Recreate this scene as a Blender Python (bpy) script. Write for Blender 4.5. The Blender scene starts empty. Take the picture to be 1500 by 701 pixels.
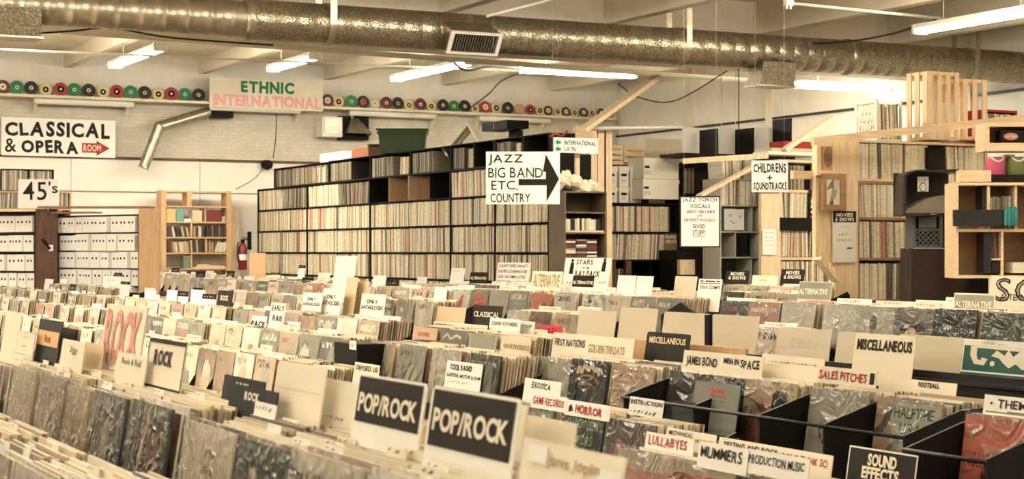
import bpy, math, random
from mathutils import Vector, Matrix
rnd = random.Random(11)
COL = bpy.context.scene.collection
scene = bpy.context.scene

# ------------------------------------------------------------------ camera, sky, lamps, exposure
FPX, CXP, HOR, EYE = 2550.0, 750.0, 369.0, 1.6        # focal length in pixels of the 1500 px frame, horizon row, eye height
TH = math.radians(27.0)
SN, CS = math.sin(TH), math.cos(TH)
cam_data = bpy.data.cameras.new('camera')
cam_data.sensor_fit = 'HORIZONTAL'; cam_data.sensor_width = 36.0
cam_data.lens = 36.0 * FPX / 1500.0
cam_data.shift_y = (HOR - 350.5) / 1500.0
cam_data.clip_start = 0.05; cam_data.clip_end = 200
cam_data.dof.use_dof = True; cam_data.dof.focus_distance = 8.5; cam_data.dof.aperture_fstop = 10.0
cam = bpy.data.objects.new('camera', cam_data); COL.objects.link(cam)
cam.location = (0, 0, EYE); cam.rotation_euler = (math.pi / 2, 0, -TH)
scene.camera = cam

w = bpy.data.worlds.new('world'); scene.world = w; w.use_nodes = True
w.node_tree.nodes['Background'].inputs[0].default_value = (1.0, 0.93, 0.80, 1)
w.node_tree.nodes['Background'].inputs[1].default_value = 0.5
scene.view_settings.view_transform = 'Standard'
scene.view_settings.look = 'None'
scene.view_settings.gamma = 1.0
scene.view_settings.use_curve_mapping = False
scene.view_settings.exposure = 0.14
scene.cycles.use_denoising = True
scene.cycles.max_bounces = 6
scene.cycles.diffuse_bounces = 3
scene.cycles.caustics_reflective = False
scene.cycles.caustics_refractive = False
LAMP_W = 40.0
def tube_or_fill_light(x, y, z, along_y, power):
    # like a bare tube, each call throws light down into the store and up on to the ceiling
    for up, share in ((False, 1.0), (True, 3.6), (None, 0.42 if y > 20 else 0.75 if y > 12 else 0.0)):     # down, up, and sideways to the back wall
        if not share: continue
        ld = bpy.data.lights.new('ceiling_tube_or_fill_light', 'AREA'); ld.shape = 'RECTANGLE'
        ld.size, ld.size_y = 1.5, 0.22
        ld.energy = power * share; ld.color = (1.0, 0.945, 0.86)
        o = bpy.data.objects.new('ceiling_tube_or_fill_light', ld); COL.objects.link(o)
        o.location = (x, y, z + (0.08 if up else 0.0)); o.rotation_euler = (math.pi if up else 0, 0, math.pi / 2 if along_y else 0) if up is not None else (math.pi / 2, 0, 0)
for lx in (-6.0, -2.5, 1.0, 4.5, 8.0, 11.5):          # unseen tube rows over the nearer bays, leftmost column added for sleeve glints
    for ly in (0.5, 4.5, 8.5, 12.5):
        tube_or_fill_light(lx, ly, 4.1, True, LAMP_W * (0.62 if ly < 5 else 1.5 if (lx, ly) == (8.0, 12.5) else 0.95))
for lx in (-4.6, -2.8, -1.2, 0.6):
    tube_or_fill_light(lx, 14.2, 3.9, True, LAMP_W * 2.1)  # unseen fill lights added to brighten the white boxes of singles
tube_or_fill_light(11.2, 21.6, 4.15, False, LAMP_W * 0.8); tube_or_fill_light(14.2, 18.6, 3.9, False, LAMP_W * 0.8)
for lx in (-5.5, -2.0, 0.8, 4.0, 6.0, 8.1, 10.0):     # the visible back row of tubes, continued unseen past the frame edge
    tube_or_fill_light(lx, 22.4, 4.05, True, LAMP_W * 0.65)

# ------------------------------------------------------------------ pixel rays -> world points
def ray(px, py):
    t = (px - CXP) / FPX
    return (SN + CS * t, CS - SN * t, -(py - HOR) / FPX)
def onX(px, py, c):
    r = ray(px, py); d = c / r[0]; return Vector((c, r[1] * d, EYE + r[2] * d))
def onY(px, py, c):
    r = ray(px, py); d = c / r[1]; return Vector((r[0] * d, c, EYE + r[2] * d))
def atD(px, py, d):
    r = ray(px, py); return Vector((r[0] * d, r[1] * d, EYE + r[2] * d))
def onZ(px, py, z):
    r = ray(px, py); d = (z - EYE) / r[2]; return Vector((r[0] * d, r[1] * d, z))

# ------------------------------------------------------------------ materials
def nt_of(m):
    m.use_nodes = True; return m.node_tree, m.node_tree.nodes, m.node_tree.links, m.node_tree.nodes['Principled BSDF']
def ramp_const(nodes, cols):
    r = nodes.new('ShaderNodeValToRGB'); cr = r.color_ramp; cr.interpolation = 'CONSTANT'
    n = len(cols)
    while len(cr.elements) < n: cr.elements.new(0.5)
    for i, c in enumerate(cols):
        cr.elements[i].position = i / n
    for i, c in enumerate(cols):
        cr.elements[i].color = (*c, 1)
    return r
MATS = {}
def mat(name, col, rough=0.6, metal=0.0, var=0.12, scale=9.0, coat=0.0, bump=0.0, stretch=None, emit=None, spec=0.25):
    if name in MATS: return MATS[name]
    m = bpy.data.materials.new(name); nt, N, L, b = nt_of(m)
    b.inputs['Roughness'].default_value = rough; b.inputs['Metallic'].default_value = metal
    b.inputs['Specular IOR Level'].default_value = spec
    if coat: b.inputs['Coat Weight'].default_value = coat; b.inputs['Coat Roughness'].default_value = 0.12
    tc = N.new('ShaderNodeTexCoord'); mp = N.new('ShaderNodeMapping'); L.new(tc.outputs['Object'], mp.inputs[0])
    if stretch: mp.inputs['Scale'].default_value = stretch
    nz = N.new('ShaderNodeTexNoise'); nz.inputs['Scale'].default_value = scale; nz.inputs['Detail'].default_value = 4
    L.new(mp.outputs[0], nz.inputs['Vector'])
    rp = N.new('ShaderNodeValToRGB')
    rp.color_ramp.elements[0].position = 0.3; rp.color_ramp.elements[1].position = 0.7
    rp.color_ramp.elements[0].color = (*[max(0, c * (1 - var)) for c in col], 1)
    rp.color_ramp.elements[1].color = (*[min(1, c * (1 + var * 0.6)) for c in col], 1)
    L.new(nz.outputs['Fac'], rp.inputs[0]); L.new(rp.outputs[0], b.inputs['Base Color'])
    if bump:
        bp = N.new('ShaderNodeBump'); bp.inputs['Strength'].default_value = bump; bp.inputs['Distance'].default_value = 0.02
        L.new(nz.outputs['Fac'], bp.inputs['Height']); L.new(bp.outputs[0], b.inputs['Normal'])
    if emit:
        b.inputs['Emission Color'].default_value = (1.0, 0.95, 0.82, 1); b.inputs['Emission Strength'].default_value = emit
    MATS[name] = m; return m
def ink(col, glossy=False):
    key = 'ink_%02x%02x%02x%s' % (int(col[0] * 255), int(col[1] * 255), int(col[2] * 255), '_gloss' if glossy else '')
    return mat(key, col, 0.6, var=0.06, scale=14, coat=0.35 if glossy else 0, spec=0.08)
def wood(name, col, stretch=(1, 1, 9), rough=0.55, var=0.2):
    return mat(name, col, rough, var=var, scale=5.0, stretch=stretch)
PAPER = mat('cream_card', (0.83, 0.74, 0.57), 0.7, var=0.05, scale=4)
WHITE = mat('white_card', (0.90, 0.86, 0.76), 0.7, var=0.04, scale=4)
GREYCARD = mat('grey_card', (0.60, 0.52, 0.38), 0.6, var=0.05, scale=5)
TANCARD = mat('tan_card', (0.66, 0.52, 0.33), 0.65, var=0.08, scale=5)
BLACK = mat('black_board', (0.010, 0.008, 0.006), 0.6, var=0.4, scale=6, spec=0.1)
BLKMET = mat('black_metal', (0.009, 0.008, 0.007), 0.45, var=0.2, scale=6, spec=0.2)
PINE = wood('pine_wood', (0.84, 0.64, 0.40), stretch=(7, 7, 0.7))
PINEH = wood('pine_wood_level', (0.84, 0.63, 0.39), stretch=(0.7, 7, 7))
DARKWOOD = wood('dark_wood', (0.10, 0.045, 0.022), stretch=(7, 7, 0.7), var=0.5)
BROWNWOOD = wood('brown_wood', (0.28, 0.16, 0.085), stretch=(0.8, 7, 7), var=0.3)
PLY = wood('plywood', (0.56, 0.35, 0.18), stretch=(6, 6, 0.8), var=0.15)
TAUPE = mat('taupe_laminate', (0.115, 0.085, 0.052), 0.5, var=0.12, scale=5)
WALLP = mat('cream_wall_paint', (0.85, 0.79, 0.66), 0.75, var=0.07, scale=2.2, bump=0.05)
CEILP = mat('cream_ceiling_paint', (0.80, 0.71, 0.54), 0.8, var=0.10, scale=1.5)
BEAMP = mat('cream_beam_paint', (0.78, 0.69, 0.52), 0.75, var=0.10, scale=2)
TUBE = mat('lit_tube', (0.95, 0.92, 0.82), 0.4, var=0.0, emit=80.0)
BULB = mat('lit_bulb', (0.95, 0.92, 0.82), 0.4, var=0.0, emit=8.0)
ENAMEL = mat('white_enamel', (0.82, 0.77, 0.65), 0.4, var=0.06, scale=5)
CABLE = mat('black_cable', (0.03, 0.027, 0.022), 0.5, var=0.1)
CONDUIT = mat('painted_conduit', (0.80, 0.75, 0.62), 0.5, var=0.06)
GALV = mat('galvanised_steel', (0.42, 0.37, 0.27), 0.33, metal=0.85, var=0.25, scale=10)
def foil_mat():
    m = bpy.data.materials.new('foil_wrap'); nt, N, L, b = nt_of(m)
    tc = N.new('ShaderNodeTexCoord')
    v = N.new('ShaderNodeTexVoronoi'); v.inputs['Scale'].default_value = 48
    n = N.new('ShaderNodeTexNoise'); n.inputs['Scale'].default_value = 50; n.inputs['Detail'].default_value = 6
    L.new(tc.outputs['Object'], v.inputs['Vector']); L.new(tc.outputs['Object'], n.inputs['Vector'])
    r = N.new('ShaderNodeValToRGB'); r.color_ramp.elements[0].position = 0.38; r.color_ramp.elements[1].position = 0.66
    r.color_ramp.elements[0].color = (0.22, 0.19, 0.125, 1); r.color_ramp.elements[1].color = (0.46, 0.41, 0.30, 1)
    L.new(n.outputs['Fac'], r.inputs[0]); L.new(r.outputs[0], b.inputs['Base Color'])
    b.inputs['Metallic'].default_value = 0.85; b.inputs['Roughness'].default_value = 0.28
    bp = N.new('ShaderNodeBump'); bp.inputs['Strength'].default_value = 0.22; bp.inputs['Distance'].default_value = 0.012
    L.new(v.outputs['Distance'], bp.inputs['Height']); L.new(bp.outputs[0], b.inputs['Normal'])
    return m
FOIL = foil_mat()
def brick_mat():
    m = bpy.data.materials.new('whitewashed_brick'); nt, N, L, b = nt_of(m)
    tc = N.new('ShaderNodeTexCoord'); sp = N.new('ShaderNodeSeparateXYZ'); cb = N.new('ShaderNodeCombineXYZ')
    L.new(tc.outputs['Object'], sp.inputs[0]); L.new(sp.outputs['X'], cb.inputs['X']); L.new(sp.outputs['Z'], cb.inputs['Y'])
    br = N.new('ShaderNodeTexBrick'); br.inputs['Scale'].default_value = 4.2
    br.inputs['Color1'].default_value = (0.80, 0.73, 0.58, 1); br.inputs['Color2'].default_value = (0.74, 0.67, 0.52, 1)
    br.inputs['Mortar'].default_value = (0.60, 0.53, 0.40, 1); br.inputs['Mortar Size'].default_value = 0.012
    L.new(cb.outputs[0], br.inputs['Vector'])
    n = N.new('ShaderNodeTexNoise'); n.inputs['Scale'].default_value = 3; n.inputs['Detail'].default_value = 6
    L.new(tc.outputs['Object'], n.inputs['Vector'])
    mx = N.new('ShaderNodeMix'); mx.data_type = 'RGBA'; mx.blend_type = 'MULTIPLY'; mx.inputs[0].default_value = 0.35
    L.new(br.outputs['Color'], mx.inputs[6]); L.new(n.outputs['Fac'], mx.inputs[7]); L.new(mx.outputs[2], b.inputs['Base Color'])
    bp = N.new('ShaderNodeBump'); bp.inputs['Strength'].default_value = 0.4; bp.inputs['Distance'].default_value = 0.01
    L.new(br.outputs['Fac'], bp.inputs['Height']); bp.invert = True; L.new(bp.outputs[0], b.inputs['Normal'])
    b.inputs['Roughness'].default_value = 0.8
    return m
BRICK = brick_mat()

def mathn(N, L, op, a, bb=None, c=None):
    n = N.new('ShaderNodeMath'); n.operation = op
    for i, v in enumerate((a, bb, c)):
        if v is None: continue
        if isinstance(v, (int, float)): n.inputs[i].default_value = v
        else: L.new(v, n.inputs[i])
    return n.outputs[0]
def mixc(N, L, fac, a, bb):
    n = N.new('ShaderNodeMix'); n.data_type = 'RGBA'
    for k, v in ((0, fac), (6, a), (7, bb)):
        if isinstance(v, tuple): n.inputs[k].default_value = v
        elif isinstance(v, (int, float)): n.inputs[k].default_value = v
        else: L.new(v, n.inputs[k])
    return n.outputs[2]
def plastic_bump(N, L, b, strength=0.5, scale=9.0, coat=0.65):
    tc = N.new('ShaderNodeTexCoord'); oi = N.new('ShaderNodeObjectInfo')
    n = N.new('ShaderNodeTexNoise'); n.noise_dimensions = '4D'; n.inputs['Scale'].default_value = scale; n.inputs['Detail'].default_value = 1.5
    n.inputs['Distortion'].default_value = 1.4
    L.new(tc.outputs['Object'], n.inputs['Vector']); L.new(mathn(N, L, 'MULTIPLY', oi.outputs['Random'], 40.0), n.inputs['W'])
    bp = N.new('ShaderNodeBump'); bp.inputs['Strength'].default_value = strength; bp.inputs['Distance'].default_value = 0.03
    L.new(n.outputs['Fac'], bp.inputs['Height'])
    b.inputs['Coat Weight'].default_value = coat; b.inputs['Coat Roughness'].default_value = 0.10
    L.new(bp.outputs[0], b.inputs['Coat Normal'])
def cover_mat():
    """printed album cover in a clear sleeve: the object's colour is the ground, the rest varies from sleeve to sleeve"""
    m = bpy.data.materials.new('album_cover_print'); nt, N, L, b = nt_of(m)
    tc = N.new('ShaderNodeTexCoord'); sp = N.new('ShaderNodeSeparateXYZ'); L.new(tc.outputs['Generated'], sp.inputs[0])
    u, v = sp.outputs['X'], sp.outputs['Z']
    oi = N.new('ShaderNodeObjectInfo'); R = oi.outputs['Random']
    fr = lambda k: mathn(N, L, 'FRACT', mathn(N, L, 'MULTIPLY', R, k))
    r2, r3, r4, r5 = fr(17.13), fr(37.71), fr(71.33), fr(113.9)
    n1 = N.new('ShaderNodeTexNoise'); n1.noise_dimensions = '4D'; n1.inputs['Scale'].default_value = 4.0; n1.inputs['Detail'].default_value = 5
    L.new(tc.outputs['Generated'], n1.inputs['Vector']); L.new(mathn(N, L, 'MULTIPLY', R, 90.0), n1.inputs['W'])
    c2 = ramp_const(N, [(0.62, 0.52, 0.36), (0.09, 0.085, 0.065), (0.34, 0.33, 0.25), (0.75, 0.68, 0.52), (0.23, 0.14, 0.08), (0.45, 0.30, 0.2), (0.2, 0.21, 0.16)]); L.new(r2, c2.inputs[0])
    c3 = ramp_const(N, [(0.78, 0.68, 0.5), (0.12, 0.10, 0.075), (0.55, 0.40, 0.27), (0.40, 0.16, 0.10), (0.30, 0.30, 0.24), (0.70, 0.60, 0.42)]); L.new(r3, c3.inputs[0])
    mr = N.new('ShaderNodeMapRange'); mr.inputs['From Min'].default_value = 0.46; mr.inputs['From Max'].default_value = 0.62
    L.new(n1.outputs['Fac'], mr.inputs['Value'])
    ca = mixc(N, L, mathn(N, L, 'MULTIPLY', mr.outputs[0], mathn(N, L, 'MULTIPLY', r4, 0.9)), oi.outputs['Color'], c2.outputs[0])
    # a figure or picture in the middle
    du = mathn(N, L, 'DIVIDE', mathn(N, L, 'SUBTRACT', u, mathn(N, L, 'MULTIPLY_ADD', r3, 0.3, 0.35)), mathn(N, L, 'MULTIPLY_ADD', r5, 0.2, 0.13))
    dv = mathn(N, L, 'DIVIDE', mathn(N, L, 'SUBTRACT', v, mathn(N, L, 'MULTIPLY_ADD', r4, 0.2, 0.36)), mathn(N, L, 'MULTIPLY_ADD', r2, 0.18, 0.2))
    ee = mathn(N, L, 'ADD', mathn(N, L, 'MULTIPLY', du, du), mathn(N, L, 'MULTIPLY', dv, dv))
    ee = mathn(N, L, 'ADD', ee, mathn(N, L, 'MULTIPLY', mathn(N, L, 'SUBTRACT', n1.outputs['Fac'], 0.5), 3.0))
    fig = mathn(N, L, 'MULTIPLY', mathn(N, L, 'LESS_THAN', ee, 1.0), mathn(N, L, 'GREATER_THAN', r5, 0.25))
    cb = mixc(N, L, mathn(N, L, 'MULTIPLY', fig, 0.85), ca, c3.outputs[0])
    # a block of picture across the lower part on some
    low = mathn(N, L, 'MULTIPLY', mathn(N, L, 'LESS_THAN', v, mathn(N, L, 'MULTIPLY', r2, 0.6)), mathn(N, L, 'GREATER_THAN', r3, 0.6))
    cb = mixc(N, L, mathn(N, L, 'MULTIPLY', low, 0.6), cb, c2.outputs[0])
    # unreadable title strokes near the top
    cc = N.new('ShaderNodeCombineXYZ'); L.new(mathn(N, L, 'MULTIPLY', u, 22.0), cc.inputs[0]); L.new(mathn(N, L, 'MULTIPLY', v, 9.0), cc.inputs[1]); L.new(mathn(N, L, 'MULTIPLY', R, 300.0), cc.inputs[2])
    n2 = N.new('ShaderNodeTexNoise'); n2.inputs['Scale'].default_value = 1.0; n2.inputs['Detail'].default_value = 1.0; L.new(cc.outputs[0], n2.inputs['Vector'])
    ti = mathn(N, L, 'GREATER_THAN', n2.outputs['Fac'], 0.5)
    for cond in (mathn(N, L, 'GREATER_THAN', v, 0.80), mathn(N, L, 'LESS_THAN', v, mathn(N, L, 'MULTIPLY_ADD', r4, 0.07, 0.87)), mathn(N, L, 'GREATER_THAN', u, 0.1), mathn(N, L, 'LESS_THAN', u, mathn(N, L, 'MULTIPLY_ADD', r5, 0.5, 0.4))):
        ti = mathn(N, L, 'MULTIPLY', ti, cond)
    ci = ramp_const(N, [(0.05, 0.04, 0.03), (0.85, 0.78, 0.6), (0.36, 0.10, 0.06), (0.05, 0.04, 0.03), (0.85, 0.78, 0.6)]); L.new(r5, ci.inputs[0])
    out = mixc(N, L, ti, cb, ci.outputs[0])
    L.new(out, b.inputs['Base Color']); b.inputs['Roughness'].default_value = 0.5
    plastic_bump(N, L, b, 0.55, 8.0, 0.7)
    return m
COVER = cover_mat()
def spine_mat(name, attr):
    m = bpy.data.materials.new(name); nt, N, L, b = nt_of(m)
    tc = N.new('ShaderNodeTexCoord'); sp = N.new('ShaderNodeSeparateXYZ')
    if attr:
        a = N.new('ShaderNodeVertexColor'); a.layer_name = 'Col'; c = a.outputs['Color']
        L.new(tc.outputs['Object'], sp.inputs[0])
        geo = N.new('ShaderNodeNewGeometry'); R = geo.outputs['Random Per Island']; zs = 95.0
    else:
        oi = N.new('ShaderNodeObjectInfo'); c = oi.outputs['Color']; R = oi.outputs['Random']; L.new(tc.outputs['Generated'], sp.inputs[0]); zs = 30.0
    cc = N.new('ShaderNodeCombineXYZ'); L.new(mathn(N, L, 'MULTIPLY', sp.outputs['Z'], zs), cc.inputs[0]); L.new(mathn(N, L, 'MULTIPLY', R, 500.0), cc.inputs[1])
    n = N.new('ShaderNodeTexNoise'); n.inputs['Scale'].default_value = 1.0; n.inputs['Detail'].default_value = 2; L.new(cc.outputs[0], n.inputs['Vector'])
    t = mathn(N, L, 'MULTIPLY', mathn(N, L, 'GREATER_THAN', n.outputs['Fac'], 0.56), 0.34)
    dk = N.new('ShaderNodeMix'); dk.data_type = 'RGBA'; dk.blend_type = 'MULTIPLY'; L.new(t, dk.inputs[0]); L.new(c, dk.inputs[6]); dk.inputs[7].default_value = (0.3, 0.25, 0.18, 1)
    L.new(dk.outputs[2], b.inputs['Base Color']); b.inputs['Roughness'].default_value = 0.55
    return m
SPINE = spine_mat('record_spine_print', False)
SPINEV = spine_mat('packed_spine_print', True)
def vcol_mat():
    m = bpy.data.materials.new('packed_sleeve_edges'); nt, N, L, b = nt_of(m)
    a = N.new('ShaderNodeVertexColor'); a.layer_name = 'Col'; L.new(a.outputs['Color'], b.inputs['Base Color'])
    b.inputs['Roughness'].default_value = 0.45; b.inputs['Coat Weight'].default_value = 0.4; b.inputs['Coat Roughness'].default_value = 0.15
    return m
SLEEVES = vcol_mat()
def objcol_mat(name, rough=0.5, coat=0.0):
    m = bpy.data.materials.new(name); nt, N, L, b = nt_of(m)
    oi = N.new('ShaderNodeObjectInfo'); tc = N.new('ShaderNodeTexCoord')
    n = N.new('ShaderNodeTexNoise'); n.inputs['Scale'].default_value = 12; L.new(tc.outputs['Object'], n.inputs['Vector'])
    mx = N.new('ShaderNodeMix'); mx.data_type = 'RGBA'; mx.blend_type = 'MULTIPLY'; mx.inputs[0].default_value = 0.3
    L.new(oi.outputs['Color'], mx.inputs[6]); L.new(n.outputs['Fac'], mx.inputs[7]); L.new(mx.outputs[2], b.inputs['Base Color'])
    b.inputs['Roughness'].default_value = rough; b.inputs['Coat Weight'].default_value = coat
    return m
VINYL = objcol_mat('coloured_vinyl', 0.35, 0.3)
DISCLABEL = mat('disc_label_paper', (0.80, 0.73, 0.56), 0.6)
EDGEW = mat('sleeve_edge', (0.80, 0.72, 0.54), 0.5, var=0.2, scale=30, coat=0.3)
def clear_mat(name, crease, gloss, scale):
    m = bpy.data.materials.new(name); nt, N, L, b = nt_of(m)
    tr = N.new('ShaderNodeBsdfTransparent'); gl = N.new('ShaderNodeBsdfGlossy'); gl.inputs['Roughness'].default_value = 0.10
    mx = N.new('ShaderNodeMixShader'); mx.inputs[0].default_value = 0.10
    tc = N.new('ShaderNodeTexCoord'); n = N.new('ShaderNodeTexNoise'); n.inputs['Scale'].default_value = scale; n.inputs['Distortion'].default_value = 2.4; n.inputs['Detail'].default_value = 1.5
    L.new(tc.outputs['Object'], n.inputs['Vector'])
    bp = N.new('ShaderNodeBump'); bp.inputs['Strength'].default_value = crease; bp.inputs['Distance'].default_value = 0.03
    L.new(n.outputs['Fac'], bp.inputs['Height']); L.new(bp.outputs[0], gl.inputs['Normal'])
    fr = N.new('ShaderNodeFresnel'); fr.inputs[0].default_value = 1.35; L.new(bp.outputs[0], fr.inputs['Normal'])
    L.new(mathn(N, L, 'MULTIPLY_ADD', fr.outputs[0], gloss, 0.015), mx.inputs[0])
    L.new(tr.outputs[0], mx.inputs[1]); L.new(gl.outputs[0], mx.inputs[2]); L.new(mx.outputs[0], N['Material Output'].inputs[0])
    return m
CLEAR = clear_mat('clear_plastic_sleeve', 0.55, 1.2, 9)
CLEARSOFT = clear_mat('soft_plastic_sleeve', 0.5, 0.85, 20)

# ------------------------------------------------------------------ lettering
GLY = {}
def glyph(ch, bold):
    k = (ch, bold)
    if k in GLY: return GLY[k]
    cu = bpy.data.curves.new('glyph', 'FONT'); cu.body = ch; cu.resolution_u = 3; cu.size = 1.0; cu.offset = bold + 0.012
    o = bpy.data.objects.new('glyph', cu); COL.objects.link(o)
    dg = bpy.context.evaluated_depsgraph_get(); me = o.evaluated_get(dg).to_mesh()
    vs = [(v.co.x, v.co.y) for v in me.vertices]; fs = [tuple(p.vertices) for p in me.polygons]
    o.evaluated_get(dg).to_mesh_clear(); COL.objects.unlink(o); bpy.data.objects.remove(o); bpy.data.curves.remove(cu)
    x0 = min((v[0] for v in vs), default=0); x1 = max((v[0] for v in vs), default=0.2)
    GLY[k] = ([(v[0] - x0, v[1]) for v in vs], fs, x1 - x0); return GLY[k]
def lay_text(s, bold=0.0, hand=0.0, gap=0.09, seed=0):
    rr = random.Random(sum(map(ord, s)) + seed)
    V, Fc, x = [], [], 0.0
    for ch in s:
        if ch == ' ': x += 0.30; continue
        vs, fs, wd = glyph(ch, bold)
        a = rr.uniform(-1, 1) * hand * 0.25; sc = 1 + rr.uniform(-1, 1) * hand * 0.3; dy = rr.uniform(-1, 1) * hand * 0.12
        ca, sa = math.cos(a), math.sin(a); k = len(V)
        for (vx, vy) in vs:
            vx -= wd / 2; vy = (vy - 0.36) * sc
            V.append((x + wd / 2 + vx * ca - vy * sa, 0.36 + vx * sa + vy * ca + dy))
        Fc += [tuple(i + k for i in f) for f in fs]
        x += wd + gap
    if not V: return V, Fc
    xs = [v[0] for v in V]; ys = [v[1] for v in V]
    x0, x1, y0, y1 = min(xs), max(xs), min(ys), max(ys)
    return [((v[0] - x0) / max(1e-6, x1 - x0), (v[1] - y0) / max(1e-6, y1 - y0)) for v in V], Fc

# ------------------------------------------------------------------ mesh builder
class MB:
    def __init__(s): s.v = []; s.f = []; s.mi = []; s.mats = []; s.col = []; s.smooth = []
    def m(s, mt):
        if mt not in s.mats: s.mats.append(mt)
        return s.mats.index(mt)
    def add(s, vs, fs, mt, col=None, M=None, smooth=False):
        k = len(s.v); s.v += [(M @ Vector(p)) if M is not None else Vector(p) for p in vs]
        i = s.m(mt)
        for f in fs: s.f.append(tuple(a + k for a in f)); s.mi.append(i); s.col.append(col); s.smooth.append(smooth)
        return s
    def box(s, x0, y0, z0, x1, y1, z1, mt, col=None, M=None):
        vs = [(x0, y0, z0), (x1, y0, z0), (x1, y1, z0), (x0, y1, z0), (x0, y0, z1), (x1, y0, z1), (x1, y1, z1), (x0, y1, z1)]
        return s.add(vs, [(0, 3, 2, 1), (4, 5, 6, 7), (0, 1, 5, 4), (1, 2, 6, 5), (2, 3, 7, 6), (3, 0, 4, 7)], mt, col, M)
    def prism(s, poly, y0, y1, mt, M=None):          # poly in x,z extruded along y
        n = len(poly); vs = [(p[0], y0, p[1]) for p in poly] + [(p[0], y1, p[1]) for p in poly]
        fs = [tuple(range(n)), tuple(range(2 * n - 1, n - 1, -1))] + [(i, i + n, (i + 1) % n + n, (i + 1) % n) for i in range(n)]
        return s.add(vs, fs, mt, None, M)
    def prismx(s, poly, x0, x1, mt, M=None):         # poly in y,z extruded along x
        n = len(poly); vs = [(x0, p[0], p[1]) for p in poly] + [(x1, p[0], p[1]) for p in poly]
        fs = [tuple(range(n)), tuple(range(2 * n - 1, n - 1, -1))] + [(i, i + n, (i + 1) % n + n, (i + 1) % n) for i in range(n)]
        return s.add(vs, fs, mt, None, M)
    def bar(s, p, q, wd, th, mt, up=(0, 0, 1)):      # straight squared timber from p to q
        p, q = Vector(p), Vector(q); d = (q - p).normalized(); sd = d.cross(Vector(up)).normalized(); u2 = sd.cross(d)
        vs = [a + sd * (i * wd / 2) + u2 * (j * th / 2) for a in (p, q) for i, j in ((-1, -1), (1, -1), (1, 1), (-1, 1))]
        return s.add(vs, [(3, 2, 1, 0), (4, 5, 6, 7), (0, 1, 5, 4), (1, 2, 6, 5), (2, 3, 7, 6), (3, 0, 4, 7)], mt)
    def lathe(s, p, q, prof, mt, n=20, caps=True):   # prof: (t along p->q, radius)
        p, q = Vector(p), Vector(q); d = (q - p); L_ = d.length; d = d / L_
        a = Vector((0, 0, 1)) if abs(d.z) < 0.9 else Vector((1, 0, 0)); e1 = d.cross(a).normalized(); e2 = d.cross(e1)
        vs = []; fs = []
        for t, r in prof:
            for i in range(n):
                g = 2 * math.pi * i / n; vs.append(p + d * (t * L_) + e1 * (r * math.cos(g)) + e2 * (r * math.sin(g)))
        for k in range(len(prof) - 1):
            for i in range(n): fs.append((k * n + i, k * n + (i + 1) % n, (k + 1) * n + (i + 1) % n, (k + 1) * n + i))
        s.add(vs, fs, mt, smooth=True)
        if caps:
            m_ = len(prof) - 1
            s.add(vs, [tuple(range(n - 1, -1, -1)), tuple(range(m_ * n, m_ * n + n))], mt)
        return s
    def tube(s, pts, r, mt, n=7):
        pts = [Vector(p) for p in pts]; vs = []; fs = []
        for k, p in enumerate(pts):
            d = (pts[min(k + 1, len(pts) - 1)] - pts[max(k - 1, 0)]).normalized()
            a = Vector((0, 0, 1)) if abs(d.z) < 0.9 else Vector((1, 0, 0)); e1 = d.cross(a).normalized(); e2 = d.cross(e1)
            for i in range(n):
                g = 2 * math.pi * i / n; vs.append(p + e1 * (r * math.cos(g)) + e2 * (r * math.sin(g)))
        for k in range(len(pts) - 1):
            for i in range(n): fs.append((k * n + i, k * n + (i + 1) % n, (k + 1) * n + (i + 1) % n, (k + 1) * n + i))
        fs += [tuple(range(n - 1, -1, -1)), tuple(range((len(pts) - 1) * n, len(pts) * n))]
        return s.add(vs, fs, mt, smooth=True)
    def flat(s, poly, y, mt):                         # flat print facing -y
        return s.add([(p[0], y, p[1]) for p in poly], [tuple(range(len(poly)))], mt)
    def ell(s, cx, cz, rx, rz, y, mt, n=18, a0=0, a1=360):
        return s.flat([(cx + rx * math.cos(math.radians(a0 + (a1 - a0) * i / n)), cz + rz * math.sin(math.radians(a0 + (a1 - a0) * i / n))) for i in range(n + (0 if a1 - a0 == 360 else 1))], y, mt)
    def text(s, t, x0, z0, x1, z1, y, mt, bold=0.0, hand=0.0, gap=0.09, slope=0.0, slant=0.0):
        V, Fc = lay_text(t, bold, hand, gap)
        return s.add([(x0 + (x1 - x0) * (v[0] + slant * (v[1] - 0.5)), y, z0 + (z1 - z0) * v[1] + slope * v[0]) for v in V], Fc, mt)
    def strokes(s, x0, z0, x1, z1, y, mt, n, rr, th=None):   # unreadable handwriting
        for k in range(n):
            a = x0 + (x1 - x0) * k / n; b_ = a + (x1 - x0) / n * rr.uniform(0.4, 0.85)
            za = z0 + (z1 - z0) * rr.uniform(0, 0.3); zb = z1 - (z1 - z0) * rr.uniform(0, 0.3)
            s.flat([(a, za), (a + (b_ - a) * 0.4, za), (b_, zb), (a + (b_ - a) * 0.6, zb)], y, mt)
        return s
    def build(s, name, parent=None, loc=None):
        me = bpy.data.meshes.new(name); me.from_pydata([tuple(p) for p in s.v], [], s.f)
        for mt in s.mats: me.materials.append(mt)
        me.polygons.foreach_set('material_index', s.mi)
        me.polygons.foreach_set('use_smooth', s.smooth)
        if any(c is not None for c in s.col):
            ca = me.color_attributes.new('Col', 'BYTE_COLOR', 'CORNER')
            arr = []
            for p, c in zip(me.polygons, s.col): arr += list((*(c or (0.5, 0.5, 0.5)), 1.0)) * p.loop_total
            ca.data.foreach_set('color', arr)
        me.update()
        o = bpy.data.objects.new(name, me); COL.objects.link(o)
        if parent is not None: o.parent = parent
        if loc is not None: o.location = loc
        return o
def tag(o, label, cat, group=None, kind=None):
    if label: o['label'] = label
    if cat: o['category'] = cat
    if group: o['group'] = group
    if kind: o['kind'] = kind
    return o
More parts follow.
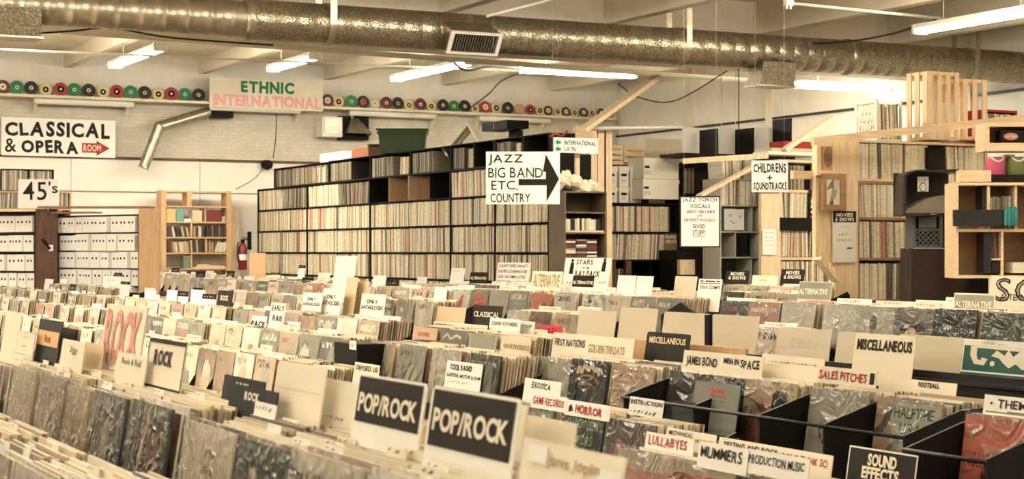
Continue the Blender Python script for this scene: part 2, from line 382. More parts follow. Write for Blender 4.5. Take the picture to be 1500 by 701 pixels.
def thing(name, label, cat, loc=(0, 0, 0), yaw=0.0, group=None, tilt=0.0):
    o = bpy.data.objects.new(name, None); COL.objects.link(o); o.empty_display_size = 0.1
    o.location = loc; o.rotation_euler = (tilt, 0, yaw); return tag(o, label, cat, group)
def struct(name, mb):
    o = mb.build(name); o['kind'] = 'structure'; return o
ORD = ['first', 'second', 'third', 'fourth', 'fifth', 'sixth', 'seventh', 'eighth', 'ninth', 'tenth', 'eleventh', 'twelfth', 'thirteenth', 'fourteenth', 'fifteenth', 'sixteenth', 'seventeenth', 'eighteenth', 'nineteenth']
_TENS = ['twenty', 'thirty', 'forty', 'fifty', 'sixty', 'seventy', 'eighty', 'ninety']
def ordw(n):
    if n < 19: return ORD[n]
    n += 1; t, u = divmod(n, 10); base = _TENS[t - 2]
    return (base[:-1] + 'ieth') if u == 0 else base + '-' + ORD[u - 1]
FACEX = -math.pi / 2          # yaw of things that face the near aisle (-X)
# ------------------------------------------------------------------ room shell
WY, WX, CEIL = 26.5, 15.6, 4.62          # back wall plane, end wall plane, ceiling height
b = MB(); b.box(-8, -6, -0.1, WX + 0.2, WY + 0.2, 0, mat('grey_concrete', (0.26, 0.22, 0.16), 0.6, var=0.2, scale=2)); struct('floor', b)
b = MB(); b.box(-8, -6, CEIL, WX + 0.2, WY + 0.2, CEIL + 0.12, CEILP); struct('ceiling', b)
b = MB(); b.box(-8, WY, 0, WX + 0.2, WY + 0.2, 3.06, WALLP); b.box(-8, WY + 0.03, 3.06, WX + 0.2, WY + 0.2, 3.93, BRICK); b.box(-8, WY + 0.028, 3.93, WX + 0.2, WY + 0.2, CEIL, WALLP); struct('wall_back', b)
b = MB(); b.box(WX, -6, 0, WX + 0.2, WY, CEIL, WALLP); struct('wall_right', b)
b = MB()                                   # smooth lining of the lower back wall and the ledge along its top
for x in range(-2, 16, 2): b.box(x + 0.004, WY - 0.06, 0.0, min(x + 1.996, WX), WY - 0.002, 3.02, WALLP)
struct('trim_1', b)
b = MB(); b.box(-8, WY - 0.10, 3.02, 10.6, WY - 0.002, 3.055, DARKWOOD); struct('trim_2', b)
b = MB(); b.box(-8, WY - 0.075, 2.515, 10.6, WY - 0.061, 2.53, BROWNWOOD); struct('trim_3', b)
for i, bx in enumerate((3.88, 5.97, 8.06, 10.15, 12.24, 14.3)):
    b = MB(); b.box(bx - 0.06, 18.0, 4.39, bx + 0.06, WY, CEIL, BEAMP); struct('trim_%d' % (4 + i), b)
for i, bx in enumerate((-0.3, 1.79, 3.88, 5.97, 8.06, 10.15, 12.24, 14.3)):
    b = MB(); b.box(bx - 0.07, -6, 4.23, bx + 0.07, 17.45, CEIL, BEAMP); struct('trim_%d' % (10 + i), b)
b = MB(); b.box(-8, 17.45, 4.02, WX, 17.6, CEIL, BEAMP); b.box(-8, 17.30, 3.84, WX, 17.95, 3.90, BEAMP); b.box(-8, 17.6, 3.90, WX, 17.68, 4.02, BEAMP)
struct('trim_18', b)                        # the main girder above and behind the duct
for i, yy in enumerate((13.0, 15.2, 17.4, 19.6, 21.8, 24.0)):   # metal ribs of the end wall
    b = MB(); b.box(WX - 0.07, yy, 0, WX, yy + 0.16, CEIL, BEAMP); struct('trim_%d' % (19 + i), b)
b = MB(); b.box(WX - 0.09, 10, 3.02, WX, WY, 3.10, CABLE); struct('trim_25', b)
b = MB(); b.box(WX - 0.05, 10, 3.62, WX - 0.004, WY, 3.65, CABLE); struct('trim_26', b)

# ------------------------------------------------------------------ the duct under the ceiling
DY, DZ = 16.3, 3.87
t = thing('air_duct', 'long round metal air duct slung under the ceiling, half spiral steel, half foil wrapped', 'duct', (0, DY, DZ))
xj = onY(362, 33, DY).x
prof = []; L0 = xj + 4.0; n = int(L0 / 0.22)
for k in range(n):
    for dx, r in ((0.0, 0.172), (0.19, 0.172), (0.195, 0.178), (0.215, 0.178)): prof.append(((k * 0.22 + dx) / L0, r))
prof.append((1.0, 0.172))
b = MB(); b.lathe((-4, 0, 0), (xj, 0, 0), prof, GALV, 26); b.build('steel_section', t)
prof = []; L1 = 15.58 - xj; n = int(L1 / 0.2)
for k in range(n):
    for dx, r in ((0.0, 0.198), (0.185, 0.198), (0.192, 0.194)): prof.append(((k * 0.2 + dx) / L1, r))
prof.append((1.0, 0.198))
b = MB(); b.lathe((xj, 0, 0), (15.58, 0, 0), prof, FOIL, 28); b.build('foil_wrapped_section', t)
for x0, r in ((xj, 0.215), (onY(990, 70, DY).x, 0.208), (onY(1240, 85, DY).x, 0.212)):
    b = MB(); b.lathe((x0 - 0.05, 0, 0), (x0 + 0.05, 0, 0), [(0, r - 0.03), (0.3, r), (0.7, r), (1, r - 0.03)], GALV, 28); b.build('joint_collar', t)
for px in (478, 995, 1415):
    x0 = onY(px, 30, DY).x; b = MB()
    b.lathe((x0 - 0.035, 0, 0), (x0 + 0.035, 0, 0), [(0, 0.209), (1, 0.209)], GALV, 28)
    b.box(x0 - 0.035, -0.212, 0.0, x0 + 0.035, -0.206, CEIL - DZ, GALV); b.box(x0 - 0.035, 0.206, 0.0, x0 + 0.035, 0.212, 0.4, GALV)
    b.build('hanger_strap', t)
def diffuser(px, label, grille):
    c = onY(px, 70, DY); t = thing('duct_diffuser', label, 'vent', (c.x, DY, DZ), 0)
    b = MB(); b.prismx([(-0.03, 0.16), (-0.41, -0.035), (-0.29, -0.235), (0.0, -0.17)], -0.27, 0.27, FOIL); b.build('box', t)
    if grille:
        M = Matrix.Translation((0, -0.365, -0.145)) @ Matrix.Rotation(math.radians(33), 4, 'X')
        b = MB()
        for (x0, z0, x1, z1) in ((-0.29, -0.125, 0.29, -0.10), (-0.29, 0.10, 0.29, 0.125), (-0.29, -0.1, -0.25, 0.1), (0.25, -0.1, 0.29, 0.1)):
            b.box(x0, -0.025, z0, x1, 0.0, z1, ENAMEL, M=M)
        gf_ = b.build('grille_frame', t)
        b = MB(); b.box(-0.25, -0.008, -0.1, 0.25, -0.004, 0.1, BLACK, M=M)
        for k in range(17): b.box(-0.245 + k * 0.0295, -0.022, -0.1, -0.237 + k * 0.0295, -0.008, 0.1, GALV, M=M)
        b.build('grille_louvres', gf_)
diffuser(672, 'foil covered vent box with white louvred grille hanging on the duct', True)
# plain boxes seen from behind
for px, py0, py1, hw, lab in ((12, 16, 49, 0.28, 'plain metal vent box on the spiral steel end of the duct'), (1134, 96, 122, 0.23, 'foil mottled vent box under the duct, its back turned to the aisle')):
    c = onY(px, (py0 + py1) / 2, DY - 0.1); t = thing('duct_vent_box', lab, 'vent', (c.x, DY - 0.1, c.z))
    b = MB(); b.prismx([(-0.12, 0.13), (0.12, 0.16), (0.22, -0.10), (-0.06, -0.13)], -hw, hw, FOIL); b.build('box', t)
    b = MB(); b.box(-hw - 0.02, -0.08, -0.142, hw + 0.02, 0.24, -0.125, GALV); b.build('flange', t)

# ------------------------------------------------------------------ lit tubes
def fixture(x, y, z, along_y, length, label, drop=0.0):
    t = thing('tube_light', label, 'light', (x, y, z), math.pi / 2 if along_y else 0, 'fluorescent tube lights')
    h = length / 2
    b = MB(); b.prismx([(-0.07, 0.055), (0.07, 0.055), (0.11, 0.0), (-0.11, 0.0)], -h, h, ENAMEL); hs_ = b.build('housing', t)
    for yy in (-0.05, 0.05):
        b = MB(); b.lathe((-h + 0.03, yy, -0.024), (h - 0.03, yy, -0.024), [(0, 0.018), (0.01, 0.019), (0.99, 0.019), (1, 0.018)], TUBE, 10); b.build('tube', hs_)
    for sx in (-1, 1):
        b = MB(); b.box(sx * h - 0.02, -0.09, -0.05, sx * h + 0.02, 0.09, 0.05, ENAMEL); b.build('lamp_holder', hs_)
    b = MB()
    for sx in (-0.6, 0.6): b.tube([(sx * h, 0, 0.055), (sx * h, 0, CEIL - z)], 0.005, CONDUIT, 5)
    b.build('hanger', t)
def along(px0, px1, py, X, label):
    y0, y1 = onX(px0, py, X).y, onX(px1, py, X).y; m = onX((px0 + px1) / 2, py, X); fixture(X, (y0 + y1) / 2, m.z, True, y0 - y1, label)
along(168, 235, 82, 6.0, 'white tube light over the classical and opera sign')
along(400, 462, 91, 8.1, 'tube light above the ethnic international sign')
along(580, 690, 102, 10.0, 'tube light half hidden behind the louvred duct grille')
along(-48, 8, 57, 4.0, 'tube light over the plain vent box, cut by the photo edge')
p0, p1 = onY(767, 102, 21.6), onY(928, 110, 21.6); fixture((p0.x + p1.x) / 2, 21.6, (p0.z + p1.z) / 2, False, p1.x - p0.x, 'longest glowing tube light, beside the timber brace')
p0, p1 = onY(1172, 124, 18.6), onY(1300, 131, 18.6); fixture((p0.x + p1.x) / 2, 18.6, (p0.z + p1.z) / 2, False, p1.x - p0.x, 'tube light below the duct beside the slatted crates')
p0 = onX(1437, 28, 12.36); fixture(12.36, p0.y, p0.z, True, 1.9, 'bright tube light above the duct, by the ceiling beams')
p0, p1 = onY(1050, 254, 17.6), onY(1084, 250, 17.6); fixture((p0.x + p1.x) / 2, 17.6, p0.z, False, p1.x - p0.x, 'short lit tube inside the shelving behind the diagonal board')

def cable(name, label, cat, pts, r, m):
    b = MB(); P = [Vector(p) for p in pts]; out = []
    for i in range(len(P) - 1):
        p0, p1, p2, p3 = P[max(i - 1, 0)], P[i], P[i + 1], P[min(i + 2, len(P) - 1)]
        for k in range(6):
            s = k / 6; out.append(0.5 * ((2 * p1) + (p2 - p0) * s + (2 * p0 - 5 * p1 + 4 * p2 - p3) * s * s + (3 * p1 - p0 - 3 * p2 + p3) * s ** 3))
    out.append(P[-1]); b.tube(out, r, m); return tag(b.build(name), label, cat)
def straight(name, label, cat, p, q, r, m):
    b = MB(); b.tube([p, q], r, m, 8); return tag(b.build(name), label, cat)
straight('conduit_pipe', 'thin white conduit running between the tube lights along the back bay', 'pipe', onY(-60, 70, 21.4), onY(760, 104, 21.4), 0.014, CONDUIT)
straight('conduit_pipe', 'thick cream pipe running just below the steel duct', 'pipe', onY(90, 46, 18.6), onY(1240, 128, 18.6), 0.03, CONDUIT)
straight('conduit_pipe', 'white conduit stretched above the duct to the bright tube light', 'pipe', onY(1150, 4, 14.6), onY(1382, 27, 14.6), 0.016, CONDUIT)
t = thing('junction_box', 'white twin socket box on a ceiling beam above the duct', 'electrical box', onY(1155, 6, 14.6))
b = MB(); b.box(-0.045, -0.03, -0.02, 0.045, 0.03, 0.05, ENAMEL); b.build('box', t)
for sx in (-0.025, 0.025): b = MB(); b.lathe((sx, 0, -0.05), (sx, 0, -0.02), [(0, 0.014), (1, 0.016)], ENAMEL, 10); b.build('socket', t)
straight('conduit_pipe', 'pipe under the ceiling above the duct, left of the beams', 'pipe', onY(712, 24, 15.5), onY(820, -4, 15.5), 0.014, CONDUIT)
cable('cable', 'black cable sagging over the duct to the bright tube light', 'cable', [onY(1110, 57, 16.7), onY(1210, 63, 16.0), onY(1300, 51, 15.2), onY(1372, 28, 14.6)], 0.011, CABLE)
cable('cable', 'black cord looping from the duct grille to the longest tube light', 'cable', [onY(666, 93, 16.5), onY(684, 103, 17.0), onY(720, 98, 18.5), onY(765, 101, 21.4)], 0.013, CABLE)
cable('cable', 'black cord hanging from the longest tube light down to the record ledge', 'cable', [onY(768, 104, 21.7), onY(735, 118, 23), onY(715, 138, 24.0), onY(690, 157, 26.0)], 0.012, CABLE)
cable('cable', 'thin dark wire sagging past the timber brace', 'cable', [onY(905, 122, 19.5), onY(935, 142, 19.5), onY(990, 147, 19.0), onY(1075, 97, 18.0)], 0.008, CABLE)
cable('cable', 'dark wires trailing along the underside of the spiral duct', 'cable', [onY(38, 50, 17.3), onY(110, 45, 17.3), onY(165, 41, 17.3), onY(250, 55, 17.3), onY(400, 66, 17.3)], 0.010, CABLE)
cable('cable', 'thin wire hanging on the wall beside the flexible duct', 'cable', [onY(405, 158, 26.35), onY(404, 200, 26.35), onY(400, 232, 26.35)], 0.008, CABLE)
cable('cable', 'loose wire drooping from the camera dome to the pine bookcase', 'cable', [onY(390, 240, 26.3), onY(372, 262, 26.3), onY(345, 277, 26.3)], 0.006, CABLE)
straight('cable', 'vertical wire hanging down to the black boards', 'cable', onY(1082, 100, 17.2), onY(1082, 227, 17.2), 0.006, CABLE)
b = MB(); b.lathe(onY(391, 238, 26.35) + Vector((0, 0, 0.04)), onY(391, 243, 26.35) - Vector((0, 0, 0.06)), [(0, 0.05), (0.4, 0.10), (0.8, 0.08), (1, 0.02)], BLACK, 14)
tag(b.build('camera_dome'), 'small black dome camera at the end of the wall ledge', 'camera')

# ------------------------------------------------------------------ the record ledge on the back wall
def zY(py, px, Y): return onY(px, py, Y).z
LZ = 3.945
t = thing('record_ledge', 'long narrow ledge on the back wall carrying a row of coloured records', 'shelf', (0, WY, LZ))
b = MB(); b.box(-4, -0.32, -0.05, 15.4, 0.025, -0.01, BEAMP); b.build('shelf_board', t)
for px in (55, 190, 310, 440, 520, 640, 705, 800): 
    x0 = onY(px, 160, WY - 0.25).x; b = MB(); b.prismx([(0.02, -0.05), (-0.25, -0.05), (-0.02, -0.28)], x0 - 0.02, x0 + 0.02, BEAMP); b.build('bracket', t)
for px0, px1, lab in ((50, 196, 'the classical sign'), (307, 440, 'the ethnic sign'), (512, 637, 'the black vent hood'), (702, 806, 'the long plywood brace')):
    a, c = onY(px0, 160, WY - 0.26), onY(px1, 160, WY - 0.26)
    b = MB(); b.lathe((a.x, WY - 0.26, LZ - 0.10), (c.x, WY - 0.26, LZ - 0.10), [(0, 0.03), (0.01, 0.045), (0.99, 0.045), (1, 0.03)], ENAMEL, 12)
    tag(b.build('unlit_tube'), 'unlit white tube under the record ledge above ' + lab, 'tube', 'unlit tubes under the ledge')
MAROON, GREEN, BLK, YEL, RED, PEACH, CRM = (0.13, 0.012, 0.018), (0.02, 0.20, 0.07), (0.012, 0.011, 0.012), (0.80, 0.66, 0.28), (0.42, 0.03, 0.03), (0.75, 0.38, 0.2), (0.72, 0.62, 0.38)
NAMES = {MAROON: 'maroon', GREEN: 'green', BLK: 'black', YEL: 'yellow', RED: 'red', PEACH: 'peach', CRM: 'cream'}
def disc_mesh():
    v = MB(); prof = [(0, 0.5), (0.3, 0.5), (0.5, 0.495)]
    n = 36
    ring = lambda r, y: [(r * math.cos(2 * math.pi * i / n), y, r * math.sin(2 * math.pi * i / n)) for i in range(n)]
    vs = []; R_ = [(0.02, -0.012), (0.5, -0.012), (0.5, 0.012), (0.02, 0.012)]
    for r, y in R_: vs += ring(r, y)
    fs = []
    for k in range(4):
        k2 = (k + 1) % 4
        for i in range(n): fs.append((k * n + i, k * n + (i + 1) % n, k2 * n + (i + 1) % n, k2 * n + i))
    v.add(vs, fs, VINYL); return v
def label_mesh(rad, m_out, hole):
    v = MB(); n = 26; v.ell(0, 0, rad, rad, -0.014, m_out, n)
    if hole: v.ell(0, 0, hole, hole, -0.016, ink((0.012, 0.011, 0.01)), 16)
    return v
dm = None; labs = {}
def disc(px, col, dia, labkind, k, run):
    global dm
    p = onY(px, 140, WY - 0.2)
    t = bpy.data.objects.new('coloured_record', None)
    if dm is None: o0 = disc_mesh().build('record_disc'); dm = o0.data; bpy.data.objects.remove(o0)
    if labkind not in labs:
        cm = {'w': DISCLABEL, 'c': ink((0.80, 0.72, 0.52)), 'r': ink((0.45, 0.10, 0.09)), 'k': ink((0.015, 0.013, 0.012)), 'p': ink((0.72, 0.45, 0.36))}[labkind]
        big = labkind in 'krcp'
        mb = label_mesh(0.25 if big else 0.14, cm, 0.07)
        if labkind == 'k': mb.ell(0, 0, 0.09, 0.09, -0.017, DISCLABEL, 16)
        o0 = mb.build('disc_label'); labs[labkind] = o0.data; bpy.data.objects.remove(o0)
    t = bpy.data.objects.new('coloured_record', dm); COL.objects.link(t)
    t.color = (*col, 1); t.scale = (dia, 0.35, dia); t.location = (p.x, WY - 0.2, LZ - 0.01 + dia / 2); t.rotation_euler = (math.radians(-8), 0, 0)
    l = bpy.data.objects.new('disc_label', labs[labkind]); COL.objects.link(l); l.parent = t
    tag(t, '%s %srecord, %s in the ledge row %s' % (NAMES[col], 'small ' if dia < 0.17 else '', ordw(k), run), 'record', 'coloured records on the ledge')
A_, B_ = 0.207, 0.178
for k, (px, col, dia, lb) in enumerate([(4, MAROON, A_, 'c'), (25, GREEN, A_, 'w'), (45.6, BLK, A_, 'w'), (67, YEL, B_, 'k'), (89, RED, A_, 'k'), (109, GREEN, A_, 'w'), (130, BLK, A_, 'w'), (151, YEL, B_, 'k'), (171, RED, A_, 'k'), (191.6, GREEN, A_, 'w'), (212, BLK, A_, 'w'), (232, YEL, B_, 'k'), (251, RED, A_, 'k'), (271, GREEN, A_, 'w'), (291, BLK, A_, 'w')]):
    disc(px, col, dia, lb, k, 'before the ethnic international sign')
for k, (px, col, dia, lb) in enumerate([(480, MAROON, A_, 'c'), (496, YEL, B_, 'k'), (515, GREEN, A_, 'w'), (532, BLK, A_, 'r'), (549, CRM, B_, 'c'), (566, MAROON, A_, 'w'), (583, BLK, A_, 'w'), (599, YEL, 0.16, 'k'), (616, MAROON, A_, 'w'), (632, YEL, 0.16, 'k'), (649, BLK, A_, 'w'), (665, GREEN, 0.195, 'w'), (681, BLK, A_, 'w'), (696, YEL, 0.14, 'k'), (711, RED, A_, 'c'), (727, CRM, 0.19, 'k'), (744, BLK, A_, 'w'), (761, PEACH, 0.18, 'p'), (777, RED, 0.18, 'k'), (791, YEL, 0.165, 'k'), (803, MAROON, 0.175, 'c'), (817, YEL, 0.15, 'k'), (829, MAROON, 0.165, 'c'), (842, YEL, 0.14, 'k'), (855, MAROON, 0.165, 'c'), (868, YEL, 0.15, 'k'), (881, MAROON, 0.165, 'c'), (895, PEACH, 0.15, 'p')]):
    disc(px, col, dia, lb, k, 'after the ethnic international sign')

# ------------------------------------------------------------------ signs: a panel with its lettering
def sign_at(name, label, cat, pl, width, height, yaw, base, items, extra=0.0, tilt=0.0, wires=False, border=None, header=None, group=None, th=0.006, round_=0.0, seed=1):
    """pl: world point of the panel's lower-left visible corner; items use fractions of the visible panel"""
    t = thing(name, label, cat, pl, yaw, group, tilt)
    W, H = width, height; b = MB()
    r = round_
    poly = [(0, -extra), (W, -extra)]
    if r: poly += [(W - r + r * math.cos(math.radians(a)), H - r + r * math.sin(math.radians(a))) for a in (0, 30, 60, 90)] + [(r - r * math.sin(math.radians(a)), H - r + r * math.cos(math.radians(a))) for a in (0, 30, 60, 90)]
    else: poly += [(W, H), (0, H)]
    b.prism(poly, 0, th, base)
    if border:
        bw, bm = border
        for (x0, z0, x1, z1) in ((0, 0, W, bw), (0, H - bw, W, H), (0, bw, bw, H - bw), (W - bw, bw, W, H - bw)): b.flat([(x0, z0), (x1, z0), (x1, z1), (x0, z1)], -0.0008, bm)
    if header:
        for (f0, f1, hm, inset) in header: b.flat([(W * inset, H * f0), (W * (1 - inset), H * f0), (W * (1 - inset), H * f1), (W * inset, H * f1)], -0.001, hm)
    if wires:
        for fx in (.1, .9): bw_ = MB(); bw_.tube([(W * fx, th / 2, H), (W * fx, th / 2, CEIL - pl.z)], .0008, CONDUIT, 4); bw_.build('hanging_wire', t)
    
    rr = random.Random(seed)
    if items:
        plain = all(it[0] == 'S' for it in items)
        if not plain: b.build('panel', t); b = MB()
        for it in items:
            k = it[0]
            if k == 'T':
                _, s_, x0, z0, x1, z1, m_, bold, hand = it[:9]; b.text(s_, x0 * W, z0 * H, x1 * W, z1 * H, -0.0022, m_, bold, hand, *(it[9:]))
            elif k == 'S': _, x0, z0, x1, z1, m_, n = it; b.strokes(x0 * W, z0 * H, x1 * W, z1 * H, -0.0022, m_, n, rr)
            elif k == 'P': _, poly, m_ = it[:3]; b.flat([(x * W, z * H) for x, z in poly], it[3] if len(it) > 3 else -0.0018, m_)
            elif k == 'E': _, cx, cz, rx, rz, m_ = it[:6]; b.ell(cx * W, cz * H, rx * W, rz * H, it[6] if len(it) > 6 else -0.0018, m_)
        b.build('panel' if plain else 'lettering', t)
    else: b.build('panel', t)
    return t
def sign(name, label, cat, box, plane, val, base, items, **kw):
    x0, y0, x1, y1 = box; mx, my = (x0 + x1) / 2, (y0 + y1) / 2
    if plane == 'X':
        a, c = onX(x0, my, val), onX(x1, my, val); yaw = FACEX; width = abs(a.y - c.y); f = lambda py: onX(mx, py, val).z
    elif plane == 'Y':
        a, c = onY(x0, my, val), onY(x1, my, val); yaw = 0; width = abs(a.x - c.x); f = lambda py: onY(mx, py, val).z
    else:
        a, c = atD(x0, my, val), atD(x1, my, val); yaw = -TH; width = (a - c).length; f = lambda py: atD(mx, py, val).z
    z0, z1 = f(y1), f(y0); a.z = z0
    return sign_at(name, label, cat, a, width, z1 - z0, yaw, base, items, **kw)
K, KG, RD, GRN, PNK = ink((0.02, 0.017, 0.014)), ink((0.014, 0.009, 0.006)), ink((0.33, 0.035, 0.025)), ink((0.03, 0.20, 0.08)), ink((0.85, 0.42, 0.40))
IV = ink((0.86, 0.78, 0.60))
sign('wall_sign', 'white classical and opera sign with red room arrow on the brick wall', 'sign', (2, 174, 169, 229), 'Y', WY - 0.12, WHITE,
     [('T', 'CLASSICAL', .03, .50, .95, .93, K, .03, .3), ('T', 'OPERA', .17, .06, .67, .44, K, .035, .3), ('T', '&', .03, .08, .13, .45, K, .0, .8),
      ('P', [(.70, .12), (.70, .38), (.83, .38), (.83, .45), (.95, .25), (.83, .04), (.83, .12)], RD), ('T', 'ROOM', .715, .155, .87, .345, IV, .0, .3)], th=0.02)
sign('ledge_sign', 'long cream sign lettered in green and pink, standing on the record ledge', 'sign', (307, 117, 473, 160), 'Y', WY - 0.345, PAPER,
     [('T', 'ETHNIC', .27, .53, .74, .95, GRN, .04, .1), ('T', 'INTERNATIONAL', .03, .06, .985, .47, PNK, .04, .1, .03)], th=0.015)

# back wall fittings
p0, p1 = onY(300, 163, 26.2), onY(232, 186, 26.0)
b = MB()
def ribbed(b, P, Q, r, m, n=16):
    L_ = (Vector(Q) - Vector(P)).length; k = max(3, int(L_ / 0.05)); pr = []
    for i in range(k): pr += [(i / k, r), ((i + .5) / k, r * 0.9)]
    pr.append((1, r)); b.lathe(P, Q, pr, m, n)
t = thing('flexible_duct', 'bent silver flexible duct elbowing down the brick wall', 'duct', onY(232, 186, 26.1)); t0 = t.location.copy()
b = MB(); ribbed(b, onY(305, 164, 26.3) - t0, Vector((0, 0, 0)), 0.085, GALV); b.build('upper_run', t)
b = MB(); ribbed(b, Vector((0.02, 0, 0.03)), onY(210, 246, 26.1) - t0, 0.085, GALV); b.build('lower_run', t)
b = MB(); q = onY(318, 167, 26.4); b.box(q.x - 0.22, WY - 0.25, q.z - 0.06, q.x + 0.22, WY - 0.02, q.z + 0.06, BLACK); tag(b.build('wall_socket_box'), 'black box under the ledge where the flexible duct starts', 'box')
q = onY(484, 186, 26.3); t = thing('louvre_vent', 'white louvred vent box on the brick wall beside the black hood', 'vent', (q.x, WY - 0.15, q.z))
b = MB(); b.box(-0.17, -0.14, -0.16, 0.17, 0.17, 0.16, ENAMEL); b.build('housing', t)
b = MB()
for k in range(9): b.box(-0.13, -0.155, -0.10 + k * 0.026, 0.13, -0.14, -0.084 + k * 0.026, GALV)
b.build('louvres', t)
q = onY(522, 187, 26.3); t = thing('vent_hood', 'black square vent opening with tan flared hood on the brick wall', 'vent', (q.x, WY - 0.1, q.z))
b = MB(); b.box(-0.25, -0.02, -0.19, 0.25, 0.12, 0.19, BLACK); b.build('opening', t)
b = MB(); b.add([(-0.06, -0.03, 0.16), (0.06, -0.03, 0.16), (0.22, -0.25, -0.10), (-0.22, -0.25, -0.10), (-0.06, -0.01, 0.16), (0.06, -0.01, 0.16), (0.22, -0.02, -0.14), (-0.22, -0.02, -0.14)], [(0, 1, 2, 3), (0, 3, 7, 4), (1, 5, 6, 2), (4, 7, 6, 5)], GALV); b.build('hood', t)
# ------------------------------------------------------------------ shelving
def shelf_unit(name, label, cat, loc, yaw, W, D, zs, xs, m, th=0.018, back=None, group=None, post_w=None, uprights=None, ends=True, z0=None):
    """zs: heights of the boards' tops; xs: divider positions per bay [(x, zlow, zhigh)]"""
    t = thing(name, label, cat, loc, yaw, group)
    lo, hi = (zs[0] - th if z0 is None else z0), zs[-1]
    if ends:
        for x in (0, W - th): b = MB(); b.box(x, 0, lo, x + th, D, hi, m); b.build('side_panel', t)
    for z in zs: b = MB(); b.box(th * 0.6, 0.003, z - th, W - th * 0.6, D - 0.002, z, m); b.build('shelf_board', t)
    for (x, za, zb) in xs: b = MB(); b.box(x - th * .35, 0.02, za, x + th / 2, D - 0.004, zb, m); b.build('divider', t)
    if back: b = MB(); b.box(0.002, D - 0.008, lo, W - 0.002, D, hi - 0.001, back); b.build('back_panel', t)
    return t
SPAL = [(0.74, 0.64, 0.44), (0.80, 0.72, 0.53), (0.66, 0.55, 0.36), (0.86, 0.80, 0.62), (0.55, 0.44, 0.28), (0.70, 0.60, 0.42), (0.36, 0.27, 0.17), (0.10, 0.08, 0.06), (0.52, 0.12, 0.09), (0.45, 0.42, 0.28), (0.24, 0.16, 0.10), (0.78, 0.68, 0.46)]
SPN = ['cream', 'pale cream', 'tan', 'white', 'brown', 'beige', 'dark brown', 'black', 'red', 'olive', 'umber', 'straw']
SPW = [14, 12, 12, 10, 9, 12, 6, 6, 3, 4, 5, 12]
SPW_DARK = [4, 3, 4, 3, 8, 4, 8, 14, 2, 5, 8, 3]
PACK = MB()                                  # every shelved record that is too small to tell apart
unit_rec = MB(); unit_rec.box(0, 0, 0, 1, 1, 1, SPINE); _o = unit_rec.build('shelved_record'); UREC = _o.data; bpy.data.objects.remove(_o)
def local(loc, yaw):
    return Matrix.Translation(loc) @ Matrix.Rotation(yaw, 4, 'Z')
def spines(loc, yaw, x0, x1, z, depth, height, where, individual, tmin=0.010, tmax=0.022, wts=SPW, lean=0.10, yin=0.012, group=None, name='shelved_record', cat='record', gaps=0.03, seed=0):
    rr = random.Random(seed + int(x0 * 97) + int(z * 1003)); x = x0; k = 0; ln = rr.uniform(-lean, lean)
    Mx = local(loc, yaw)
    while True:
        th = rr.uniform(tmin, tmax)
        if rr.random() < 0.10: ln = rr.uniform(-lean, lean)
        if rr.random() < gaps: x += rr.uniform(0.01, 0.03)
        h = height * rr.uniform(0.965, 1.0)
        off = h * math.sin(abs(ln))
        if x + th + (off if ln > 0 else 0) > x1: break
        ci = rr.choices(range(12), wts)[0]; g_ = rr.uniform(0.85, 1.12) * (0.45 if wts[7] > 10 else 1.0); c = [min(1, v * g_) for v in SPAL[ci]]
        y = yin + rr.uniform(0, 0.012)
        xb = x if ln > 0 else x + off * 0.0
        M = Mx @ Matrix.Translation((xb, y, z + (th * math.sin(abs(ln)) if ln > 0 else 0) + 0.001)) @ Matrix.Rotation(ln * 0.6, 4, 'Y')
        if individual:
            o = bpy.data.objects.new(name, UREC); COL.objects.link(o)
            o.matrix_world = M @ Matrix.Diagonal((th * 0.93, depth, h, 1)); o.color = (*c, 1)
            tag(o, '%s spine, %s along %s' % (SPN[ci], ordw(k), where), cat, group or ('records on ' + where))
        else:
            PACK.box(0, 0, 0, th * 0.93, depth, h, SPINEV, tuple(c), M)
        x += th; k += 1

# --- 45s archive boxes, far end of the store
ABOX = MB(); ABOX.box(0.001, 0, 0, 0.999, 1, 1, WHITE)
_o = ABOX.build('archive_box'); ABM = _o.data; bpy.data.objects.remove(_o)
HOLE = MB()
for cx in (0.3, 0.7): HOLE.ell(cx, 0.62, 0.10, 0.08, -0.004, K, 12)
_o = HOLE.build('finger_holes'); HOM = _o.data; bpy.data.objects.remove(_o)
def archive(pA, pB, z_rows, n_cols, rowh, lab, unit_label, seed):
    d = (pB - pA); d.z = 0; Wd = d.length; yaw = math.atan2(d.y, d.x); rr = random.Random(seed)
    loc = Vector((pA.x, pA.y, 0))
    shelf_unit('storage_rack', unit_label, 'shelf', loc, yaw, Wd, 0.26, [z - 0.004 for z in z_rows] + [z_rows[-1] + rowh], [], BLKMET, 0.012, z0=0.0)
    M = local(loc, yaw); rows = ['lowest', 'second lowest', 'middle', 'second highest', 'top'] if len(z_rows) == 5 else ['lowest', 'second lowest', 'second highest', 'top']
    for r, z in enumerate(z_rows):
        x = 0.014; k = 0
        while x < Wd - 0.03:
            wd = min(rr.uniform(0.86, 1.14) * (Wd - 0.03) / n_cols, Wd - 0.014 - x)
            if wd < 0.08: break
            o = bpy.data.objects.new('archive_box', ABM); COL.objects.link(o)
            o.matrix_world = M @ Matrix.Translation((x, rr.uniform(-0.03, 0.02), z)) @ Matrix.Diagonal((wd * 0.955, 0.24, rowh * rr.uniform(0.86, 0.9), 1))
            h = bpy.data.objects.new('finger_holes', HOM); COL.objects.link(h); h.parent = o
            tag(o, 'white singles box, %s along the %s shelf %s' % (ordw(k), rows[r], lab), 'box', 'white boxes of singles')
            x += wd; k += 1
def zd(py, d): return EYE - (py - HOR) / FPX * d
dA, dB = 21.9, 20.2
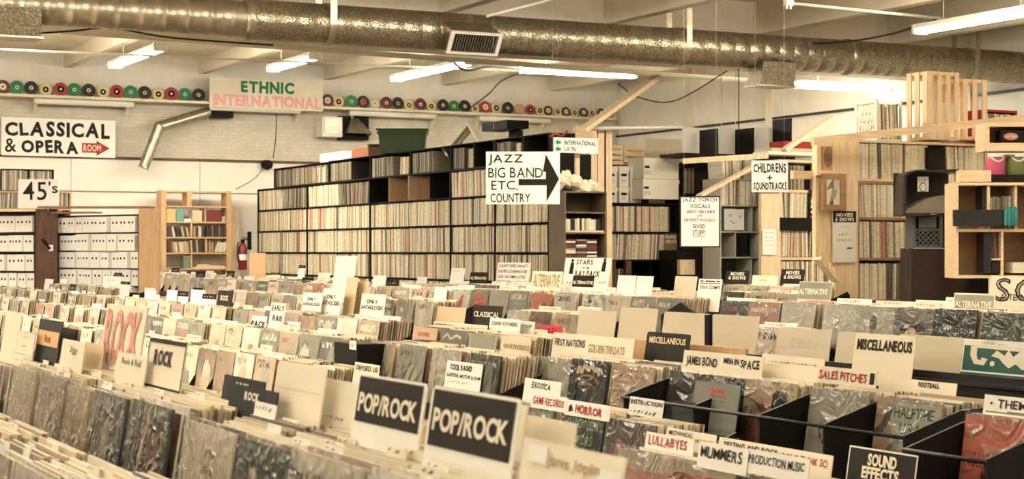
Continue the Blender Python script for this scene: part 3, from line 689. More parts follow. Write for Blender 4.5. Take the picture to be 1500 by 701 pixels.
archive(atD(84, 369, 21.2), atD(203, 369, dB), [zd(y, 20.6) for y in (441, 417.5, 392, 366.5, 340)], 9, 25.5 / FPX * 20.6, 'between the two wide posts', 'black steel rack of white singles boxes between brown post and plywood end', 3)
archive(atD(-70, 369, 22.3), atD(51, 369, 21.3), [zd(y, 21.8) for y in (449, 422.5, 396, 368, 340)], 9, 26.5 / FPX * 21.8, 'outside the brown post', 'black steel rack of white singles boxes outside the brown post', 5)
# posts and planks
def slab(name, label, cat, px0, px1, py0, py1, d, th, m, yaw=0.0, toZ=None, plane=None):
    a, c = atD(px0, py1, d), atD(px1, py1, d); W_ = (c - a).length; z1 = zd(py0, d); z0 = zd(py1, d) if toZ is None else toZ
    t = MB(); t.box(0, 0, z0, W_, th, z1, m); o = t.build(name); o.location = (a.x, a.y, 0); o.rotation_euler = (0, 0, math.atan2(c.y - a.y, c.x - a.x) + yaw); return tag(o, label, cat)
slab('wooden_post', 'wide dark brown board standing between the two racks of white boxes', 'post', 52, 83, 306, 420, 21.0, 0.06, DARKWOOD, toZ=0.0)
t = thing('door_lever', 'black lever handle with white tag on the dark brown post', 'handle', atD(68, 362, 20.95), -TH)
b = MB(); b.bar((-0.05, -0.02, 0.10), (0.05, -0.02, -0.02), 0.02, 0.03, BLACK); b.build('lever', t)
b = MB(); b.box(0.035, -0.015, -0.045, 0.085, -0.008, 0.03, WHITE); b.build('tag', t)
slab('plywood_board', 'plywood board closing the end of the white box rack', 'board', 203, 233, 305, 432, 20.1, 0.03, PLY, toZ=0.0)
b = MB(); b.bar(atD(62, 303.5, 21.0), atD(221, 303.5, 20.6), 0.22, 0.025, BROWNWOOD); tag(b.build('wooden_plank'), 'long brown plank lying on top of the white box racks', 'plank')
b = MB(); b.bar(atD(-20, 308.5, 21.6), atD(81, 308, 21.1), 0.24, 0.022, PINEH); tag(b.build('wooden_plank'), 'pale plank on the outer rack under the singles sign', 'plank')
b = MB(); b.bar(atD(82, 311.5, 21.0), atD(143, 311, 20.8), 0.2, 0.02, BROWNWOOD); tag(b.build('wooden_plank'), 'short brown board on top of the inner white box rack', 'plank')
sign('shelf_sign', 'white card with a large number and letter s, standing on the white box rack', 'sign', (26, 262, 86, 305), 'C', 20.95, WHITE,
     [('T', '45', .12, .28, .70, .92, K, -.005, .2, .12), ('T', "'s", .74, .52, .97, .92, K, 0.0, .2)], tilt=math.radians(-4))
# black record shelf behind the singles sign
loc = onY(-25, 305, 24.6); pr = onY(104, 305, 24.6); W_ = pr.x - loc.x
z0 = zY(305, 30, 24.6); z1 = zY(280, 30, 24.6); z2 = zY(250, 30, 24.6); L_ = Vector((loc.x, 24.6, 0))
shelf_unit('record_shelf', 'tall brown shelf of dark records behind the singles sign', 'shelf', L_, 0, W_, 0.34, [0.5, 0.88, 1.25, 1.62, z0, z1], [(W_ * .42, z0, z1)], BROWNWOOD, 0.02, back=BLACK, z0=0)
spines(L_, 0, 0.03, W_ * .41, z0, 0.29, min(0.31, (z1 - z0) * .92), 'the shelf behind the singles sign', False, wts=[1, 1, 2, 1, 6, 2, 10, 14, 1, 3, 10, 1])
spines(L_, 0, W_ * .43, W_ - .03, z0, 0.29, min(0.31, (z1 - z0) * .92), 'the shelf behind the singles sign', False, wts=[1, 1, 2, 1, 6, 2, 10, 14, 1, 3, 10, 1])
for a, c, lab in ((2, 42, 'first black crate of dark records above the singles sign'), (43, 79, 'second black crate of dark records, next to the bare wall')):
    pa, pc = onY(a, 279, 24.6), onY(c, 279, 24.6); w_ = pc.x - pa.x; L2 = Vector((pa.x, 24.6, 0))
    shelf_unit('record_crate', lab, 'crate', L2, 0, w_, 0.33, [z1 + 0.012, z1 + 0.31], [], BLACK, 0.01, back=BLACK)
    spines(L2, 0, 0.015, w_ - .015, z1 + 0.013, 0.29, 0.28, 'black crate', False, wts=[1, 1, 2, 1, 6, 2, 10, 14, 1, 3, 10, 1], lean=0.04)

# --- pine bookcase against the back wall
BY = 25.9
zb = lambda y: zY(230 + y / 3.505, 288, BY); xb = lambda x: onY(200 + x / 3.505, 350, BY).x
L_ = Vector((xb(128), BY, 0)); W_ = xb(487) - L_.x; rx = lambda x: xb(x) - L_.x
t = thing('bookcase', 'tall open pine bookcase holding books against the cream wall', 'bookcase', L_)
for x0, x1 in ((128, 152), (463, 487)): b = MB(); b.box(rx(x0), 0, 0, rx(x1), 0.28, zb(172), PLY); b.build('side_panel', t)
for y in (182, 258, 338, 417, 497, 578, 658, 730): b = MB(); b.box(rx(150), 0.004, zb(y) - 0.0, rx(465), 0.275, zb(y) + 0.022, PLY); b.build('shelf_board', t)
for x, ya, yb_, w__ in ((272, 182, 258, 24), (355, 260, 338, 8), (283, 340, 417, 8), (358, 419, 497, 8), (283, 499, 578, 8)):
    b = MB(); b.box(rx(x - w__ / 2), 0.006, zb(yb_) + 0.022, rx(x + w__ / 2), 0.27, zb(ya), PLY); b.build('divider', t)
unit_book = MB(); unit_book.box(0, 0, 0, 1, 1, 1, VINYL); _o = unit_book.build('book'); UB = _o.data; bpy.data.objects.remove(_o)
BC = {'maroon': (0.16, 0.02, 0.025), 'dark': (0.05, 0.035, 0.025), 'black': (0.02, 0.018, 0.015), 'brown': (0.22, 0.13, 0.07), 'cream': (0.72, 0.62, 0.42), 'tan': (0.5, 0.38, 0.22), 'white': (0.85, 0.78, 0.6), 'grey': (0.3, 0.27, 0.2)}
def books(x0, x1, y, hpx, cols, n, where, lean=0.0, seed=0):
    rr = random.Random(seed); tot = rx(x1) - rx(x0); th = tot / n; h0 = hpx / 3.505 / FPX * 27.0
    for k in range(n):
        o = bpy.data.objects.new('book', UB); COL.objects.link(o); cn = rr.choice(cols); h = h0 * rr.uniform(.86, 1.0)
        o.matrix_world = Matrix.Translation((L_.x + rx(x0) + k * th, BY + 0.03, zb(y) + 0.023 + (th * abs(math.sin(lean)) if lean > 0 else 0.0))) @ Matrix.Rotation(lean, 4, 'Y') @ Matrix.Diagonal((th * .9 * math.cos(lean), 0.19, h, 1))
        o.color = (*BC[cn], 1); tag(o, '%s book, %s of those %s' % (cn, ordw(k), where), 'book', 'books in the pine bookcase')
books(364, 440, 338, 62, ['maroon'], 11, 'in the maroon set on the pine bookcase', 0, 1)
books(443, 462, 338, 30, ['cream', 'tan'], 3, 'beside the maroon set on the pine bookcase', 0, 2)
books(156, 185, 417, 58, ['dark', 'maroon'], 4, 'at the start of the third pine shelf', 0, 3)
books(192, 276, 417, 56, ['dark', 'cream', 'tan', 'black'], 7, 'leaning on the third pine shelf', -0.22, 4)
books(290, 352, 417, 56, ['tan', 'dark', 'brown', 'cream'], 8, 'past the divider on the third pine shelf', 0, 5)
books(362, 460, 417, 58, ['dark', 'black', 'black', 'brown'], 11, 'in the dark run ending the third pine shelf', 0, 6)
books(160, 182, 497, 62, ['maroon', 'dark'], 3, 'at the start of the fourth pine shelf', 0, 7)
books(186, 276, 497, 60, ['brown', 'tan', 'cream'], 9, 'leaning mid brown on the fourth pine shelf', -0.12, 8)
books(282, 352, 497, 66, ['dark', 'black', 'dark', 'tan'], 7, 'in the black run on the fourth pine shelf', -0.08, 9)
books(362, 398, 497, 60, ['brown', 'tan'], 5, 'past the divider on the fourth pine shelf', 0, 10)
books(402, 458, 497, 58, ['white', 'cream'], 5, 'leaning pale at the end of the fourth pine shelf', 0.35, 11)
books(156, 300, 658, 62, ['black', 'dark', 'dark', 'white'], 14, 'on the lowest visible pine shelf', 0.03, 12)
books(305, 390, 658, 55, ['brown', 'maroon', 'tan'], 6, 'past the tabs on the lowest visible pine shelf', 0, 13)
def bookcase_box(x0, x1, y, hpx, m, name, label, cat, dep=0.18):
    h0 = hpx / 3.505 / FPX * 27.0; t = thing(name, label, cat, (L_.x + rx(x0), BY + 0.03, zb(y) + 0.023)); w__ = rx(x1) - rx(x0)
    b = MB(); b.box(0, 0, 0, w__, dep, h0 * .82, m); b.build('body', t); b = MB(); b.box(-0.003, -0.003, h0 * .82, w__ + .003, dep + .003, h0, m); b.build('lid', t)
bookcase_box(157, 204, 338, 62, mat('orange_card', (0.72, 0.42, 0.16), 0.6), 'storage_box', 'orange box with black base on the pine bookcase', 'box')
bookcase_box(207, 244, 338, 64, mat('teal_card', (0.12, 0.28, 0.24), 0.6), 'storage_box', 'teal box between orange box and white papers', 'box')
bookcase_box(248, 284, 338, 14, WHITE, 'paper_stack', 'low stack of white papers beside the teal box', 'papers')
bookcase_box(290, 340, 338, 56, TANCARD, 'storage_box', 'tan carton beside the maroon books', 'box')
bookcase_box(244, 276, 578, 64, mat('green_tin', (0.16, 0.2, 0.12), 0.4), 'storage_tin', 'dark green tin on the fifth pine shelf', 'tin')
bookcase_box(156, 225, 578, 8, BROWNWOOD, 'flat_folder', 'thin brown folder lying on the fifth pine shelf', 'folder')
for k, (x0, x1, h0) in enumerate(((290, 460, 8), (310, 455, 8), (318, 380, 8))):
    b = MB(); b.box(0, 0, 0, rx(x1) - rx(x0), .2, .02, (PINEH, TANCARD, PINEH)[k]); o = b.build('flat_sleeve', None, (L_.x + rx(x0), BY + .03, zb(578) + .023 + k * .021)); tag(o, ('lowest', 'middle', 'topmost')[k] + ' of the tan sleeves lying flat on the fifth pine shelf', 'sleeve', 'flat tan sleeves')
for k, px in enumerate((340, 346)):
    b = MB(); b.bar(Vector((onY(px + 6, 400, 25.7).x, 25.75, 0)), Vector((onY(px, 300, 26.2).x, 26.25, zY(300 + k * 8, px, 26.2))), 0.09, 0.03, PINE); tag(b.build('leaning_board'), ('wider' if k == 0 else 'shorter outer') + ' bare board leaning on the side of the pine bookcase', 'board')
# --- extinguisher, handle plate, tan board
q = onY(355.5, 413, 25.9); t = thing('fire_extinguisher', 'red fire extinguisher with black hose and white label by the bookcase', 'fire extinguisher', (q.x, 25.9, zY(395, 355, 25.9)))
REDP = mat('red_enamel', (0.16, 0.012, 0.018), 0.35, coat=0.5)
b = MB(); b.lathe((0, 0, 0), (0, 0, 0.42), [(0, 0.06), (0.03, 0.07), (0.8, 0.07), (0.92, 0.05), (1, 0.025)], REDP, 18); cy_ = b.build('cylinder', t)
b = MB(); b.lathe((0, 0, 0.15), (0, 0, 0.24), [(0, 0.0715), (1, 0.0715)], WHITE, 18, caps=False); b.build('label_band', cy_)
b = MB(); b.lathe((0, 0, .42), (0, 0, .46), [(0, .025), (1, .03)], BLACK, 10); b.box(-.02, -.012, .46, .10, .012, .475, BLACK); b.box(-.02, -.012, .485, .09, .012, .5, BLACK); b.build('valve_handle', t)
b = MB(); b.tube([(-.02, -.02, .45), (-.09, -.04, .42), (-.10, -.05, .25), (-.08, -.05, .12)], .012, BLACK); b.build('hose', t)
b = MB(); q = onY(366, 352, 26.4); b.box(q.x - .03, WY - .09, zY(365, 366, 26.4), q.x + .03, WY - .061, zY(339, 366, 26.4), BLACK); tag(b.build('wall_plate'), 'narrow upright black plate on the wall above the tan board', 'plate')
slab('plywood_sheet', 'tan plywood sheet leaning beside the fire extinguisher', 'board', 365, 389, 370, 425, 25.2, 0.02, PLY, toZ=0.0)

# --- the long jazz wall of records
JX = 8.78; JP = 0.325
seg = [(377, 449), (449, 541), (541, 659), (659, 724), (724, 803)]
JZ0 = EYE - 3 * JP
JROW = [JZ0 + JP * k for k in range(7)]      # board tops; the fourth is at eye level
def yX(px, c=JX): return onX(px, 369, c).y
for i, (a, c) in enumerate(seg):
    ya, yc = yX(a), yX(c); Wd = ya - yc; loc = Vector((JX, ya, 0))
    n = max(2, round(Wd / 1.3)); xs = []
    for k in range(1, n): xs += [(Wd * k / n, JROW[0], JROW[5])]
    if i == 2: xs += [(Wd * k / 4, JROW[5], JROW[6]) for k in (1, 2, 3)]
    nm = ['starting at the cream wall', 'below the loose dark albums', 'with the empty brown pigeonholes', 'next to the jazz sign', 'behind the jazz sign']
    shelf_unit('record_shelf', 'black record shelving section ' + nm[i], 'shelf', loc, FACEX, Wd, 0.34, list(JROW), xs, BLACK, 0.012, back=BLACK, z0=0.0, group='long black shelving of records')
    for r in range(5):
        indiv = i == 4 and r == 3
        for k in range(n):
            spines(loc, FACEX, Wd * k / n + .012, Wd * (k + 1) / n - .012, JROW[r], 0.29, 0.298, ('the %s shelf of the %s bay %s' % (['lowest', 'fourth', 'third', 'second', 'upper'][r], ordw(k), 'behind the jazz sign' if i == 4 else 'beside the jazz sign')), indiv, tmin=0.018 if indiv else 0.012, tmax=0.036 if indiv else 0.03, lean=0.06, seed=i * 100 + k)
    # the looser pigeonholes above
    if i == 0: spines(loc, FACEX, 0.05, Wd * .45, JROW[5], .29, .295, '', False, lean=.2, wts=SPW, seed=3); spines(loc, FACEX, Wd * .5, Wd * .98, JROW[5], .29, .29, '', False, lean=.3, wts=SPW_DARK, seed=4)
    if i == 1: spines(loc, FACEX, 0.05, Wd * .5, JROW[5], .29, .295, '', False, lean=.12, seed=3); spines(loc, FACEX, Wd * .52, Wd * .98, JROW[5], .29, .29, '', False, lean=.2, wts=SPW_DARK, seed=4)
    if i == 2:
        for k in (1, 2):
            b = MB(); b.box(Wd * k / 4 + .008, .006, JROW[5] + .002, Wd * k / 4 + .018, .325, JROW[6] - .014, PLY); b.box(Wd * k / 4 + .008, .318, JROW[5] + .002, Wd * (k + 1) / 4 - .008, .326, JROW[6] - .014, PLY)
            o = b.build('plywood_liner'); o.location = loc; o.rotation_euler = (0, 0, FACEX); tag(o, 'bare brown plywood lining of the %s empty pigeonhole' % ('first' if k == 1 else 'second'), 'panel', 'brown pigeonhole linings')
    if i >= 3: spines(loc, FACEX, 0.02, Wd * .98, JROW[5], .29, .30, '', False, lean=.15, seed=6)
# loose boxes on top of the wall
tp = [(400, 480, 'first'), (480, 541, 'second'), (541, 600, 'third'), (600, 659, 'fourth'), (659, 693, 'fifth'), (693, 724, 'sixth'), (724, 765, 'seventh'), (765, 803, 'eighth')]
for i, (a, c, nm) in enumerate(tp):
    z = JROW[6] + (0.0 if i > 0 else 0.0); ya, yc = yX(a) - .005, yX(c) + .005; Wd = ya - yc
    loc = Vector((JX + .01, ya, 0)); hh = .30 if i else .29
    zz = JROW[6] + .001
    shelf_unit('record_cubby', 'black open cubby, %s on top of the long record wall' % nm, 'cubby', loc, FACEX, Wd, 0.32, [zz + .01, zz + hh], [(Wd * .5, zz, zz + hh)] if Wd > .8 else [], BLACK, 0.010, back=BLACK, group='black cubbies on the record wall')
    if i not in (5, 7):
        spines(loc, FACEX, .03, Wd * (.55 if i != 0 else .95), zz + .011, .27, .25, '', False, wts=SPW_DARK, lean=.12, seed=i)
        if i % 2 == 0: spines(loc, FACEX, Wd * .72, Wd * .93, zz + .011, .27, .22, '', False, lean=.15, seed=i + 9)
GTUB = mat('green_plastic', (0.055, 0.085, 0.035), 0.4, var=0.08); BTUB = mat('blue_plastic', (0.012, 0.015, 0.07), 0.4, var=0.08)
def tub(px0, px1, py0, py1, X, m, label, dep):
    dd = onX((px0 + px1) / 2, py1, X); dd = dd.x * SN + dd.y * CS; a, c = atD(px0, py1, dd), atD(px1, py1, dd); Wd = (a - c).length; z0 = JROW[6] + .302; H = zd(py0, dd) - z0
    t = thing('plastic_tub', label, 'tub', (a.x, a.y, z0), -TH)
    ins = .05 * Wd; b = MB()
    b.add([(ins, .02, 0), (Wd - ins, .02, 0), (Wd - ins, dep - .02, 0), (ins, dep - .02, 0), (0.01, 0, H * .8), (Wd - .01, 0, H * .8), (Wd - .01, dep, H * .8), (.01, dep, H * .8)], [(3, 2, 1, 0), (4, 5, 6, 7), (0, 1, 5, 4), (1, 2, 6, 5), (2, 3, 7, 6), (3, 0, 4, 7)], m); b.build('body', t)
    b = MB(); b.box(-.012, -.015, H * .8, Wd + .012, dep + .015, H * .86, m); b.box(.01, .0, H * .86, Wd - .01, dep, H, m); b.box(-.02, -.02, H * .95, Wd + .02, dep + .02, H, m); b.build('lid', t)
tub(553, 625, 188, 229, 8.90, GTUB, 'large green lidded tub on top of the black record wall', .36)
tub(540, 556, 211, 230, 8.98, BTUB, 'small blue tub half hidden behind the green tub', .25)
p = onX(455, 236, 8.9); t = MB(); t.box(0, 0, 0, .9, .28, .12, WHITE); o = t.build('paper_carton', None, (8.85, yX(462), JROW[6] + .302)); o.rotation_euler = (0, 0, FACEX); tag(o, 'low white carton on top of the first black cubbies', 'box')
t = MB(); t.box(0, 0, 0, .6, .28, .13, mat('rust_card', (0.18, 0.06, 0.03), .6)); o = t.build('paper_carton', None, (8.85, yX(508), JROW[6] + .302)); o.rotation_euler = (0, 0, FACEX); tag(o, 'rust brown carton beside the blue tub', 'box')
# clamp lamp and silver hose over the wall
q = onX(668, 217, 8.95); t = thing('clamp_lamp', 'small bright clamp lamp on the black record wall below the silver hose', 'lamp', (8.95, q.y, JROW[6] + .302))
zz = q.z - JROW[6] - .302
b = MB(); b.tube([(0, 0, 0), (0, .02, zz * .6), (-.03, .1, zz)], .012, BLACK); b.build('stem', t)
b = MB(); b.lathe((-.02, .1, zz), (-.09, .12, zz - .05), [(0, .03), (.5, .06), (1, .075)], GALV, 14, caps=False); sh_ = b.build('shade', t)
b = MB(); b.lathe((-.03, .1, zz), (-.075, .115, zz - .04), [(0, .02), (.5, .04), (1, .02)], BULB, 12); b.build('bulb', sh_)
q0, q1 = onX(662, 219, 9.0), onX(691, 184, 9.3)
b = MB(); ribbed(b, q0, q1, .05, GALV); tag(b.build('flexible_hose'), 'silver flexible hose rising behind the clamp lamp', 'duct')
b = MB(); b.bar(onX(686, 178, 9.2), onX(707, 211, 9.1), .07, .025, ENAMEL); tag(b.build('white_batten'), 'white batten slanting behind the silver hose', 'batten')
b = MB(); q = onX(724, 184, 9.6); b.box(q.x, q.y - .35, q.z - .05, q.x + .3, q.y + .35, q.z + .05, BLACK); tag(b.build('black_box'), 'flat black box above the jazz sign under the ledge', 'box'); b = MB(); b.box(9.85, q.y - .1, 0, 9.95, q.y + .1, q.z - .05, BLKMET); 
tag(b.build('steel_post'), 'dark steel post behind the jazz wall under the flat black box', 'post')
RY = 11.8
# ------------------------------------------------------------------ taupe bookcase and what stands by it
def boxY(name, label, cat, px0, px1, py0, py1, Y, D, m, group=None, z0=None):
    my = (py0 + py1) / 2; mx = (px0 + px1) / 2; a, c = onY(px0, my, Y), onY(px1, my, Y); zt = onY(mx, py0, Y).z; zl = onY(mx, py1, Y).z if z0 is None else z0
    b = MB(); b.box(0, 0, 0, c.x - a.x, D, zt - zl, m); o = b.build(name, None, (a.x, Y, zl)); return tag(o, label, cat, group)
def boxC(name, label, cat, px0, px1, py0, py1, d, D, m, z0=None, group=None):
    a, c = atD(px0, py1, d), atD(px1, py1, d); b = MB(); zl = a.z if z0 is None else z0; b.box(0, 0, 0, (c - a).length, D, zd(py0, d) - zl, m); o = b.build(name, None, (a.x, a.y, zl)); o.rotation_euler = (0, 0, -TH); return tag(o, label, cat, group)
def sig(name, label, box, plane, val, base, items, cat='sign', **kw): return sign(name, label, cat, box, plane, val, base, items, **kw)
TY = 15.55
a, c = onY(827, 340, TY), onY(889, 340, TY); TW = c.x - a.x; zt = zY(280, 858, TY); TL = Vector((a.x, TY, 0))
zs = [zY(y, 858, TY) for y in (445, 411, 376, 340, 310, 280)]
shelf_unit('narrow_bookcase', 'taupe laminate bookcase with an empty top shelf and tapes below', 'bookcase', TL, 0, TW, 0.34, zs, [], TAUPE, .016, back=TAUPE, z0=0)
def cases(L, x0, x1, z, n, h, where, cols, lean=0.0, flat=False, dep=.14, seed=0, name='tape_case', cat='case'):
    rr = random.Random(seed)
    for k in range(n):
        o = bpy.data.objects.new(name, UB); COL.objects.link(o); cn = rr.choice(cols)
        if flat: Mx = Matrix.Translation((L.x + x0 + rr.uniform(0, .004), L.y + .03, z + k * h)) @ Matrix.Diagonal((x1 - x0, dep, h * .92, 1))
        else: Mx = Matrix.Translation((L.x + x0 + k * (x1 - x0) / n, L.y + .03, z)) @ Matrix.Rotation(lean, 4, 'Y') @ Matrix.Diagonal(((x1 - x0) / n * .9, dep, h * rr.uniform(.9, 1), 1))
        o.matrix_world = Mx; o.color = (*BC[cn], 1); tag(o, '%s case, %s %s' % (cn, ordw(k), where), cat, 'cases in the taupe bookcase')
cases(TL, .03, TW - .06, zs[3] + .02, 15, .125, 'from the side panel in the upright row, taupe bookcase', ['white', 'cream', 'grey', 'black', 'white'], seed=1)
for k, nm in enumerate(('first', 'second', 'third')):
    cases(TL, .03 + k * .125, .145 + k * .125, zs[2] + .001, 10, .018, 'from the bottom of the %s flat pile, taupe bookcase' % nm, ['grey', 'maroon', 'black', 'dark', 'white'], flat=True, seed=k + 3)
b = MB(); b.box(TL.x + .02, TY + .012, zs[3] + .001, TL.x + TW - .03, TY + .2, zs[3] + .018, TANCARD); tag(b.build('cassette_tray'), 'tan tray under the upright cases in the taupe bookcase', 'tray')
b = MB(); rr = random.Random(5)
CRUM = mat('crumpled_paper', (0.80, 0.70, 0.50), .8, var=.2, scale=18)
t = thing('crumpled_paper', 'heap of crumpled cream paper on top of the taupe bookcase', 'paper', (TL.x, TY, zs[5]))
for k in range(5):
    b = MB(); cx, cz, r = (.0 + k * .10), .05 + .05 * math.sin(k * 1.3 + .3) + .03, .085
    vs = []; fs = []; nn = 8
    for i in range(nn + 1):
        for j in range(nn):
            th, ph = math.pi * i / nn, 2 * math.pi * j / nn; q = r * rr.uniform(.72, 1.15)
            vs.append((cx + q * 1.1 * math.sin(th) * math.cos(ph), .15 + q * math.sin(th) * math.sin(ph), max(0.001, cz + q * math.cos(th))))
    for i in range(nn):
        for j in range(nn): fs.append((i * nn + j, i * nn + (j + 1) % nn, (i + 1) * nn + (j + 1) % nn, (i + 1) * nn + j))
    b.add(vs, fs, CRUM); b.build('wad', t)
# black boxes, crates and braces behind it
BKY = 17.6
boxY('black_cabinet', 'tall black cabinet side behind the crumpled paper', 'cabinet', 822, 866, 226, 300, 16.6, .5, BLACK, z0=0)
boxY('wood_block', 'plain wood block on the black cabinet side', 'block', 822, 845, 226, 237, 16.55, .04, PINEH)
boxY('wood_offcut', 'rusty wood offcut between the cabinet and the white cartons', 'offcut', 867, 888, 242, 268, 17.0, .1, BROWNWOOD)
sig('hanging_sign', 'small white sign with two arrows pointing to international and latin', (811, 202, 876, 224), 'Y', 15.9, WHITE,
    [('T', 'INTERNATIONAL', .24, .50, .95, .84, KG, 0, .5), ('T', 'LATIN', .24, .10, .50, .42, KG, 0, .5), ('P', [(.03, .68), (.10, .9), (.10, .78), (.16, .78), (.16, .58), (.10, .58), (.10, .46)], GRN), ('P', [(.03, .24), (.10, .44), (.10, .33), (.16, .33), (.16, .15), (.10, .15), (.10, .04)], GRN)], wires=True)
b = MB(); b.box(onY(840, 213, 16.1).x - .02, 16.0, 1.6, onY(840, 213, 16.1).x + .02, 16.04, zY(206, 840, 16.0), PINE); tag(b.build('sign_post'), 'thin wooden post holding the international and latin sign', 'post')
sig('jazz_sign', 'large white jazz, big band and country sign with a black arrow', (712, 222, 820, 299), 'C', 17.2, WHITE,
    [('T', 'JAZZ', .03, .74, .50, .95, K, .0, .12), ('T', 'BIG BAND', .03, .50, .77, .70, K, -.008, .12), ('T', 'ETC.', .07, .27, .43, .45, K, -.008, .12), ('T', 'COUNTRY', .06, .03, .60, .21, K, .0, .12),
     ('P', [(.44, .36), (.44, .48), (.81, .48), (.81, .62), (.77, .62), (.81, .95), (.99, .48), (.82, .05), (.82, .36)], KG)], th=.01, tilt=math.radians(3), wires=True)
# timber brace and post
b = MB(); b.bar(onY(853, 191, 16.2), onY(962, 113, 17.2), .10, .05, PINE); tag(b.build('timber_brace'), 'long pale timber brace rising to the duct beside the longest tube light', 'timber')
t = thing('timber_stand', 'rough timber posts with a cross block under the long brace', 'stand', (0, 0, 0))
for px in (869, 882, 891): q = onY(px, 200, 16.7); b = MB(); b.box(q.x - .05, 16.7, 0, q.x + .05, 16.76, zY(186, px, 16.7), PINE); b.build('post', t)
q0, q1 = onY(842, 195, 16.65), onY(872, 195, 16.65); b = MB(); b.box(q0.x, 16.62, zY(204, 857, 16.65), q1.x, 16.69, zY(184, 857, 16.65), PINEH); b.build('cross_block', t)
q0, q1 = onY(868, 188, 16.6), onY(1310, 180, 16.6)
straight('conduit_pipe', 'white pipe running level behind the slatted wooden crates', 'pipe', onY(868, 188, 16.6), onY(1000, 186, 16.6), .02, CONDUIT)
cable('cable', 'red coiled cord lying on the boxes above the jazz sign', 'cable', [atD(805, 200, 18.6), atD(815, 196, 18.6), atD(823, 199, 18.6), atD(832, 191, 18.6), atD(826, 197, 18.6)], .012, ink((.35, .06, .04)))
boxY('wood_board', 'brown board under the red cord above the jazz sign', 'board', 768, 838, 201, 205, 18.6, .25, DARKWOOD); 
boxY('black_cabinet', 'black open cabinet above the jazz sign, below the red cord', 'cabinet', 755, 840, 205, 232, 18.7, .4, BLACK, z0=1.2)
def slat_crate(px0, px1, py0, py1, Y, D, label, vertical=False, n=4, m=None):
    m = m or (PINE if vertical else PINEH); my, mx = (py0 + py1) / 2, (px0 + px1) / 2; a, c = onY(px0, my, Y), onY(px1, my, Y); W_, H = c.x - a.x, zY(py0, mx, Y) - zY(py1, mx, Y)
    t = thing('wooden_crate', label, 'crate', (a.x, Y, zY(py1, mx, Y)))
    e = .02
    if vertical:
        for zz in (0, H - .03): b = MB(); b.box(0, .012, zz, W_, D, zz + .03, PINEH); b.build('end_board', t)
        for y in (0, D - .012):
            for k in range(n): sw = W_ / (n * 1.75); x = k * (W_ - sw) / (n - 1); b = MB(); b.box(x, y, 0.001, x + sw, y + .012, H - .001, m); b.build('slat', t)
    else:
        for x in (0, W_ - .025): b = MB(); b.box(x, .012, 0, x + .025, D - .012, H, PINE); b.build('end_board', t)
        for y in (0, D - .012):
            for k in range(n): sh = H / (n * 1.35); z = k * (H - sh) / (n - 1); b = MB(); b.box(0.001, y, z, W_ - .001, y + .012, z + sh, m); b.build('slat', t)
    return t, Vector((a.x, Y, zY(py1, mx, Y))), W_, H
# black record shelf with white cartons
SY = 17.6
a, c = onY(888, 340, SY), onY(994, 340, SY); SW_ = c.x - a.x; SL = Vector((a.x, SY, 0)); z_ = lambda y: zY(y, 940, SY)
shelf_unit('record_shelf', 'black record shelf under the white cartons', 'shelf', SL, 0, SW_, .36, [z_(430), z_(380), z_(339), z_(297)], [(SW_ * .33, z_(430), z_(380)), (SW_ * .62, z_(430), z_(380))], BLACK, .02, back=BLACK, z0=0)
spines(SL, 0, .02, SW_ - .10, z_(339), .3, .30, 'the upper shelf below the white cartons', True, tmin=.013, tmax=.03, lean=.06)
spines(SL, 0, .02, SW_ - .12, z_(380), .3, .30, 'the lower shelf below the white cartons', True, tmin=.013, tmax=.03, lean=.12)
spines(SL, 0, .05, SW_ * .3, z_(430), .3, .30, 'x', False, wts=SPW_DARK, lean=.1)
sig('record_cover', 'dark album with cream block letters ending the lower shelf below the white cartons', (974, 342, 992, 358), 'Y', SY - .004, ink((.22, .15, .09)), [('T', 'FRANCK', .08, .54, .92, .86, IV, .03, .1), ('T', 'GREATS', .08, .12, .92, .44, IV, .03, .1)], cat='record', extra=.14)
GREYB = mat('white_carton', (0.84, 0.78, 0.62), .7, var=.05, scale=3)
def carton(px0, px1, pxd, py0, py1, Y, label, n=1):
    """front face px0..px1, top py0"""
    my = (py0 + py1) / 2; a, c = onY(px0, my, Y), onY(px1, my, Y); W_, H = c.x - a.x, zY(py0, px0, Y) - zY(py1, px0, Y)
    t = thing('storage_carton', label, 'box', (a.x, Y, zY(py1, px0, Y)))
    b = MB(); b.box(.008, .008, 0, W_ - .008, .372, H * .80, GREYB); bd_ = b.build('body', t)
    b = MB(); b.box(0, 0, H * .74, W_, .38, H, GREYB); b.build('lid', t)
    b = MB(); b.ell(W_ * .5, H * .58, .045, .018, .0072, K, 14); b.strokes(W_ * .25, H * .2, W_ * .75, H * .42, .0072, KG, 6, random.Random(px0)); b.build('handle_hole', bd_)
for k, (x0, x1) in enumerate(((888, 905), (907, 922), (923, 941))): carton(x0, x1, 0, 274, 297, 17.66, '%s small white carton on the black shelf, lower row' % ordw(k))
for k, (x0, x1) in enumerate(((888, 905), (907, 922), (923, 941))): carton(x0, x1, 0, 243, 273.6, 17.66, '%s small white carton stacked in the upper row' % ordw(k))
def long_carton(px0, px1, px2, py0, py1, Y, label):
    my = (py0 + py1) / 2; a, c = onY(px0, my, Y), onY(px2, my, Y); W_, H = c.x - a.x, zY(py0, px1, Y) - zY(py1, px1, Y); e = .03
    t = thing('storage_carton', label, 'box', (a.x, Y, zY(py1, px1, Y)), math.radians(7))
    b = MB(); b.box(.006, .006, 0, W_ - .006, .30, H * .84, GREYB); b.build('body', t)
    b = MB(); b.box(0, 0, H * .78, W_, .31, H, GREYB); b.build('lid', t)
    b = MB(); b.flat([(.02, H * .5), (.09, H * .5), (.09, H * .62), (.02, H * .62)], .004, K); b.strokes(.02, H * .14, .11, H * .42, .004, KG, 5, random.Random(3)); b.build('written_label', t)
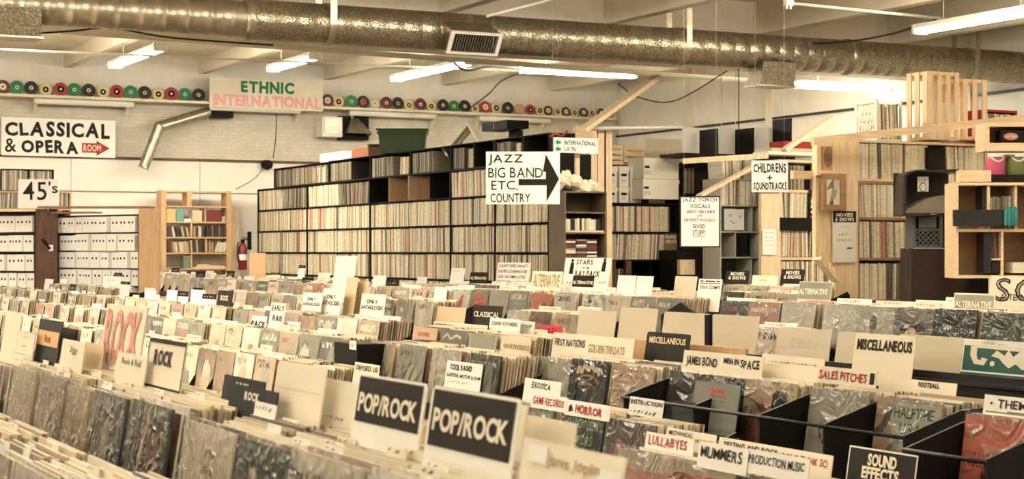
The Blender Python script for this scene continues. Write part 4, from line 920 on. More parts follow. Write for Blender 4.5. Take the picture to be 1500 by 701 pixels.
long_carton(942, 958, 1000, 262, 291, 17.45, 'long white carton, lower of the two on the black shelf')
long_carton(943, 958, 1000, 231, 261.5, 17.45, 'long white carton, upper of the two, its lid nearest the wire')
slat_crate(882, 913, 212, 241, 18.3, .4, 'slatted wooden crate behind the small white cartons', n=4)
slat_crate(914, 945, 213, 238, 18.35, .4, 'slatted wooden crate next to the long white cartons', n=3)
boxY('storage_rack', 'plywood base under the slatted crates behind the white cartons', 'shelf', 878, 950, 241, 400, 18.3, .42, BLACK, z0=0)
boxY('white_board', 'grey white board standing behind the long white cartons', 'panel', 945, 1027, 204, 262, 18.6, .03, GREYCARD, z0=0)
# lower things under the black shelf
for px, lab in ((898, 'first brown stud under the black record shelf'), (921, 'second brown stud under the black record shelf')): boxY('wooden_stud', lab, 'stud', px - 4, px + 4, 382, 440, 17.5, .06, DARKWOOD, z0=0)
# black box and shelving behind the torch sign
CY = 17.2
boxY('black_cabinet', 'black cabinet with upright dark albums behind the torch vocals sign', 'cabinet', 1000, 1052, 238, 420, CY + .3, .4, BLACK, z0=0)
sp0 = onY(1002, 285, CY + .27); spines(Vector((sp0.x, CY + .27, 0)), 0, 0, .16, zY(283, 1010, CY + .27), .02, .30, 'the black cabinet', False, wts=SPW_DARK, yin=0, lean=.02)
sig('hanging_sign', 'cream torch vocals sign with red and black hand lettering', (996, 287, 1055, 362), 'C', 16.6, WHITE,
    [('T', 'JAZZ-TORCH', .06, .87, .92, .97, K, 0, .4), ('T', 'VOCALS', .25, .76, .75, .85, K, 0, .4), ('T', 'BEST SELLERS', .18, .66, .86, .73, RD, .01, .4), ('T', 'AND', .42, .595, .56, .64, RD, .0, .4), ('T', 'NEWEST VOCALS', .10, .50, .86, .57, RD, .01, .4), ('T', 'GOOD', .32, .37, .62, .46, K, 0, .4), ('T', 'STUFF!', .32, .24, .62, .34, K, 0, .4), ('P', [(.32, .215), (.62, .215), (.62, .225), (.32, .225)], K)], border=(.012, K), wires=True)
boxY('black_shelf', 'black shelf below the torch vocals sign', 'shelf', 992, 1056, 366, 430, CY, .4, BLACK, z0=0)
boxY('wood_block', 'pale block on the black shelf below the torch vocals sign', 'block', 996, 1018, 380, 402, CY - .08, .06, PINE)
b = MB(); b.bar(onY(1024, 287, 15.9), onY(1110, 240, 15.9), .11, .03, PINE); tag(b.build('diagonal_board'), 'pale diagonal board above the torch vocals sign', 'board')
b = MB(); b.bar(onY(1000, 236, 16.4), onY(1125, 228, 16.0), .05, .06, PINE); tag(b.build('wooden_rail'), 'level pale rail under the black panels, behind the childrens sign', 'rail')
b = MB(); b.bar(onY(1148, 220, 15.2), onY(1222, 170, 15.2), .09, .04, PINE); tag(b.build('diagonal_board'), 'short diagonal board above the childrens sign', 'board')
# black panels standing on the rail
UY = 17.0
for k, (x0, x1, y0, y1) in enumerate(((1026, 1052, 188, 226), (1078, 1105, 187, 226), (1133, 1160, 173, 226))):
    a, c = onY(x1, 200, UY), onY(x0, 200, UY); dpt = a.x - c.x; dpt *= (CS - SN * (x1 - CXP) / FPX) / (SN + CS * (x1 - CXP) / FPX)
    b = MB(); b.box(0, 0, 0, .02, dpt, zY(y0, x1, UY) - zY(y1, x1, UY), BLACK); tag(b.build('upright_board', None, (a.x - .02, UY, zY(y1, x1, UY))), '%s upright black board between the white backs above the torch vocals sign' % ordw(k), 'board')
boxY('black_shelf', 'black shelf carrying the three upright black boards', 'shelf', 1000, 1165, 226, 231, UY, .5, BLACK)
for k, (x0, x1) in enumerate(((1000, 1025), (1053, 1077), (1106, 1132))): boxY('white_backing', '%s white backing board between the black panels' % ordw(k), 'panel', x0, x1 + 26, 187, 225.5, UY + .45, .02, WALLP)
boxY('tall_cabinet', 'tall plain cabinet body behind the pigeonholes and black boards', 'cabinet', 1000, 1200, 231, 300, UY + .96, .4, GREYCARD, z0=0)
# pale pigeonhole shelf
PY_ = 16.6
a, c = onY(1055, 340, PY_), onY(1114, 340, PY_); PW = c.x - a.x; PL = Vector((a.x, PY_, 0)); z_ = lambda y: zY(y, 1085, PY_)
CUB = mat('pale_grey_laminate', (0.50, 0.47, 0.38), .5, var=.06)
shelf_unit('pigeonhole_shelf', 'pale grey pigeonhole shelf with leaning albums beside the pine board', 'shelf', PL, 0, PW, .36, [z_(y) for y in (414, 376, 338.5, 300, 262)], [(PW * .40, z_(376), z_(340)), (PW * .72, z_(376), z_(340)), (PW * .82, z_(338), z_(300)), (PW * .40, z_(414), z_(377)), (PW * .80, z_(414), z_(377))], CUB, .016, back=WALLP, z0=0)
boxY('black_liner', 'black board filling the middle pigeonhole of the third row', 'panel', 1079.5, 1097, 341, 375, PY_ + .02, .3, BLACK)
boxY('black_liner', 'black board in the bottom pigeonhole behind the movies card', 'panel', 1056.5, 1078, 378, 412, PY_ + .02, .3, BLACK)
spines(PL, 0, .03, PW * .42, z_(300), .3, .28, 'the top row of the pale pigeonholes', True, wts=[10, 10, 2, 20, 1, 5, 1, 3, 0, 0, 0, 2], lean=.06, name='shelved_record')
spines(PL, 0, PW * .5, PW - .03, z_(300), .3, .28, 'the leaning end of the pale pigeonholes', False, wts=[10, 10, 2, 20, 1, 5, 1, 3, 0, 0, 0, 2], lean=.02, seed=4)
sig('record_cover', 'white album with two small drawn faces in the pale pigeonholes', (1061, 306, 1090, 337), 'Y', PY_ + .05, WHITE, [('E', .3, .70, .07, .07, K), ('E', .3, .69, .05, .05, WHITE, -.003), ('E', .80, .64, .06, .06, K), ('E', .8, .63, .04, .04, WHITE, -.003), ('P', [(.25, .45), (.5, .3), (.52, .32), (.27, .47)], KG)], cat='record')
b = MB(); spines(PL, 0, .05, PW - .05, z_(262) + .001, .3, .26, 'x', False, wts=[2, 2, 2, 14, 2, 2, 3, 6, 0, 0, 0, 0], lean=.12, seed=12)
# pine board with note, record rack behind the childrens sign
boxY('pine_post', 'wide pine board with a white notice, beside the pale pigeonholes', 'post', 1115, 1142, 284, 440, 15.9, .05, PINE, z0=0)
sig('paper_notice', 'white typed notice on the wide pine board', (1117, 335, 1137, 373), 'Y', 15.88, WHITE, [('S', .15, .82, .85, .88, KG, 6), ('S', .15, .66, .8, .72, KG, 5), ('S', .15, .5, .85, .56, KG, 6), ('S', .15, .34, .7, .4, KG, 5)], cat='notice', th=.002)
KY = 16.0
a, c = onY(1141, 340, KY), onY(1217, 340, KY); KW = c.x - a.x; KL = Vector((a.x, KY, 0)); z_ = lambda y: zY(y, 1168, KY)
shelf_unit('record_rack', 'pine record rack behind the childrens sign', 'rack', KL, 0, KW, .36, [z_(420), z_(376.5), z_(319), z_(278), z_(234)], [], PINEH, .03, back=BLACK, z0=0)
UNT = [8, 6, 14, 5, 12, 8, 10, 3, 1, 3, 6, 8]
spines(KL, 0, .02, KW * .60, z_(319), .3, .285, 'the top shelf behind the childrens sign', True, wts=UNT, tmin=.01, tmax=.028)
spines(KL, 0, .02, KW * .68, z_(376), .3, .30, 'the middle shelf behind the black band', True, wts=UNT, tmin=.01, tmax=.028)
spines(KL, 0, .02, KW - .05, z_(419), .3, .285, 'the low shelf behind the second movies card', False, wts=UNT, tmin=.01, tmax=.028)
spines(KL, 0, KW * .05, KW * .55, z_(278), .3, .28, 'x', False, wts=SPW_DARK)
boxY('black_band', 'black board across the albums of the pine record rack', 'panel', 1142, 1193, 318.5, 337.5, KY - .02, .02, BLACK)
sig('shelf_tab', 'tall narrow black tab lettered vertically beside the framed photo', (1185, 278, 1193.5, 316), 'Y', KY - .02, K, [('S', .3, .1, .7, .9, IV, 1), ('P', [(.35, .1), (.6, .1), (.6, .2), (.35, .2)], IV), ('P', [(.35, .3), (.6, .3), (.6, .4), (.35, .4)], IV), ('P', [(.35, .5), (.6, .5), (.6, .62), (.35, .62)], IV)])
boxY('pine_crosspiece', 'short pine crosspiece beside the childrens sign', 'board', 1162, 1200, 250, 262, RY - .0, .04, PINEH)
sig('hanging_sign', 'white childrens and soundtracks sign with thick hand lettering', (1101, 235, 1154, 281), 'C', 16.6, WHITE, [('T', 'CHILDRENS', .05, .60, .95, .93, K, .02, .35), ('T', '+', .43, .38, .57, .53, K, .02, .2), ('T', 'SOUNDTRACKS', .05, .05, .97, .33, K, .02, .35)], wires=True)
# heap of papers over the rack
for k, (x0, x1, y0, y1, m, lab) in enumerate(((1126, 1195, 222, 227, WHITE, 'lowest white sheet bundle'), (1130, 1192, 217, 222, TANCARD, 'tan folder in the middle'), (1150, 1190, 207, 217, ink((.30, .04, .03)), 'dark red folder on top'))):
    boxY('paper_bundle', lab + ' of the messy pile over the childrens sign', 'papers', x0, x1, y0, y1, 16.0, .3, m)

# ------------------------------------------------------------------ the big pine rack
RY = 11.8
a, c = onY(1256, 320, RY), onY(1338, 320, RY); RW = c.x - a.x; RL = Vector((a.x, RY, 0)); z_ = lambda y: zY(y, 1300, RY)
shelf_unit('record_rack', 'pine rack of pale album spines beside the photo post', 'rack', RL, 0, RW, .36, [z_(y) for y in (500, 438.5, 377.5, 318.5)] + [z_(262) - .021], [], BROWNWOOD, .022, back=BLACK, z0=0)
PALE = [10, 14, 4, 16, 2, 8, 1, 3, 1, 10, 1, 8]
for y, nm in ((318.5, 'upper'), (377.5, 'middle'), (438.5, 'lower')):
    spines(RL, 0, .022, RW - .022, z_(y), .3, .312, 'the %s shelf of the big pine rack' % nm, True, tmin=.013, tmax=.026, wts=PALE, lean=.05 if nm != 'upper' else .1)
# wide top bay
a2, c2 = onY(1256, 230, RY), onY(1448, 230, RY); TLx = Vector((a2.x, RY, 0)); TWx = c2.x - a2.x
t = thing('record_shelf', 'long pine top shelf of pale albums under the tall crates', 'shelf', TLx)
for z in (z_(262), z_(206)): b = MB(); b.box(0, 0, z - .02, TWx, .38, z, PINEH); b.build('shelf_board', t)
for x in (0, TWx - .03): b = MB(); b.box(x, .01, z_(262), x + .03, .36, z_(206) - .02, PINE); b.build('side_panel', t)
b = MB(); b.box(0, .37, z_(262), TWx, .38, z_(206), BLACK); b.build('back_panel', t)
b = MB(); b.box(TWx - .06, .30, 0, TWx - .01, .36, z_(262) - .02, PINE); b.build('leg', t)
spines(TLx, 0, .035, TWx * .55, z_(262), .3, .305, 'the top shelf under the tall crates', True, tmin=.010, tmax=.024, wts=PALE, lean=.05)
spines(TLx, 0, TWx * .68, TWx - .04, z_(262), .3, .30, 'the far half of the top shelf under the tall crates', False, tmin=.010, tmax=.028, wts=PALE, lean=.1, seed=8)
boxY('album_binder', 'black album box among the pale spines on the top shelf', 'box', 1360, 1383, 216, 247, RY - .03, .2, BLACK)
# posts, photo, notice
boxY('pine_post', 'wide pine board carrying the movies notice beside the big rack', 'post', 1224, 1257, 206, 470, RY - .05, .05, PINE, z0=0)
boxY('pine_post', 'pine upright on the outer side of the framed photo', 'post', 1195, 1224, 212, 385, RY - .04, .05, PINE)
t = thing('plaque_box', 'small open pine box with a round carved plaque above the framed photo', 'plaque', onY(1197, 256, RY - .1))
w_ = onY(1224, 256, RY - .1).x - t.location.x; h_ = zY(207, 1210, RY - .1) - zY(256, 1210, RY - .1)
for (x0, z0, x1, z1) in ((0, 0, w_, .04), (0, h_ - .04, w_, h_), (0, .04, .04, h_ - .04), (w_ - .03, .04, w_, h_ - .04)): b = MB(); b.box(x0, 0, z0, x1, .04, z1, PINE); b.build('frame_rail', t)
b = MB(); b.box(.07, .01, .04, w_ - .03, .03, h_ - .04, PLY); b.ell(w_ * .62, h_ * .55, .045, .09, .008, BROWNWOOD, 20); b.build('plaque', t)
t = thing('framed_photo', 'black and white photo of a leaning figure in a wide wooden frame', 'picture', onY(1206, 308, RY - .13))
w_ = onY(1240, 308, RY - .13).x - t.location.x; h_ = zY(254, 1222, RY - .13) - zY(308, 1222, RY - .13)
b = MB()
for (x0, z0, x1, z1) in ((0, 0, w_, .05), (0, h_ - .04, w_, h_), (0, .05, .035, h_ - .04), (w_ - .06, .05, w_, h_ - .04)): b.box(x0, 0, z0, x1, .03, z1, BROWNWOOD)
b.build('frame', t)
b = MB(); b.box(.035, .012, .05, w_ - .06, .02, h_ - .04, ink((.70, .62, .45))); pw = w_
b.flat([(.04, h_ * .55), (.08, h_ * .75), (pw * .45, h_ * .85), (pw * .62, h_ * .8), (pw * .62, h_ * .62), (pw * .35, h_ * .6)], .0115, ink((.16, .14, .1)))
b.flat([(pw * .42, h_ * .62), (pw * .66, h_ * .62), (pw * .60, h_ * .40), (pw * .45, h_ * .25), (pw * .30, h_ * .22), (pw * .36, h_ * .4)], .0112, ink((.30, .27, .2)))
b.ell(pw * .62, h_ * .72, .035, .05, .011, ink((.55, .48, .35)), 16); b.flat([(pw * .30, h_ * .2), (pw * .45, h_ * .3), (pw * .48, h_ * .18), (pw * .36, h_ * .14)], .011, ink((.08, .07, .05))); b.build('picture', t)
sig('notice_card', 'tall white movies and shows notice on the pine board beside the big rack', (1220, 309, 1254, 384), 'Y', RY - .08, WHITE,
    [('T', 'MOVIES', .14, .89, .86, .965, IV, .03, .0), ('T', '& SHOWS', .10, .80, .90, .875, IV, .03, .0), ('S', .3, .68, .7, .71, KG, 5), ('S', .25, .52, .65, .57, KG, 4), ('S', .15, .40, .85, .46, KG, 7), ('P', [(.6, .26), (.85, .27), (.85, .29), (.7, .29), (.6, .29)], K)], header=[(.78, 1.0, K, 0.0)], cat='notice', th=.004)
b = MB(); b.bar(onY(1197, 378, RY - .2), onY(1226, 412, RY - .2), .10, .03, PINE); tag(b.build('corner_brace'), 'pine corner brace with nail holes at the foot of the photo post', 'brace')
# rail across
b = MB(); b.bar(onY(1190, 207, RY - .35), onY(1520, 171, RY - .35), .04, .065, PINEH); tag(b.build('wooden_rail'), 'long pine rail slanting across the crates on the big rack', 'rail')
# crates on top
TOPZ = 206
def lift(t, px): pass
t, P0, W0, H0 = slat_crate(1361, 1405, 105, 205, RY - .02, .30, 'tallest slatted crate standing on end on the big pine rack', True, 4)
for k in range(3): b = MB(); y = .012 + k * .105; b.box(-.012, y, .001, 0, y + .06, H0 - .001, PINE); b.build('slat', t)
slat_crate(1411, 1446, 116, 205, RY + .02, .30, 'lower slatted crate on end beside the red crate', True, 3)
boxY('paper_sheet', 'white sheets standing inside the slatted crates', 'papers', 1366, 1402, 150, 204.5, RY + .2, .05, WHITE)
t = thing('wire_crate', 'white plastic crate of albums on the big pine rack, lattice side to the aisle', 'crate', onY(1284, 205.5, RY)); w_ = onY(1322, 205, RY).x - t.location.x; h_ = z_(145) - z_(205.5)
b = MB()
for x in (0, w_ - .015):
    for (y0, z0, y1, z1) in ((0, 0, .03, h_), (.27, 0, .3, h_), (.03, h_ - .03, .27, h_), (.03, 0, .27, .03)): b.box(x, y0, z0, x + .015, y1, z1, ENAMEL)
b.box(.015, 0, 0, w_ - .015, .3, .015, ENAMEL); b.box(.015, .285, .015, w_ - .015, .3, h_, ENAMEL); b.build('body', t)
b = MB()
for k in range(5):
    y0 = .03 + k * .05
    b.bar((.007, y0, .03), (.007, min(.27, y0 + .10), h_ - .03), .006, .012, ENAMEL); b.bar((.007, y0 + .04, .03), (.007, max(.03, y0 - .06), h_ - .03), .006, .012, ENAMEL)
b.build('lattice', t)
spines(Vector((t.location.x + .02, RY, 0)), 0, 0, w_ - .04, t.location.z + .016, .26, h_ * .86, 'the white plastic crate', False, wts=[6, 6, 4, 6, 6, 2, 4, 6, 0, 6, 4, 2], lean=.08)
a, c = onY(1444, 205, RY + .05), onY(1490, 205, RY + .05)
RC = mat('red_plastic', (0.28, 0.02, 0.03), .4)
shelf_unit('record_crate', 'dark red crate of albums behind the upper pine cubby', 'crate', Vector((a.x, RY + .05, 0)), 0, c.x - a.x, .32, [z_(204), z_(152)], [], RC, .02, back=RC)
spines(Vector((a.x, RY + .05, 0)), 0, .03, c.x - a.x - .03, z_(204) + .001, .28, .27, 'the dark red crate', False, wts=[6, 4, 2, 10, 2, 2, 2, 10, 2, 0, 0, 2], seed=2)
# dark bin, milk crate, dark cabinet: turned to face the aisle
BLKPL = mat('black_plastic', (0.02, 0.018, 0.016), .35, var=.2)
BD = 14.0
q0, q1 = atD(1322, 312, BD), atD(1404, 312, BD); W_ = (q1 - q0).length; H = zd(247.5, BD) - zd(312, BD)
t = thing('plastic_bin', 'black plastic bin lying on its side, a doodled note taped inside', 'bin', q0, -TH)
b = MB(); out = [(0, 0), (.01, H * .86), (.05, H * .95), (.12, H * .985), (W_, H)]; inn = [(W_, H - .03), (.13, H * .95), (.06, H * .90), (.03, H * .82), (.025, .0)]
b.prism(out + inn, 0, .34, BLKPL); b.box(.0, .32, 0, W_, .34, H * .95, BLKPL); b.box(0, 0, -.02, W_ * .5, .34, .0, BLKPL); b.build('shell', t)
b = MB(); dome = [(.02, .0)] + [(.04 + (W_ - .04) * k / 8, H * (.08 + .33 * math.sin(min(1, k / 6) * math.pi / 2))) for k in range(9)] + [(W_, 0)]
b.prism(dome, .02, .3, mat('grey_vinyl', (.17, .15, .11), .5)); b.build('grey_dome', t)
b = MB(); b.box(W_ * .32, .1, H * .50, W_ * .52, .104, H * .84, WHITE); b.ell(W_ * .42, H * .60, .03, .04, .098, KG, 14); b.ell(W_ * .42, H * .60, .024, .034, .096, WHITE, 14); b.strokes(W_ * .35, H * .70, W_ * .49, H * .80, .098, KG, 4, random.Random(4)); b.build('taped_note', t)
boxC('speaker_cabinet', 'dark brown plain cabinet below the milk crate', 'cabinet', 1335, 1432, 363.5, 470, BD + .05, .4, mat('dark_brown_laminate', (.024, .013, .010), .55), z0=0)
boxC('black_cabinet', 'black box standing beside the milk crate under the bin', 'cabinet', 1381.5, 1402, 312.5, 363, BD + .1, .26, BLKPL)
boxC('black_cabinet', 'black cabinet end below the pine cubbies', 'cabinet', 1432.5, 1448, 404, 470, BD - .1, .4, BLACK, z0=0)
t = thing('milk_crate', 'dark blue grey milk crate with lattice front on the brown cabinet', 'crate', atD(1337, 363, BD + .08), -TH); w_ = (atD(1381, 363, BD) - atD(1337, 363, BD)).length; h_ = zd(313.5, BD) - zd(363, BD)
CR = mat('blue_grey_plastic', (.075, .08, .078), .45)
b = MB()
for (x0, z0, x1, z1) in ((0, 0, w_, .02), (0, h_ - .02, w_, h_), (0, .02, .025, h_ - .02), (w_ - .025, .02, w_, h_ - .02), (.025, h_ * .52, w_ - .025, h_ * .58), (.05, h_ * .6, w_ - .05, h_ * .92)): b.box(x0, 0, z0, x1, .02, z1, CR)
for x in (0, w_ - .02): b.box(x, .02, 0, x + .02, .26, h_, CR)
b.box(.02, .24, 0, w_ - .02, .26, h_, BLACK); bd_ = b.build('body', t)
b = MB()
for k in range(-3, 8):
    for s in (-1, 1):
        x0 = .025 + k * .042; x1 = x0 + s * h_ * .5
        pts = [(x0 + (x1 - x0) * f / 8, .01, .02 + h_ * .5 * f / 8) for f in range(9) if .02 <= x0 + (x1 - x0) * f / 8 <= w_ - .02]
        if len(pts) > 1: b.bar(pts[0], pts[-1], .01, .008, CR, up=(0, 1, 0))
b.build('lattice', bd_)
# pine cubbies at the edge
QD = 13.3
q0, q1 = atD(1400, 403, QD), atD(1524, 403, QD); W_ = (q1 - q0).length; Q0 = Vector((q0.x, q0.y, 0)); zq = lambda y: zd(y, QD); px_ = lambda p: (p - 1400) / FPX * QD
def cpos(px, py, back=0.0):
    p = atD(px, py, QD); return p + Vector((SN, CS, 0)) * back
def boxQ(name, label, cat, x0, x1, y0, y1, back, D, m): return boxC(name, label, cat, x0, x1, y0, y1, QD + back, D, m)
BK = mat('tan_cubby', (.40, .24, .135), .5, var=.15, scale=6)
t = shelf_unit('pine_cubby', 'pine pigeonhole cabinet with leaning dark albums beside the black bin', 'cubby', Q0, -TH, W_, .34, [zq(403), zq(335), zq(267)], [(px_(1489), zq(335), zq(267)), (px_(1469), zq(403), zq(335)), (px_(1449), zq(335), zq(267))], PINEH, .022, back=BK)
boxQ('black_box', 'black strip box across the two rows of the pine cubby', 'box', 1397, 1486, 307, 331, -.04, .03, BLKPL)
boxQ('black_upright', 'black upright inside the lower pine cubby', 'board', 1441, 1452, 338, 399.5, .03, .2, BLKPL)
boxQ('black_upright', 'black upright inside the upper pine cubby', 'board', 1439, 1447, 271, 306, .05, .2, BLKPL)
spines(Q0, -TH, px_(1454), px_(1486), zq(335) + .002, .24, .25, 'the upper pine cubby', True, wts=SPW_DARK, lean=.12, yin=.06, seed=21)
spines(Q0, -TH, px_(1454), px_(1467), zq(378) + .002, .22, .20, 'the lower pine cubby', True, wts=SPW_DARK, lean=.12, yin=.06, seed=22)
boxQ('small_case', 'small black case in the lower pine cubby under the albums', 'case', 1453, 1467, 382, 399.5, .04, .2, BLKPL)
boxQ('wood_shelf', 'little shelf inside the lower pine cubby', 'shelf', 1452.5, 1467.5, 378.2, 381, .02, .28, PINEH)
TEAL = mat('teal_cloth', (.03, .17, .17), .5)
t = thing('teal_pouch', 'teal ribbed pouch hanging on the front of the pine cubby', 'pouch', cpos(1477, 331, -.07), -TH)
w_ = 19 / FPX * QD; h_ = zq(304) - zq(331)
b = MB()
for k in range(4): b.lathe((-w_ / 2 + w_ * (k + .5) / 4, 0, 0), (-w_ / 2 + w_ * (k + .5) / 4, 0, h_), [(0, .01), (.15, w_ / 6.4), (.85, w_ / 6.4), (1, .012)], TEAL, 10)
b.build('ribs', t); b = MB(); b.box(-w_ * .4, -.01, h_ * .97, w_ * .4, .02, h_ * 1.05, TEAL); b.build('collar', t)
boxQ('cream_box', 'shallow cream box at the end of the lower pine cubby', 'box', 1484, 1520, 384, 399.5, .01, .25, PAPER)
boxQ('wood_block', 'pine block lying on the pine cubby beside the pink mug', 'block', 1406, 1452, 249, 266, .02, .12, PINEH)
boxQ('black_board', 'black board under the pink and green mugs', 'board', 1453, 1520, 255.5, 266, .02, .3, BLACK)
PINKM, GREENM = mat('pink_glaze', (.62, .12, .22), .25, coat=.6), mat('olive_glaze', (.17, .21, .07), .25, coat=.6)
for px0, px1, m, lab in ((1453, 1482, PINKM, 'pink mug with a white heart shaped rim on the black board'), (1483, 1513, GREENM, 'olive green mug beside the pink mug')):
    r = (px1 - px0) / 2 / FPX * QD; h_ = zq(228) - zq(255)
    p = cpos((px0 + px1) / 2, 255.4, .17); t = thing('ceramic_mug', lab, 'mug', (p.x, p.y, zq(255.3)), -TH)
    b = MB(); b.lathe((0, 0, 0), (0, 0, h_), [(0, r * .93), (.04, r), (.9, r), (1, r), (1, r * .92), (.5, r * .92)], m, 24, caps=False); b.lathe((0, 0, .001), (0, 0, .004), [(0, r * .93), (1, r * .93)], m, 24); bd_ = b.build('body', t)
    b = MB(); b.tube([(-r * .65, -r * .75, h_ * .98), (-r * .35, -r * .98, h_ * .80), (0, -r * 1.03, h_ * .74), (r * .35, -r * .98, h_ * .80), (r * .65, -r * .75, h_ * .98)], .008, WHITE); b.build('white_rim_drip', bd_)
p = cpos(1449, 221, .1)
t = shelf_unit('pine_cubby', 'upper pine cubby holding a black labelled box, above the mugs', 'cubby', Vector((p.x, p.y, 0)), -TH, 78 / FPX * QD, .3, [zq(214), zq(178)], [], PINEH, .03, back=BK)
boxQ('pine_rail', 'pine front board of the upper cubby with nail heads', 'board', 1448, 1525, 209, 221, .03, .05, PINEH)
sig('labelled_box', 'black box with a small oval label inside the upper pine cubby', (1466, 191, 1525, 208.5), 'C', QD + .12, BLACK, [('E', .25, .5, .18, .3, ink((.4, .2, .14))), ('S', .13, .38, .37, .62, IV, 6)], cat='box', th=.15)
for px0, px1, y0, lab in ((1493, 1502, 222, 'pine post carrying the upper cubby beside the mugs'),):
    p = cpos(px0, 300, .42); b = MB(); b.box(0, 0, 0, .09, .06, zq(y0), PINE); o = b.build('pine_post', None, (p.x, p.y, 0)); o.rotation_euler = (0, 0, -TH); tag(o, lab, 'post')
# ------------------------------------------------------------------ the record bins
LP, TILT = 0.31, math.radians(9)
SINT, COST = math.sin(TILT), math.cos(TILT)
_b = MB(); q = LP; y1 = .005
_b.add([(0, 0, 0), (q, 0, 0), (q, 0, q), (0, 0, q)], [(0, 1, 2, 3)], COVER)
_b.add([(0, 0, 0), (q, 0, 0), (q, 0, q), (0, 0, q), (0, y1, 0), (q, y1, 0), (q, y1, q), (0, y1, q)], [(4, 7, 6, 5), (1, 5, 6, 2), (0, 3, 7, 4), (3, 2, 6, 7), (0, 4, 5, 1)], EDGEW)
_o = _b.build('record_album'); RECM = _o.data; bpy.data.objects.remove(_o)
_b = MB(); nx = 6
rr0 = random.Random(3); vs = []; fs = []
for i in range(nx + 1):
    for j in range(nx + 1): vs.append((-.004 + (q + .008) * i / nx, -.003 - rr0.uniform(0, .003), (q + .012) * j / nx))
for i in range(nx):
    for j in range(nx): k = i * (nx + 1) + j; fs.append((k, k + nx + 1, k + nx + 2, k + 1))
_b.add(vs, fs, CLEAR, smooth=True); _o = _b.build('plastic_sleeve'); CLRM = _o.data; bpy.data.objects.remove(_o)
_b = MB(); _b.add(vs, fs, CLEARSOFT, smooth=True); _o = _b.build('plastic_sleeve'); CLRS = _o.data; bpy.data.objects.remove(_o)
CPAL = [('cream', (.72, .61, .43), 11), ('tan', (.52, .40, .25), 8), ('grey', (.30, .27, .20), 8), ('charcoal', (.06, .053, .042), 14), ('grey green', (.21, .21, .155), 6), ('brown', (.22, .14, .08), 9), ('white', (.86, .80, .66), 6), ('pale grey', (.56, .50, .39), 9), ('dusty pink', (.52, .30, .22), 4), ('rust red', (.38, .10, .06), 2)]
LOOSE = MB()                                # the packed sleeves behind the front ones, past counting
EPAL = [(.72, .63, .45), (.80, .72, .54), (.60, .48, .31), (.45, .33, .20), (.30, .21, .12), (.14, .10, .065), (.05, .04, .03), (.66, .56, .38), (.40, .14, .09), (.38, .37, .28)]
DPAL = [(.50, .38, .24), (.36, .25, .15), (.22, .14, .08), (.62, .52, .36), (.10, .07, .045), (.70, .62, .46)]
EWT = [12, 16, 6, 4, 4, 4, 4, 10, 1, 1]
def cover_obj(c, yleft, ztop, label, special=None, colour=None, clear=False, group=None, tilt=TILT):
    loc = (c - LP * math.sin(tilt), yleft, ztop - LP * math.cos(tilt))
    if special:
        base, items = special; b = MB(); b.box(0, 0, 0, LP, .005, LP, ink(base, True))
        rr = random.Random(7)
        for it in items:
            k = it[0]; L = LP
            if k == 'T': _, s_, x0, z0, x1, z1, m_, bold, hand = it[:9]; b.text(s_, x0 * L, z0 * L, x1 * L, z1 * L, -.0016, m_, bold, hand, *(it[9:]))
            elif k == 'S': _, x0, z0, x1, z1, m_, n = it; b.strokes(x0 * L, z0 * L, x1 * L, z1 * L, -.0016, m_, n, rr)
            elif k == 'P': b.flat([(x * L, z * L) for x, z in it[1]], it[3] if len(it) > 3 else -.001, it[2])
            elif k == 'E': _, cx, cz, rx_, rz, m_ = it[:6]; b.ell(cx * L, cz * L, rx_ * L, rz * L, it[6] if len(it) > 6 else -.0012, m_)
            elif k == 'C':            # a brush stroke through points
                pts = it[1]; wdt = it[3] * L
                for (xa, za), (xb_, zb_) in zip(pts, pts[1:]):
                    dx, dz = (xb_ - xa) * L, (zb_ - za) * L; l_ = max(1e-6, math.hypot(dx, dz)); nx_, nz_ = -dz / l_ * wdt / 2, dx / l_ * wdt / 2
                    b.flat([(xa * L - nx_, za * L - nz_), (xb_ * L - nx_, zb_ * L - nz_), (xb_ * L + nx_, zb_ * L + nz_), (xa * L + nx_, za * L + nz_)], -.0016, it[2])
        o = b.build('record_album')
    else:
        o = bpy.data.objects.new('record_album', RECM); COL.objects.link(o); o.color = (*colour, 1)
    o.location = loc; o.rotation_euler = (-tilt, 0, FACEX)
    tag(o, label, 'record', group)
    if clear: s = bpy.data.objects.new('plastic_sleeve', CLRS if clear == 'soft' else CLRM); COL.objects.link(s); s.parent = o
    return o
CARDS_IN = {}
def divider(c, yleft, width, zbot, ztop_vis, zhide, base, items, label, name='divider_card', tilt=TILT, **kw):
    """a card standing among the sleeves: zbot..ztop_vis shows, zhide of it is down between the records"""
    H = (ztop_vis - zbot) / math.cos(tilt)
    return sign_at(name, label, 'divider card', (c, yleft, zbot), width, H, FACEX, base, items, extra=zhide, tilt=-tilt, th=.002, **kw)
BINMAT = {'black': BLKMET, 'wood': BROWNWOOD, 'pine': PINEH}
